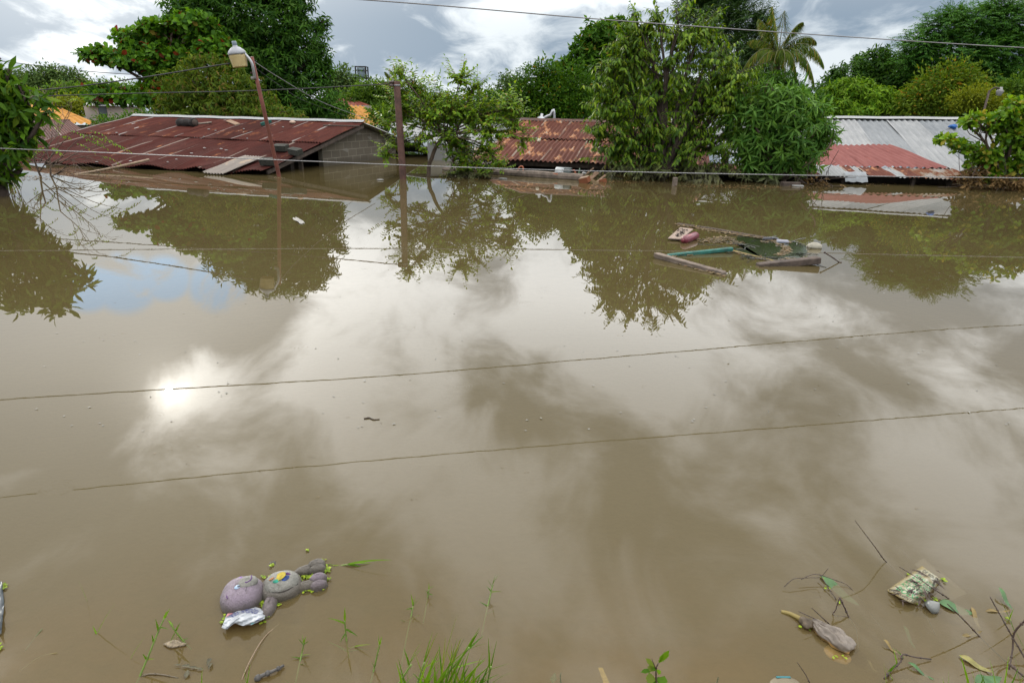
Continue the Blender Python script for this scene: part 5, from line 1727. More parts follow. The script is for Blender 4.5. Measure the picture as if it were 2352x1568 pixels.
mb = MB()
mb.ell(c, 0.115, 0.035, 0.03, (1, 0.12, 0), (-0.12, 1, 0), (0, 0, 1), power=0.8, noise=0.05)
tag(mb.build('dark_bottle', simple('black_blue_plastic', (0.03, 0.035, 0.045), 0.35), None, loc=c), 'dark slim bottle floating against the sunk pole', 'bottle')
c = W(1871, 566, 0.02)
mb = MB()
mb.ell(c, 0.10, 0.055, 0.05, noise=0.12, seed=5, nu=24, nv=16)
tag(mb.build('plastic_bag', simple('creamy_white_plastic', (0.24, 0.23, 0.185), 0.45), None, loc=c), 'small puffed cream plastic bag floating right of the timber raft', 'bag')
a = W(1931, 605, -0.01)
b = P(1894, 580, 6.95)
mb = MB()
mb.tube(smooth_path([a-(b-a)*0.2, a, lerp(a, b, 0.5)+np.array([0, 0, 0.004]), b], 6), 0.0075, 7)
mb.ell(b, 0.012, 0.012, 0.012, nu=8, nv=6)
mb.ell(a+np.array([0, 0, 0.01]), 0.012, 0.012, 0.012, nu=8, nv=6)
tag(mb.build('stick', M['twig'], None, loc=a), 'thin dark stick poking slantwise from the water right of the timber raft', 'stick')
c = W(685, 507, 0.008)
mb = MB()
V = []
for j in range(5):
    for i in range(7):
        p = lerp(lerp(W(690, 516), W(700, 513), i/6), lerp(W(672, 502), W(684, 500), i/6), j/4)
        V.append(p+np.array([0, 0, 0.008+0.012*math.sin(i*2.1+j*1.4)]))
mb.add(V, [(j*7+i, j*7+i+1, (j+1)*7+i+1, (j+1)*7+i) for j in range(4) for i in range(6)])
tag(mb.build('litter_scrap', simple('soiled_white', (0.15, 0.15, 0.14), 0.7), None, loc=c), 'ragged white scrap floating in the mirror image of the big mango', 'litter')


def duckweed(name, spots_, label, mat, seed, size=0.012, cat='duckweed', z=0.004):
    rg = np.random.default_rng(seed)
    pos = []
    for (x, y, rx, ry, k) in spots_:
        for _ in range(k):
            while True:
                u = rg.uniform(-1, 1, 2)
                if u[0]**2+u[1]**2 <= 1:
                    break
            pos.append(W(x+u[0]*rx, y+u[1]*ry, z+rg.uniform(0, 0.003)))
    pos = np.array(pos)
    n = len(pos)
    d = np.stack([rg.normal(0, 1, n), rg.normal(0, 1, n), rg.normal(0, 0.12, n)], 1)
    V, Fc = leaves_geo(pos, d, np.tile([0, 0, 1.0], (n, 1)), rg.uniform(0.7, 1.4, n)*size, rg.uniform(0.5, 0.9, n)*size, 'w', 0.05, 0.05)
    V[:, 2] = np.maximum(V[:, 2], 0.002)
    o = mesh_obj(name, V, Fc, mat, None, pos.mean(0)*np.array([1, 1, 0]))
    return tag(o, label, cat, kind='stuff')


dw = leaf_mat('duckweed_leaf', (0.055, 0.10, 0.018), (0.115, 0.18, 0.032), transl=0.2)
dw2 = leaf_mat('dusty_duckweed', (0.048, 0.042, 0.050), (0.10, 0.088, 0.105), (0.13, 0.07, 0.03), 0.10, transl=0.15)
line = []
for t_ in np.linspace(0, 1, 30):
    x, y = 1560+250*t_, 516+40*t_
    line.append((x, y, 8, 1.8, 24))
for t_ in np.linspace(0, 1, 16):
    line.append((1545+125*t_, 586-15*t_-1.5+3, 6, 1.3, 5))
    line.append((1512+150*t_, 590+42*t_, 6, 1.3, 5))
    line.append((1685+108*t_, 577+28*t_, 5, 1.4, 6))
    line.append((1788+20*math.sin(t_*3), 560+25*t_, 9, 2, 9))
    line.append((1800+70*t_, 594+4*t_, 8, 1.2, 5))
line += [(1650, 550, 42, 7, 190), (1612, 552, 12, 4, 25), (1690, 557, 20, 5, 40), (1560, 540, 30, 14, 20), (1775, 553, 30, 5, 60)]
duckweed('floating_debris', line, 'fine scum of leaves and chaff gathered along the timber raft', dw2, 3, 0.040, 'plant debris', 0.008)

mb = MB()
rg = np.random.default_rng(55)
out_ = smooth_path([np.array(q) for q in [(1700, 541), (1760, 547), (1800, 553), (1838, 560), (1852, 574), (1846, 590), (1810, 596), (1770, 597), (1752, 590), (1730, 594), (1700, 584), (1690, 572), (1712, 566), (1682, 556), (1700, 541)]], 6)
qs = [W(x+rg.normal(0, 3), y+rg.normal(0, 1.2), 0.0025) for x, y in out_[:-1]]
mb.add(qs, [tuple(range(len(qs)))])  # flat glossy sheet added to darken the water inside the raft
for _ in range(90):
    a_ = qs[rg.integers(len(qs))]
    e_ = a_+rg.normal(0, 0.11, 3)*np.array([1.4, 1.2, 0])
    mb.tube([a_, lerp(a_, e_, 0.5)+np.array([0, 0, 0.012]), e_], 0.004, 3, False)
nm, k = mat_new('dark_green_gloss')
p = k.n('ShaderNodeBsdfPrincipled', ins={'Base Color': (0.016, 0.020, 0.009, 1), 'Roughness': 0.09, 'Specular IOR Level': 0.5})
k.t.links.new(p.outputs[0], k.n('ShaderNodeOutputMaterial').inputs[0])
tag(mb.build('dark_water_sheet', nm, None, loc=qs[0], smooth=False), 'glossy dark green sheet added for the darker water inside the timber raft', 'surface_sheet')
duckweed('trapped_litter', [(1640, 428, 90, 4, 160), (1740, 430, 60, 4, 130), (1860, 428, 50, 5, 120), (2010, 423, 60, 4, 60), (2290, 428, 70, 5, 170), (1450, 418, 70, 3, 110), (1085, 410, 60, 3, 60), (60, 408, 70, 6, 170), (150, 400, 60, 4, 80), (250, 404, 60, 2, 30)],
         'drift of dead leaves and chaff trapped along the waterline below roofs and trees', LM['dead'], 12, 0.05, 'plant debris', 0.006)

# ------------------------------------------------------------------ plush toy
def toy_mat(name, a, b, dirt=(0.05, 0.042, 0.028)):
    m, k = mat_new(name)
    tc = k.n('ShaderNodeTexCoord').outputs['Object']
    n1 = k.noise(tc, 14, 6, 0.65)
    col = k.ramp(n1, [(0.35, a), (0.65, b)])
    geo = k.n('ShaderNodeNewGeometry')
    z = k.n('ShaderNodeSeparateXYZ', ins={0: geo.outputs['Position']}).outputs[2]
    zz = k.m('ADD', z, k.m('MULTIPLY', k.noise(tc, 30, 4), -0.035))
    col = k.mix(k.step(zz, -0.012, 0.030, 0.92, 0.0), col, c4(dirt))
    spl = k.noise(tc, 42, 5, 0.7)
    col = k.mix(k.step(spl, 0.56, 0.68, 0.0, 0.55), col, c4(dirt))
    fz = k.noise(tc, 260, 3, 0.7)
    col = k.mix(k.step(fz, 0.35, 0.6, 0.3, 0.0), col, c4(tuple(x*0.4 for x in a)))
    bp = k.n('ShaderNodeBump', ins={'Strength': 0.9, 'Distance': 0.004, 'Height': k.noise(tc, 210, 4, 0.7)})
    p = k.n('ShaderNodeBsdfPrincipled', ins={'Base Color': col, 'Roughness': 0.55, 'Specular IOR Level': 0.4, 'Normal': bp.outputs[0]})
    p.inputs['Sheen Weight'].default_value = 0.1
    o = k.n('ShaderNodeOutputMaterial')
    k.t.links.new(p.outputs[0], o.inputs[0])
    return m


TZ = lambda x, y, z=0.0: W(465.5+x*0.1641, 1237.25+y*0.1641, z)
SINK = 0.004
M['plush'] = toy_mat('lilac_grey_plush', (0.100, 0.083, 0.098), (0.180, 0.145, 0.190))
M['plush_grey'] = toy_mat('muddy_grey_plush', (0.082, 0.077, 0.068), (0.145, 0.135, 0.120))
M['plush_light'] = toy_mat('pale_grey_plush', (0.125, 0.130, 0.112), (0.21, 0.21, 0.19))
hc, fc = TZ(560, 760, 0.02), TZ(1600, 560, 0.02)
toy = thing('plush_toy', TZ(1000, 680), 'muddy lilac grey plush animal floating on its back with a yellow tummy patch', 'plush toy')
AX = unit((fc-hc)*np.array([1, 1, 0]))
AY = np.array([-AX[1], AX[0], 0])          # towards the far side
ZU = np.array([0, 0, 1.0])
px1 = ds(hc)*0.1641                         # metres per zoomed pixel


def part_ell(name, x, y, z, ra, rb, rz, mat, parent, rot=0.0, power=0.92, noise=0.03, seed=0, nu=36, nv=24):
    c = TZ(x, y, z)-np.array([0, 0, SINK])
    X = AX*math.cos(rot)+AY*math.sin(rot)
    Y = -AX*math.sin(rot)+AY*math.cos(rot)
    mb = MB()
    big_ = max(ra, rb) > 110
    mb.ell(c, ra*px1, rb*px1, rz*px1, X, Y, ZU, 120 if big_ else 64, 84 if big_ else 44, noise, seed, power)
    v = mb.v[0]
    rg = np.random.default_rng(seed)
    d_ = unit(v-c)
    lump = np.sin(v[:, 0]*310+seed)*np.sin(v[:, 1]*290)*np.sin(v[:, 2]*330+1)
    v += d_*(lump*0.0006+rg.normal(0, 0.0003, len(v)))[:, None]
    return mb.build(name, mat, parent), c, X, Y


head, hC_, _, _ = part_ell('head', 560, 790, 0.012, 285, 300, 215, M['plush'], toy, -0.15, 0.88, 0.02, 1)
torso, tC_, _, _ = part_ell('torso', 1105, 675, 0.008, 285, 255, 175, M['plush_grey'], toy, 0.1, 0.9, 0.02, 2)
belly, bC_, _, _ = part_ell('belly_patch', 1105, 610, 0.030, 235, 195, 150, M['plush_light'], torso, 0.1, 0.92, 0.015, 3)
part_ell('arm', 940, 925, 0.006, 92, 215, 92, M['plush'], toy, -0.22, 0.9, 0.03, 4)
part_ell('arm', 985, 378, -0.012, 62, 62, 95, M['plush'], toy, 0, 0.9, 0.03, 5)
for (x, y, sd) in [(1590, 395, 6), (1610, 610, 7)]:
    lg, _, _, _ = part_ell('leg', x-150, y+48, 0.006, 175, 82, 92, M['plush_grey'], toy, 0.12, 0.92, 0.03, sd)
    part_ell('foot', x+15, y+(38 if sd == 6 else 48), 0.008, 120, 70, 105, M['plush_grey'] if sd == 6 else M['plush'], lg, 0.1, 0.86, 0.03, sd+10)
    part_ell('foot', x+5, y-(32 if sd == 6 else 50), 0.014, 125, 75, 105, M['plush_grey'] if sd == 6 else M['plush'], lg, 0.1, 0.86, 0.03, sd+20)
mz, mC, mX, mY = part_ell('muzzle', 630, 600, 0.058, 130, 100, 75, M['plush_light'], head, 0.35, 0.9, 0.02, 8)


def on_ell(o, x, y, lift=0.001):
    """point of mesh o first met by the sight line through the zoomed pixel, and its normal"""
    dg = bpy.context.evaluated_depsgraph_get()
    d = Vector(ray(465.5+x*0.1641, 1237.25+y*0.1641))
    mw = Matrix.Translation(Vector(wloc(o)))
    inv = mw.inverted()
    ok, loc, nr, _ = o.ray_cast(inv @ Vector(CO), d.normalized())
    if not ok:
        p = TZ(x, y, 0.05)
        return p, np.array([0, 0, 1.0])
    p = np.array(mw @ loc)
    return p+np.array(nr)*lift, np.array(nr)


bpy.context.view_layer.update()
def blob_on(name, o, x, y, rx, ry, th, mat, parent, rot=0.0):
    p, n = on_ell(o, x, y)
    X = unit(AX*math.cos(rot)+AY*math.sin(rot)-n*np.dot(n, AX*math.cos(rot)+AY*math.sin(rot)))
    mb = MB()
    mb.ell(p, rx*px1, ry*px1, th*px1, X, np.cross(n, X), n, 20, 10)
    return mb.build(name, mat, parent)


purple = simple('purple_thread', (0.055, 0.012, 0.10), 0.6)
blob_on('nose', mz, 530, 548, 32, 24, 16, simple('violet_felt', (0.16, 0.03, 0.42), 0.5), mz)
eye = blob_on('eye', head, 492, 672, 50, 30, 14, simple('eye_pale_blue', (0.22, 0.31, 0.42), 0.25, var=0.1), head, 0.45)
blob_on('pupil', head, 498, 670, 26, 18, 17, simple('eye_dark', (0.05, 0.06, 0.08), 0.15), eye, 0.45)


def stitch(name, o, pix, r, mat, parent):
    pts = []
    for (x, y) in pix:
        p, n = on_ell(o, x, y, 0.0006)
        pts.append(p)
    mb = MB()
    mb.tube(smooth_path(pts, 4), r, 6)
    return mb.build(name, mat, parent)


stitch('mouth', mz, [(682, 512), (684, 540), (670, 570), (640, 592), (610, 606), (594, 603)], 0.0019, purple, mz)
stitch('brow', head, [(338, 790), (340, 812), (346, 832), (354, 830)], 0.0015, purple, head)
stitch('seam', head, [(625, 640), (615, 690), (600, 730)], 0.0006, M['dark'], head)
blob_on('patch', belly, 1085, 522, 84, 74, 10, simple('yellow_felt', (0.27, 0.215, 0.018), 0.8, var=0.4, scale=70), belly)
for (x, y, rx, ry, cl, rt) in [(965, 560, 40, 30, (0.30, 0.13, 0.04), 0.4), (1035, 590, 52, 26, (0.015, 0.25, 0.17), 0.1), (1160, 548, 56, 36, (0.015, 0.055, 0.22), 0.5), (1190, 488, 40, 18, (0.10, 0.02, 0.16), -0.2)]:
    blob_on('felt_dot', belly, x, y, rx, ry, 8, simple('felt', tuple(q*0.6+0.008 for q in cl), 0.85, var=0.5, scale=70), belly, rt)
dkt = simple('dark_seam', (0.02, 0.017, 0.014), 0.8)
stitch('seam', torso, [(872, 640), (900, 706), (990, 744), (1110, 740), (1220, 694), (1330, 628)], 0.0020, dkt, torso)
stitch('seam', head, [(500, 640), (520, 640), (560, 655), (640, 650), (720, 640)], 0.0012, dkt, head)
# little stitched folds on the paws
for (x0, y0) in [(1520, 420), (1530, 622)]:
    pass

# ------------------------------------------------------------------ lettering
def text_mesh(body, extr=0.0):
    cu = bpy.data.curves.new('t', 'FONT')
    cu.body = body
    cu.resolution_u = 2
    ob = bpy.data.objects.new('t', cu)
    COL.objects.link(ob)
    bpy.context.view_layer.update()
    me = ob.evaluated_get(bpy.context.evaluated_depsgraph_get()).to_mesh()
    import bmesh
    bm = bmesh.new()
    bm.from_mesh(me)
    bmesh.ops.subdivide_edges(bm, edges=[e for e in bm.edges if e.calc_length() > 0.12], cuts=2)
    bmesh.ops.triangulate(bm, faces=bm.faces[:])
    v = np.array([q.co[:] for q in bm.verts])
    f = [tuple(q.index for q in p.verts) for p in bm.faces]
    bm.free()
    ob.evaluated_get(bpy.context.evaluated_depsgraph_get()).to_mesh_clear()
    bpy.data.objects.remove(ob)
    bpy.data.curves.remove(cu)
    if len(v):
        v[:, 0] -= v[:, 0].min()
        w = v[:, 0].max()
        v[:, 0] /= w
        h = 0.7
        v[:, 1] /= h
        return v[:, :2], f
    return None, None


def print_on(name, body, surf, u0, u1, v0, v1, mat, parent, lift=0.0012):
    """surf(u, v) -> world point; text stretched over the (u, v) rectangle"""
    v, f = text_mesh(body)
    eps = 1e-3
    pts = []
    for x, y in v:
        u, w = u0+(u1-u0)*x, v0+(v1-v0)*y
        p = surf(u, w)
        n = unit(np.cross(surf(u+eps, w)-p, surf(u, w+eps)-p))
        if n[2] < 0:
            n = -n
        pts.append(p+n*lift)
    return mesh_obj(name, pts, f, mat, parent, smooth=False)


def grid_surface(name, surf, nu, nv, mat, parent, thick=0.0006):
    V = [surf(i/nu, j/nv) for j in range(nv+1) for i in range(nu+1)]
    Fc = [(j*(nu+1)+i, j*(nu+1)+i+1, (j+1)*(nu+1)+i+1, (j+1)*(nu+1)+i) for j in range(nv) for i in range(nu)]
    return mesh_obj(name, V, Fc, mat, parent)


# crumpled white milk pouch beside the toy
M['pouch'] = simple('dirty_white_film', (0.26, 0.285, 0.31), 0.4, var=0.12, scale=30, bump=0.15)
M['blue_print'] = simple('blue_ink', (0.018, 0.022, 0.16), 0.5, var=0.1)
top_e = [(340, 1040), (480, 985), (640, 940), (760, 948), (868, 985), (886, 1050)]
bot_e = [(262, 1225), (340, 1245), (440, 1160), (560, 1185), (680, 1190), (855, 1105)]


def curve_pt(pts, t):
    t = min(max(t, 0), 1)*(len(pts)-1)
    i = min(int(t), len(pts)-2)
    a, b = np.array(pts[i], float), np.array(pts[i+1], float)
    return a+(b-a)*(t-i)


def pouch(u, v):
    a, b = curve_pt(bot_e, u), curve_pt(top_e, u)
    q = a+(b-a)*v
    z = 0.004+0.030*math.sin(math.pi*min(1, max(0, v*0.8+0.2)))*math.sin(math.pi*(0.12+0.76*min(1, max(0, u))))
    z += 0.004*math.sin(13*u+5*v)+0.003*math.sin(23*u-11*v)+0.003*abs(math.sin(9*u+17*v))
    return W(465.5+q[0]*0.1641, 1237.25+q[1]*0.1641+z*260*0.55, z)


t = thing('milk_pouch', TZ(600, 1090), 'crumpled white milk pouch with blue lettering floating against the plush toy', 'pouch')
film = grid_surface('film', pouch, 44, 18, M['pouch'], t)
print_on('lettering', 'TEURIZADA Y HOMOGENIZADA', pouch, 0.04, 0.70, 0.70, 0.90, M['blue_print'], film)
print_on('small_print', 'ooooo', pouch, 0.80, 0.88, 0.50, 0.56, M['blue_print'], film)
mb = MB()
ring = [pouch(0.835+0.022*math.cos(a_), 0.34+0.085*math.sin(a_))+np.array([0, -0.0005, 0.0015]) for a_ in np.linspace(0, 6.283, 25)]
mb.tube(ring, 0.0010, 5, False)
for k_ in range(3):
    a_ = k_*2.094
    tri = [pouch(0.835+0.012*math.cos(a_+d_), 0.34+0.05*math.sin(a_+d_))+np.array([0, -0.0005, 0.0016]) for d_ in (-0.35, 0.35, 1.0)]
    mb.tube(tri, 0.0008, 5)
mb.build('recycling_mark', M['blue_print'], film)
mb = MB()
pk_ = [pouch(u, v)+np.array([0, 0, 0.0012]) for (u, v) in ((0.015, 0.72), (0.14, 0.86), (0.13, 0.97), (0.015, 0.97))]
mb.add(pk_, [(0, 1, 2, 3)])
mb.build('pink_print', simple('pink_ink', (0.45, 0.22, 0.24), 0.5), film, smooth=False)
mb = MB()
tl_ = [pouch(0.80+0.05*math.cos(a_)-0.0, 0.12+0.09*math.sin(a_))+np.array([0, 0, 0.0012]) for a_ in np.linspace(0, 6.283, 16, endpoint=False)]
mb.add(tl_, [tuple(range(16))])
mb.build('teal_print', simple('teal_ink', (0.14, 0.38, 0.42), 0.5), film, smooth=False)

# ------------------------------------------------------------------ printed plastic package at the right
BZ = lambda x, y, z=0.0: W(1764+x*0.25, 1176+y*0.25, z)
cA, cB, cC_, cD = (1090, 715), (1372, 858), (1612, 622), (1412, 488)


def pack(u, v):
    a = np.array(cA)+(np.array(cB)-np.array(cA))*u
    b = np.array(cD)+(np.array(cC_)-np.array(cD))*u
    q = a+(b-a)*v
    uu, vv = min(max(u, 0), 1), min(max(v, 0), 1)
    z = -0.006+0.042*(math.sin(math.pi*uu)**0.6)*(0.55+0.45*math.sin(math.pi*vv)**0.5)
    z += 0.0022*math.sin(19*u+6*v)+0.0018*math.sin(31*v-8*u)
    return W(1764+q[0]*0.25, 1176+q[1]*0.25+z*110, z)


def pack_mat():
    m, k = mat_new('stained_printed_film')
    tc = k.n('ShaderNodeTexCoord').outputs['Object']
    n1 = k.noise(tc, 26, 6, 0.65)
    col = k.ramp(n1, [(0.36, (0.15, 0.115, 0.045)), (0.52, (0.27, 0.265, 0.19)), (0.75, (0.37, 0.38, 0.32))])
    geo = k.n('ShaderNodeNewGeometry')
    z = k.n('ShaderNodeSeparateXYZ', ins={0: geo.outputs['Position']}).outputs[2]
    col = k.mix(k.step(z, 0.0, 0.02, 0.8, 0.0), col, c4((0.16, 0.115, 0.03)))
    p = k.n('ShaderNodeBsdfPrincipled', ins={'Base Color': col, 'Roughness': 0.35})
    o = k.n('ShaderNodeOutputMaterial')
    k.t.links.new(p.outputs[0], o.inputs[0])
    return m


t = thing('printed_package', BZ(1350, 680), 'puffed white plastic package with green and black print floating at the right', 'package')
film = grid_surface('film', pack, 30, 30, pack_mat(), t)
gi = simple('green_ink', (0.02, 0.22, 0.075), 0.5, var=0.15)
bi = simple('black_ink', (0.02, 0.02, 0.015), 0.5)
print_on('heading', 'BOLSAS', pack, 0.14, 0.95, 0.155, 0.275, gi, film)
print_on('caption', 'RESISTENTES', pack, 0.10, 0.85, 0.055, 0.115, bi, film)
for i in range(5):
    print_on('green_lettering', 'ATLAS ATLAS', pack, 0.10+0.01*i, 0.90, 0.325+0.098*i, 0.39+0.098*i, gi, film)
print_on('caption', 'DE BOLSAS', pack, 0.18, 0.92, 0.90, 0.97, bi, film)
print_on('caption', 'DE', pack, 0.10, 0.26, 0.825, 0.885, bi, film)
mb = MB()
mb.tube([pack(0.06+0.03*math.cos(a_), 0.05+0.025*math.sin(a_))+np.array([0, 0, 0.0015]) for a_ in np.linspace(0, 6.283, 13)], 0.0009, 5, False)
mb.build('recycling_mark', bi, film)
# clear brown flap trailing in the water
mb = MB()
fl = [BZ(1340, 480, -0.006), BZ(1428, 422, -0.006), BZ(1480, 470, -0.008), BZ(1640, 590, -0.010), BZ(1830, 745, -0.014), BZ(1700, 800, -0.02), BZ(1500, 800, -0.012), BZ(1600, 640, -0.008)]
mb.add(fl, [(0, 1, 2), (0, 2, 7), (2, 3, 7), (3, 4, 7), (4, 5, 7), (5, 6, 7)])
mb.build('torn_flap', simple('brown_wet_film', (0.065, 0.05, 0.025), 0.4), t, smooth=False)
rg = np.random.default_rng(8)
n = 46
pos = np.array([pack(rg.normal(0.62, 0.15), rg.normal(0.48, 0.25))+np.array([0, 0, 0.003]) for _ in range(n)])
d = np.stack([rg.normal(0, 1, n), rg.normal(0, 1, n), rg.normal(0, 0.1, n)], 1)
V, Fc = leaves_geo(pos, d, np.tile([0, 0, 1.0], (n, 1))+rg.normal(0, 0.2, (n, 3)), rg.uniform(0.02, 0.06, n), rg.uniform(0.004, 0.010, n))
o = mesh_obj('plant_debris', V, Fc, M['twig'], None, pos.mean(0))
tag(o, 'dark bits of rotten twig and leaf lying on the printed package', 'plant debris', kind='stuff')
c = BZ(1515, 865, 0.012)
mb = MB()
mb.lathe([(0.024, -0.012), (0.022, 0.004), (0.015, 0.014), (0.007, 0.021), (0.001, 0.026)], c, (0.55, -0.15, 0.8), 9)
tag(mb.build('plastic_scrap', simple('milky_film', (0.14, 0.15, 0.145), 0.3, var=0.12), None, loc=c), 'small milky white plastic peak poking up below the printed package', 'litter')

# knotted grey bag
t = thing('knotted_bag', BZ(590, 1130), 'grey knotted plastic bag half afloat with a brown tail at lower right', 'bag')
c = BZ(585, 1130, 0.012)
X = unit(BZ(740, 1240)-BZ(440, 1040))
Y = np.array([-X[1], X[0], 0])
mb = MB()
mb.ell(c, 0.072, 0.036, 0.026, X, Y, ZU, 96, 56, 0.07, 5, 0.85)
v = np.concatenate(mb.v)
for i in range(len(v)):
    r_ = v[i]-c
    s_u = np.dot(r_, X)
    w_ = 0.55+0.45*min(1, max(0, (s_u+0.072)/0.06))
    pr_ = np.dot(r_, Y)
    v[i] = c+X*s_u+Y*(pr_*w_+0.003*math.sin(s_u*90+1))+ZU*(r_[2]*w_*0.85+0.0022*math.sin(pr_*260+s_u*45)+0.0018*math.sin(pr_*140-s_u*170)+0.0015*abs(math.sin(s_u*120+pr_*60))+0.0028*math.sin(math.atan2(pr_, s_u+0.085)*26)*max(0, min(1, (0.05-s_u)/0.08)))
m, k = mat_new('grey_bag_film')
geo = k.n('ShaderNodeNewGeometry')
z = k.n('ShaderNodeSeparateXYZ', ins={0: geo.outputs['Position']}).outputs[2]
tc = k.n('ShaderNodeTexCoord').outputs['Object']
col = k.ramp(k.noise(tc, 30, 5), [(0.3, (0.075, 0.060, 0.045)), (0.7, (0.155, 0.135, 0.112))])
col = k.mix(k.step(z, 0.004, 0.014, 1.0, 0.0), col, c4((0.22, 0.13, 0.035)))
p = k.n('ShaderNodeBsdfPrincipled', ins={'Base Color': col, 'Roughness': 0.4})
o_ = k.n('ShaderNodeOutputMaterial')
k.t.links.new(p.outputs[0], o_.inputs[0])
mesh_obj('body', v, mb.f, m, t)
mb = MB()
mb.ell(BZ(352, 1015, 0.012), 0.022, 0.020, 0.016, X, Y, ZU, 18, 12, 0.22, 6, 1.1)
mb.build('knot', simple('brown_knot_film', (0.06, 0.045, 0.028), 0.6, var=0.5, scale=60), t)
mb = MB()
tl = smooth_path([BZ(400, 1040, 0.008), BZ(290, 975, 0.006), BZ(200, 930, 0.003), BZ(122, 910, 0.001)], 5)
mb.tube(tl, np.linspace(0.010, 0.006, len(tl)), 8)
mb.build('tail', simple('olive_film', (0.14, 0.11, 0.03), 0.5), t)
mb = MB()
mb.ell(BZ(640, 1300, -0.016), 0.040, 0.036, 0.012, X, Y, ZU, 18, 12, 0.1, 3)
mb.build('sunk_part', simple('amber_film', (0.42, 0.24, 0.06), 0.4), t)
# round beige lid at the bottom edge
c = BZ(165, 1600, -0.004)
t = thing('plastic_dome', c, 'beige domed plastic lid with a teal stripe at the bottom edge', 'lid')
mb = MB()
mb.ell(c, 0.050, 0.034, 0.016, (1, 0.05, 0), (-0.05, 1, 0), ZU, 32, 16)
mb.build('dome', simple('beige_plastic', (0.13, 0.11, 0.07), 0.5), t)
mb = MB()
mb.beam(BZ(75, 1518, 0.006), BZ(205, 1520, 0.006), 0.006, 0.008)
mb.build('stripe', simple('teal_plastic', (0.012, 0.11, 0.125), 0.4), t, smooth=False)
# submerged yellow tape and torn dark plastic
mb = MB()
tp_ = [W(1374, 1532, -0.008), W(1384, 1532, -0.008), W(1415, 1600, -0.018), W(1397, 1600, -0.018)]
mb.add(tp_, [(0, 1, 2, 3)])
tag(mb.build('yellow_tape', simple('speckled_yellow', (0.42, 0.28, 0.04), 0.5, var=0.5, scale=90), None, loc=tp_[0], smooth=False), 'strip of speckled yellow tape sunk near the bottom edge', 'tape')


def leaf_thing(name, pix, w, mat, label, z0=0.001, z1=0.001, cat='leaf', droop=0.05, fold=0.06):
    a, b = W(pix[0], pix[1], z0), W(pix[2], pix[3], z1)
    d = b-a
    L = np.linalg.norm(d)
    n = 12
    s = unit(np.cross(d, ZU))
    V = []
    for i in range(n+1):
        t = i/n
        ww = w*(math.sin(math.pi*t**0.8))**0.8*0.5
        m_ = a+d*t+ZU*0.004*math.sin(t*7)
        V += [m_-s*ww+ZU*(fold*ww+0.002*math.sin(9*t)), m_, m_+s*ww+ZU*fold*ww]
    Fc = [(i*3+k_, i*3+k_+1, i*3+4+k_, i*3+3+k_) for i in range(n) for k_ in (0, 1)]
    o = mesh_obj(name, V, Fc, mat, None, a)
    return tag(o, label, cat)


lg_ = simple('wet_green_leaf', (0.030, 0.085, 0.020), 0.35, var=0.3, scale=25)
ly_ = simple('rotting_yellow_leaf', (0.12, 0.085, 0.02), 0.5, var=0.35, scale=25)
leaf_thing('floating_leaf', (1883, 1321, 1974, 1392), 0.042, lg_, 'long wavy green leaf lying just under the surface left of the package', 0.003, -0.012)
leaf_thing('floating_leaf', (2156, 1382, 2236, 1410), 0.050, lg_, 'broad green leaf floating right of the printed package', 0.004, 0.000)
leaf_thing('floating_leaf', (2231, 1393, 2252, 1447), 0.014, ly_, 'narrow yellow leaf blade hanging beside the broad green leaf', 0.004, -0.004)
leaf_thing('floating_leaf', (2206, 1464, 2256, 1449), 0.013, ly_, 'narrow yellow leaf blade lying flat near the lower right', -0.004, 0.002)
leaf_thing('floating_leaf', (2202, 1504, 2281, 1545), 0.025, simple('brown_green_leaf', (0.13, 0.12, 0.03), 0.45, var=0.5, scale=30), 'curled brown and green leaf afloat at the lower right', 0.004, 0.006)
leaf_thing('floating_leaf', (2240, 1566, 2300, 1556), 0.040, lg_, 'dark green leaf at the bottom right corner', 0.01, 0.012)
leaf_thing('floating_leaf', (2029, 1468, 2060, 1500), 0.010, ly_, 'brownish grass blade above the bottom right weeds', 0.012, 0.004)
leaf_thing('floating_leaf', (2085, 1520, 2146, 1562), 0.014, lg_, 'long green grass blade lying on the water at lower right', 0.010, 0.000)
leaf_thing('floating_leaf', (2294, 1348, 2325, 1400), 0.015, lg_, 'pale green blade curling above the dark twigs at the right edge', 0.025, 0.006)
leaf_thing('floating_leaf', (2262, 1403, 2322, 1402), 0.012, ly_, 'thin tan blade lying left of the twigs at the right edge', 0.0, 0.004)
leaf_thing('sunken_leaf', (2075, 1435, 2103, 1492), 0.012, lg_, 'faint sunken green blade below the printed package', -0.014, -0.022)
leaf_thing('sunken_leaf', (1990, 1514, 2016, 1545), 0.008, ly_, 'faint sunken tan blade right of the knotted bag', -0.012, -0.018)
leaf_thing('sunken_leaf', (1268, 1568, 1275, 1545), 0.020, lg_, 'sunken dark green leaf near the bottom edge left of the yellow tape', -0.012, -0.008)


def twig(name, pix, r, label, mat=None, group=None, kn=True):
    """pix: list of (x, y, z)"""
    pts = smooth_path([W(x, y, z) for (x, y, z) in pix], 5)
    mb = MB()
    rr = np.linspace(r, r*0.6, len(pts))
    mb.tube(pts, rr, 6)
    if kn:
        for i in range(2, len(pts), 5):
            mb.ell(pts[i], rr[i]*1.7, rr[i]*1.7, rr[i]*1.7, nu=7, nv=5)
    o = mb.build(name, mat or M['twig'], None, loc=pts[0])
    return tag(o, label, 'twig', group)


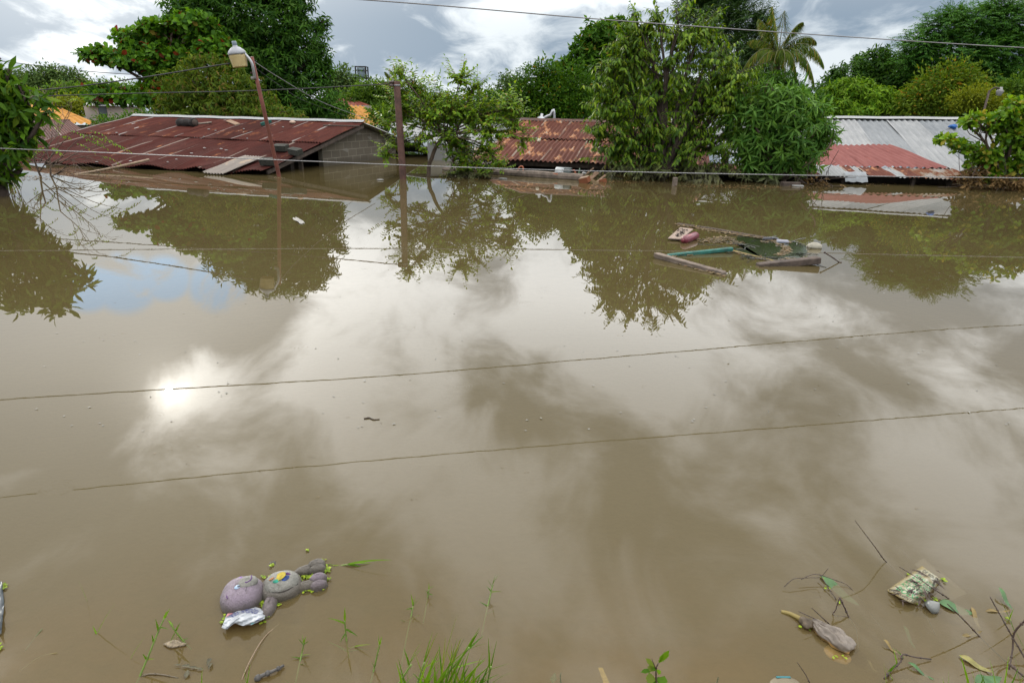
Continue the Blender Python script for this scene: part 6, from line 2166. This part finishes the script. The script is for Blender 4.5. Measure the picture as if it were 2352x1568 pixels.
twig('twig', [(2080, 1325, -0.03), (2036, 1290, 0.0), (2010, 1256, 0.10), (1964, 1195, 0.19)], 0.0022, 'long thin bare twig rising from the water up left of the printed package')
twig('twig', [(2180, 1374, 0.0), (2145, 1352, 0.03), (2110, 1328, 0.055), (2066, 1301, 0.075)], 0.0022, 'thin dark twig lying across the printed package')
twig('twig', [(1801, 1347, 0.01), (1823, 1329, 0.03), (1860, 1326, 0.028), (1884, 1324, 0.03), (1903, 1304, 0.07)], 0.0014, 'fine forked twig arching left of the long wavy leaf')
twig('twig', [(1840, 1330, 0.02), (1872, 1318, 0.03), (1920, 1332, 0.015), (1950, 1346, 0.004), (1985, 1388, -0.012), (2032, 1450, -0.03)], 0.0014, 'fine twig running over the wavy leaf and sinking to the right')
twig('twig', [(1883, 1318, 0.02), (1900, 1345, 0.012), (1921, 1377, 0.004)], 0.0020, 'reddish twig along the left side of the wavy leaf')
twig('twig', [(1929, 1371, 0.06), (1940, 1395, 0.03), (1950, 1417, 0.0), (1966, 1443, -0.01), (1972, 1490, -0.03)], 0.0030, 'short dark twig bent above its own reflection below the wavy leaf')
twig('twig', [(1928, 1372, 0.06), (1920, 1398, 0.02), (1914, 1411, 0.0), (1945, 1416, 0.0)], 0.0020, 'thin folded twig crossing the short dark twig')
twig('twig', [(1904, 1432, 0.0), (1885, 1414, 0.04), (1864, 1395, 0.07)], 0.0020, 'straight twig leaning left over the knotted bag')
twig('twig', [(1890, 1428, 0.012), (1860, 1415, 0.025), (1834, 1403, 0.035)], 0.0018, 'grey twig lying over the neck of the knotted bag')
twig('twig', [(2330, 1535, -0.04), (2290, 1500, -0.02), (2250, 1461, 0.0), (2215, 1424, 0.06), (2176, 1386, 0.12)], 0.0030, 'long brown twig slanting from the broad green leaf to the lower right')
twig('twig', [(2365, 1530, 0.0), (2345, 1495, 0.03), (2326, 1463, 0.06), (2302, 1420, 0.11), (2274, 1370, 0.17)], 0.0028, 'upright knobbly twig near the right edge')
twig('twig', [(2360, 1418, 0.16), (2330, 1452, 0.09), (2326, 1490, 0.04), (2318, 1536, 0.0)], 0.0034, 'thick dark twig crossing the knobbly twig at the right edge')
twig('twig', [(2031, 1558, 0.0), (2050, 1535, 0.01), (2069, 1518, 0.02), (2074, 1502, 0.035), (2100, 1508, 0.02), (2139, 1513, 0.005)], 0.0032, 'hooked brown twig among the weeds at lower right')
twig('twig', [(2320, 1524, 0.02), (2340, 1543, 0.015), (2365, 1562, 0.0)], 0.0036, 'thick dark twig end at the bottom right corner')
twig('twig', [(1862, 1572, 0.0), (1850, 1548, 0.03), (1831, 1520, 0.07)], 0.0018, 'thin forked twig beside the beige lid')
twig('twig', [(2058, 1250, -0.022), (2101, 1294, -0.012)], 0.0020, 'faint sunken twig left of the top of the package')
twig('twig', [(2120, 1390, -0.008), (2132, 1420, -0.018), (2148, 1456, -0.03)], 0.0026, 'sunken twig below the milky plastic peak')
twig('stick', [(585, 1560, 0.004), (605, 1549, 0.010), (630, 1539, 0.012), (652, 1527, 0.006)], 0.0065, 'dark waterlogged stick floating at the bottom left of the grass clump', simple('wet_grey_stick', (0.05, 0.048, 0.045), 0.6, var=0.4, scale=50))
twig('twig', [(58, 1493, -0.01), (75, 1470, -0.004), (97, 1443, 0.004)], 0.0018, 'green stalk rising to the surface at lower left', simple('stalk_green', (0.06, 0.10, 0.03), 0.5))
twig('twig', [(45, 1540, -0.02), (90, 1508, -0.006), (132, 1498, 0.003)], 0.0014, 'yellow stalk arching under water at the lower left', simple('stalk_yellow', (0.17, 0.14, 0.04), 0.5))
twig('stalk', [(555, 1560, 0.0), (575, 1515, 0.008), (605, 1465, 0.004), (640, 1432, -0.004)], 0.0016, 'dry straw stalk floating below the milk pouch', M['bamboo'])
twig('twig', [(836, 961, 0.003), (848, 959, 0.004), (858, 963, 0.003), (872, 962, 0.003)], 0.004, 'small curly twig floating alone in the open water', M['wood_dark'], kn=False)

# ------------------------------------------------------------------ grass stalks in the shallows
M['grass'] = leaf_mat('grass_blade', (0.024, 0.072, 0.009), (0.060, 0.135, 0.014), (0.11, 0.15, 0.022), 0.2, transl=0.4, rough=0.35)
M['grass_stem'] = simple('grass_stem', (0.10, 0.16, 0.03), 0.45, var=0.25, scale=40)


def blade(mb, a, d, L, w, bend, rg):
    n = 6
    d = unit(d)
    s = unit(np.cross(d, ZU+rg.normal(0, 0.4, 3)))
    pts = []
    p = np.array(a, float)
    dd = d.copy()
    V = []
    for i in range(n+1):
        t = i/n
        ww = w*0.5*(1-t)**0.75*(0.55+0.45*min(1, t*5)) if i < n else 0.0003
        up = unit(np.cross(s, dd))
        V += [p-s*ww+up*ww*0.35, p, p+s*ww+up*ww*0.35]
        dd = unit(dd+np.array([0, 0, -bend/n]))
        p = p+dd*L/n
    Fc = [(i*3+k_, i*3+k_+1, i*3+4+k_, i*3+3+k_) for i in range(n) for k_ in (0, 1)]
    mb.add(V, Fc)


def stalk(pix, hts, label, leaves, seed, r=0.0022, name='grass_stalk'):
    """pix: points of the stem from base to tip; hts: heights; leaves: (pos along 0..1, pixel tip dx, dy, extra height)"""
    rg = np.random.default_rng(seed)
    pts = [W(x, y, h) for (x, y), h in zip(pix, hts)]
    path = smooth_path(pts, 6)
    t = thing(name, path[0], label, 'grass')
    mb = MB()
    mb.tube(path, np.linspace(r*1.5, r*0.9, len(path)), 6)
    mb.build('stem', M['grass_stem'], t)
    mb = MB()
    for (f, dx, dy, w) in leaves:
        i = min(len(path)-1, int(f*(len(path)-1)))
        a = path[i]
        q = np.array(ray(0, 0))
        # project the point to the picture, step in pixels at the same distance
        v = a-CO
        zc = np.dot(v, _f)
        x = 1176+FPX*np.dot(v, CR)/zc
        y = 784-FPX*np.dot(v, CU)/zc
        b = P(x+dx, y+dy, a[1]+rg.normal(0, 0.012))
        b[2] = max(b[2], 0.002)
        blade(mb, a, b-a+np.array([0, 0, 0.15*np.linalg.norm(b-a)]), np.linalg.norm(b-a), w*1.6, 0.3, rg)
    V = np.concatenate(mb.v)
    if V[:, 2].min() < 0:
        V[:, 2] = np.where(V[:, 2] < -0.05, V[:, 2], V[:, 2])
    mesh_obj('blades', V, mb.f, M['grass'], t)
    return t


stalk([(312, 1572), (322, 1550), (345, 1495), (367, 1441), (378, 1418)], [-0.02, 0.0, 0.06, 0.12, 0.145], 'tall green grass stalk with short side leaves left of the foam clump',
      [(1, 12, -22, 0.006), (0.98, 7, -20, 0.005), (0.72, -7, -28, 0.005), (0.42, -9, -14, 0.004), (0.42, 18, -3, 0.004), (0.6, -4, -20, 0.004), (0.75, 20, 2, 0.003)], 1, 0.0024)
stalk([(440, 1490), (424, 1475), (404, 1450), (392, 1432)], [-0.03, 0.0, 0.05, 0.08], 'grass stalk leaning left with long drooping blades over the foam clump',
      [(0.98, -12, -18, 0.007), (0.9, -8, -14, 0.006), (0.7, 10, -22, 0.006), (0.72, -8, 52, 0.006), (0.6, -7, 40, 0.005), (0.4, 12, -8, 0.004)], 2, 0.0022)
stalk([(675, 1590), (682, 1552), (692, 1505), (698, 1476)], [-0.05, -0.015, 0.005, 0.045], 'slender grass stalk rising beside the dark floating stick',
      [(1, -4, -20, 0.004), (1, 5, -16, 0.004), (0.95, -11, -14, 0.004), (0.98, 12, -10, 0.003), (0.7, 22, -3, 0.005), (0.62, -22, -5, 0.004), (0.5, 16, -6, 0.003), (0.1, -18, -4, 0.003)], 3)
stalk([(802, 1510), (796, 1470), (793, 1440), (792, 1425)], [-0.035, 0.0, 0.05, 0.08], 'grass tuft with looping blades between plush toy and grass clump',
      [(1, 0, -32, 0.005), (0.85, -38, -14, 0.005), (0.55, -14, 22, 0.004), (0.62, 28, 16, 0.005), (0.2, 52, -12, 0.006), (0.12, 50, -6, 0.005), (0.15, -46, -2, 0.005)], 4)
stalk([(848, 1580), (858, 1540), (866, 1505), (872, 1480)], [-0.03, 0.0, 0.05, 0.09], 'thin grass stalk just left of the big grass clump',
      [(1, -3, -22, 0.005), (1, 5, -20, 0.004), (0.85, -8, -6, 0.003), (0.4, -6, -16, 0.004), (0.15, 10, 0, 0.003)], 5)
stalk([(922, 1530), (934, 1462), (942, 1425), (949, 1391)], [-0.06, -0.03, -0.01, 0.025], 'half sunk tall stalk with a three pointed tip above the grass clump',
      [(1, -5, -28, 0.004), (1, 4, -24, 0.003), (1, 18, -20, 0.004), (0.95, -16, 2, 0.004), (0.72, 20, -8, 0.003), (0.62, -22, -8, 0.003)], 6)
stalk([(972, 1430), (980, 1386), (985, 1352)], [-0.05, -0.02, 0.03], 'short grass tip breaking the surface furthest from the bank',
      [(1, 0, -14, 0.003), (1, 12, -8, 0.003), (0.85, -6, -8, 0.004), (0.85, 12, 3, 0.004)], 7)
stalk([(1106, 1460), (1116, 1410), (1124, 1376), (1132, 1342)], [-0.06, -0.015, 0.01, 0.05], 'grass stalk with five thin leaves right of the grass clump, furthest right',
      [(1, 6, -24, 0.003), (1, 14, -26, 0.004), (0.98, -12, -18, 0.004), (0.85, -10, -14, 0.004), (0.88, 24, -2, 0.003), (0.5, -20, -12, 0.003), (0.35, 18, 2, 0.003)], 8)
stalk([(770, 1300), (795, 1296), (800, 1295)], [-0.01, 0.004, 0.006], 'flat grass blades floating right of the feet of the plush toy',
      [(1, 100, -12, 0.006), (0.9, 55, 22, 0.008), (0.8, 30, 14, 0.007), (0.2, -40, 12, 0.005), (0.3, -25, 28, 0.004)], 9, 0.002, 'floating_grass')


def grass_clump():
    rg = np.random.default_rng(77)
    b = W(1010, 1568, 0)
    t = thing('grass_clump', b, 'big clump of bright green grass at the bottom edge left of centre', 'grass')
    blades = [  # base x, y, tip x, y, width
        (907, 1585, 945, 1525, 0), (940, 1525, 964, 1475, 0.006), (940, 1525, 966, 1488, 0.006), (940, 1528, 928, 1486, 0.006), (930, 1572, 916, 1513, 0.006),
        (1018, 1532, 1048, 1410, 0.009), (1002, 1575, 1078, 1486, 0), (1075, 1492, 1098, 1448, 0.007), (1078, 1490, 1110, 1458, 0.007), (1078, 1490, 1118, 1475, 0.005),
        (1040, 1520, 1058, 1464, 0.006), (1125, 1540, 1122, 1465, 0.006), (1126, 1538, 1140, 1470, 0.005), (1122, 1540, 1172, 1520, 0.007), (1120, 1575, 1128, 1530, 0),
        (972, 1530, 992, 1452, 0.006), (975, 1520, 1002, 1453, 0.005), (970, 1535, 1012, 1513, 0.006), (955, 1580, 975, 1520, 0), (990, 1560, 985, 1522, 0.005),
        (1030, 1540, 1110, 1512, 0.006), (1050, 1580, 1110, 1513, 0.006), (1060, 1585, 1028, 1495, 0.008), (1070, 1585, 1122, 1525, 0.006), (1000, 1580, 998, 1526, 0.009),
        (1035, 1585, 1060, 1500, 0.007), (1080, 1585, 1142, 1545, 0.006), (920, 1580, 960, 1540, 0.005), (960, 1575, 975, 1545, 0.007), (1005, 1575, 1030, 1525, 0.006),
        (880, 1590, 905, 1570, 0.005), (985, 1590, 1015, 1550, 0.006), (1050, 1590, 1040, 1545, 0.006), (1090, 1590, 1085, 1540, 0.006), (940, 1590, 925, 1550, 0.006),
        (1020, 1590, 1095, 1440, 0.007), (990, 1590, 950, 1545, 0.007), (1110, 1590, 1130, 1480, 0.006), (965, 1590, 1005, 1500, 0.007), (1045, 1590, 1075, 1530, 0.009)]
    mb, ms = MB(), MB()
    for (x0, y0, x1, y1, w) in blades:
        a = W(x0, y0, max(-0.01, (1575-y0)*0.0008))
        e = P(x1, y1, a[1]+rg.uniform(-0.03, 0.03))
        if w == 0:
            ms.tube(smooth_path([a-(e-a)*0.15, lerp(a, e, 0.5)+rg.normal(0, 0.002, 3), e], 5), 0.0028, 6)
        else:
            blade(mb, a, e-a+np.array([0, 0, 0.12*np.linalg.norm(e-a)]), np.linalg.norm(e-a)*1.02, w*1.2, 0.3, rg)
    for _ in range(32):
        x0 = rg.uniform(905, 1120)
        a = W(x0, rg.uniform(1575, 1620), 0.0)
        h = rg.uniform(60, 130)*(1-abs(x0-1015)/190)
        e = P(x0+rg.normal(12, 26), 1580-h, a[1]+rg.uniform(-0.04, 0.04))
        blade(mb, a, e-a+np.array([0, 0, 0.12*np.linalg.norm(e-a)]), np.linalg.norm(e-a)*1.02, rg.uniform(0.006, 0.010), rg.uniform(0.2, 0.9), rg)
    mb.build('blades', M['grass'], t)
    ms.build('stems', M['grass_stem'], t)


grass_clump()
# blades at the lower right
def tuft(label, lst, seed):
    rg = np.random.default_rng(seed)
    b = W(lst[0][0], lst[0][1], 0)
    mb = MB()
    for (x0, y0, x1, y1, w) in lst:
        a = W(x0, y0, 0.0)
        e = P(x1, y1, a[1]+rg.uniform(-0.01, 0.02))
        blade(mb, a, e-a+np.array([0, 0, 0.1*np.linalg.norm(e-a)]), np.linalg.norm(e-a), w, 0.25, rg)
    tag(mb.build('grass_tuft', M['grass'], None, loc=b), label, 'grass')
tuft('two upright green blades at the bottom right before the curled leaf', [(2226, 1578, 2208, 1503, 0.008), (2240, 1580, 2233, 1536, 0.008), (2250, 1580, 2260, 1550, 0.006)], 5)
tuft('small weedy green blades around the hooked brown twig', [(2060, 1530, 2052, 1486, 0.010), (2050, 1560, 2034, 1530, 0.008), (2040, 1545, 2062, 1520, 0.008), (2075, 1510, 2056, 1488, 0.007), (2035, 1568, 2030, 1520, 0.008), (2085, 1535, 2120, 1550, 0.006)], 6)
tuft('spray of broad green weed blades in the bottom right corner', [(2290, 1600, 2275, 1512, 0.012), (2300, 1600, 2318, 1505, 0.012), (2310, 1600, 2340, 1530, 0.010), (2270, 1600, 2248, 1528, 0.009), (2330, 1605, 2352, 1548, 0.012), (2345, 1600, 2330, 1490, 0.008)], 17)
tuft('short pair of green blades at the bottom edge left of the curled leaf', [(2178, 1600, 2180, 1540, 0.008), (2172, 1600, 2165, 1552, 0.008)], 18)
tuft('thin green blades beside the twigs at the right edge', [(2318, 1420, 2328, 1395, 0.006), (2314, 1428, 2302, 1404, 0.005), (2330, 1450, 2300, 1375, 0.004), (2352, 1490, 2318, 1420, 0.004)], 7)
tuft('short green blades at the bottom left beside the dark stick', [(569, 1580, 560, 1530, 0.008), (567, 1580, 574, 1525, 0.006)], 8)
tuft('lone short green blade at the bottom edge below the rotten leaves', [(462, 1580, 464, 1532, 0.006)], 12)
tuft('faint forked blades rising at the far left below the plush toy', [(222, 1455, 213, 1436, 0.006), (224, 1453, 262, 1382, 0.004)], 9)
tuft('single hair thin blade left of the tall grass stalk', [(300, 1512, 330, 1462, 0.003)], 10)
tuft('single drowned blade furthest from the bank at the far left', [(200, 1380, 180, 1330, 0.005)], 11)
# broad leaved seedling
t = thing('seedling', W(1507, 1590, 0), 'small broad leaved green seedling at the bottom edge right of centre', 'plant')
mb = MB()
s0 = W(1508, 1600, 0.0)
pts = [s0, P(1507, 1560, s0[1]), P(1507, 1536, s0[1]+0.005), P(1512, 1522, s0[1]+0.01)]
mb.tube(smooth_path(pts, 5), np.linspace(0.003, 0.0018, 16), 6)
mb.tube([pts[2], P(1502, 1524, s0[1]), P(1497, 1512, s0[1])], [0.0016, 0.0014, 0.001], 5)
mb.build('stem', M['twig'], t)
rg = np.random.default_rng(3)
Lf = [(pts[3], (1533, 1502), 0.016), (pts[3], (1520, 1508), 0.008), (pts[2], (1489, 1514), 0.014), (pts[2], (1490, 1532), 0.020), (pts[2], (1502, 1534), 0.012), (pts[2], (1518, 1546), 0.012), (pts[1], (1486, 1556), 0.030), (pts[1], (1532, 1562), 0.022), (pts[1], (1516, 1556), 0.010), (pts[2], (1476, 1540), 0.012), (pts[1], (1490, 1575), 0.025), (pts[1], (1528, 1575), 0.022)]
p0 = np.array([a for a, _, _ in Lf])
tipp = np.array([P(x, y, s0[1]+rg.uniform(-0.01, 0.01)) for _, (x, y), _ in Lf])
V, Fc = leaves_geo(p0, tipp-p0, np.tile([0, -0.6, 0.8], (len(Lf), 1))+rg.normal(0, 0.2, (len(Lf), 3)), np.linalg.norm(tipp-p0, axis=1)*1.1, np.array([w for _, _, w in Lf]), 'w', 0.12, 0.2)
mesh_obj('leaves', V, Fc, M['grass'], t)
tw_ = simple('rotten_stem', (0.06, 0.065, 0.03), 0.6)
twig('twig', [(1290, 1575, 0.0), (1287, 1556, 0.02), (1289, 1543, 0.03)], 0.002, 'twin dead stem tips poking up left of the yellow tape', tw_)
twig('twig', [(1642, 1575, 0.0), (1648, 1562, 0.015), (1650, 1553, 0.025)], 0.0022, 'small hooked green stem tip at the bottom edge right of the seedling', tw_)

# dead leaf raft, foam, tarp scrap at the left
mb = MB()
rg = np.random.default_rng(19)
c = W(402, 1478, 0.004)
mb.ell(c, 0.030, 0.012, 0.006, noise=0.25, seed=9, nu=26, nv=10)
tag(mb.build('foam_clump', simple('brown_foam', (0.23, 0.19, 0.13), 0.9, var=0.5, scale=120, bump=0.6), None, loc=c), 'flat brown clump of foam floating behind the drooping grass blades', 'foam')
pos = np.array([W(x, y, 0.006) for (x, y) in [(415, 1528), (430, 1532), (446, 1534), (432, 1536), (475, 1528), (478, 1536), (400, 1526)]])
d = np.array([[1, 0, 0.05], [1, 0.1, 0], [1, 0, 0], [0.3, -1, 0.0], [0.1, 1, 0.3], [0.1, 1, 0.2], [0.9, 0, 0.1]])
V, Fc = leaves_geo(pos, d, np.tile([0, 0, 1.0], (7, 1)), np.array([0.03, 0.03, 0.028, 0.03, 0.025, 0.022, 0.02]), np.array([0.010, 0.008, 0.007, 0.014, 0.014, 0.010, 0.006]), 'w', 0.3, 0.1)
tag(mesh_obj('dead_leaves', V, Fc, simple('rotten_leaf', (0.045, 0.042, 0.018), 0.5, var=0.5, scale=60), None, pos[0]), 'knot of dark rotten leaves afloat left of the dark stick', 'leaves')
twig('twig', [(325, 1552, 0.0), (345, 1547, 0.002), (375, 1549, 0.002), (410, 1556, 0.0)], 0.0028, 'limp brown stem lying on the water at the foot of the tall stalk', simple('limp_stem', (0.07, 0.055, 0.03), 0.5))
mb = MB()
V = []
for j in range(13):
    for i in range(5):
        y = 1335+j*10
        x = -16+i*6.5*(1.0-0.04*abs(j-5))
        p = W(x, y, 0.010+0.012*math.sin(i*2.0+j*1.3)*math.sin(j*0.9))
        V.append(p)
mb.add(V, [(j*5+i, j*5+i+1, (j+1)*5+i+1, (j+1)*5+i) for j in range(12) for i in range(4)])
tag(mb.build('tarp_scrap', simple('slate_plastic', (0.035, 0.045, 0.052), 0.35, var=0.4, scale=40), None, loc=W(0, 1390)), 'crumpled dark slate plastic sheet cut off by the left edge', 'plastic sheet')

# duckweed and specks on the open water
Z2 = lambda x, y: (465.5+x*0.1641, 1237.25+y*0.1641)
sp = []
for (x, y, rx, ry, k_) in [(1480, 525, 55, 25, 26), (1745, 420, 35, 50, 26), (1740, 570, 20, 20, 8), (1430, 715, 30, 15, 10), (1515, 730, 12, 12, 4), (830, 890, 45, 25, 16), (840, 945, 25, 20, 8), (1055, 920, 20, 15, 6), (885, 1085, 20, 18, 7),
                          (310, 1100, 25, 40, 10), (300, 1150, 20, 15, 6), (535, 1172, 12, 10, 4), (980, 335, 20, 10, 5), (930, 372, 10, 8, 3), (850, 525, 20, 12, 5), (905, 570, 15, 8, 4), (950, 520, 15, 8, 3), (1310, 478, 18, 12, 5),
                          (455, 575, 30, 15, 8), (1365, 530, 20, 10, 5), (1400, 560, 20, 12, 5), (1680, 690, 15, 10, 4), (1070, 795, 8, 6, 2), (1700, 300, 20, 15, 6), (830, 1170, 15, 10, 4), (1450, 160, 15, 8, 4)]:
    a_ = Z2(x, y)
    sp.append((a_[0], a_[1], rx*0.1641, ry*0.1641, k_))
for (x, y, k_) in [(640, 0, 0)]:
    pass
for (x, y, r_, k_) in [(570, 355, 8, 4), (310, 470, 8, 4)]:
    pass
sp += [(1764+x*0.25, 1176+y*0.25, 3, 2, k_) for (x, y, k_) in [(1290, 557, 3), (1480, 565, 3), (1610, 615, 8), (1530, 790, 6), (1430, 805, 5), (1365, 825, 4), (540, 688, 3), (500, 597, 2), (665, 825, 3), (345, 1000, 3), (305, 1045, 3), (372, 1055, 3), (595, 1310, 2), (695, 1330, 2), (430, 1025, 2), (2060, 1530, 4), (2215, 985, 4)]]
sp += [(8, 1345, 5, 6, 14), (0, 1485, 4, 6, 8)]
duckweed('duckweed', sp, 'bright green duckweed gathered round the plush toy and floating plastics', dw, 5, 0.0105)
sp2 = []
for (x, y) in [(355, 1041), (392, 1030), (456, 1024), (430, 1064), (597, 1082), (720, 1049), (1000, 697), (1192, 711), (1225, 755), (1103, 819), (455, 795), (458, 806), (237, 768), (282, 765), (230, 775), (550, 740), (575, 743), (665, 694), (710, 695), (498, 725),
               (688, 797), (676, 798), (700, 796), (799, 958), (730, 1143), (952, 1145), (1210, 1085), (1155, 1073), (1250, 666), (1105, 690), (1280, 700), (955, 750), (848, 720), (1000, 800), (873, 970), (1330, 545), (1365, 580), (2040, 880), (2210, 888), (1880, 884), (2105, 1165), (1480, 885), (1990, 770), (2150, 690), (2070, 640), (1420, 770)]:
    sp2.append((x, y, 6, 2.0, 3))
duckweed('water_specks', sp2, 'scattered specks of pale plant litter on the open water', dw2, 6, 0.0055, 'plant litter', 0.001)
sp3 = []
rg = np.random.default_rng(40)
for _ in range(230):
    sp3.append((rg.uniform(0, 2352), 430+rg.uniform(0, 1)**1.3*560, 1, 0.5, 1))
for (x, y) in [(597, 494), (590, 518), (700, 490), (1705, 452), (1712, 455), (1130, 417), (1180, 425), (1280, 428)]:
    sp3.append((x, y, 10, 1, 8))
duckweed('floating_flecks', sp3, 'tiny white flecks of foam floating on the far water', simple('grey_foam', (0.16, 0.16, 0.145), 0.7), 7, 0.014, 'foam', 0.002)
sp4 = [(642, 408, 12, 2.5, 30)]
duckweed('leaf_scum', sp4, 'small ring of yellow green leaves caught at the foot of the street lamp', dw2, 8, 0.035, 'leaves', 0.004)
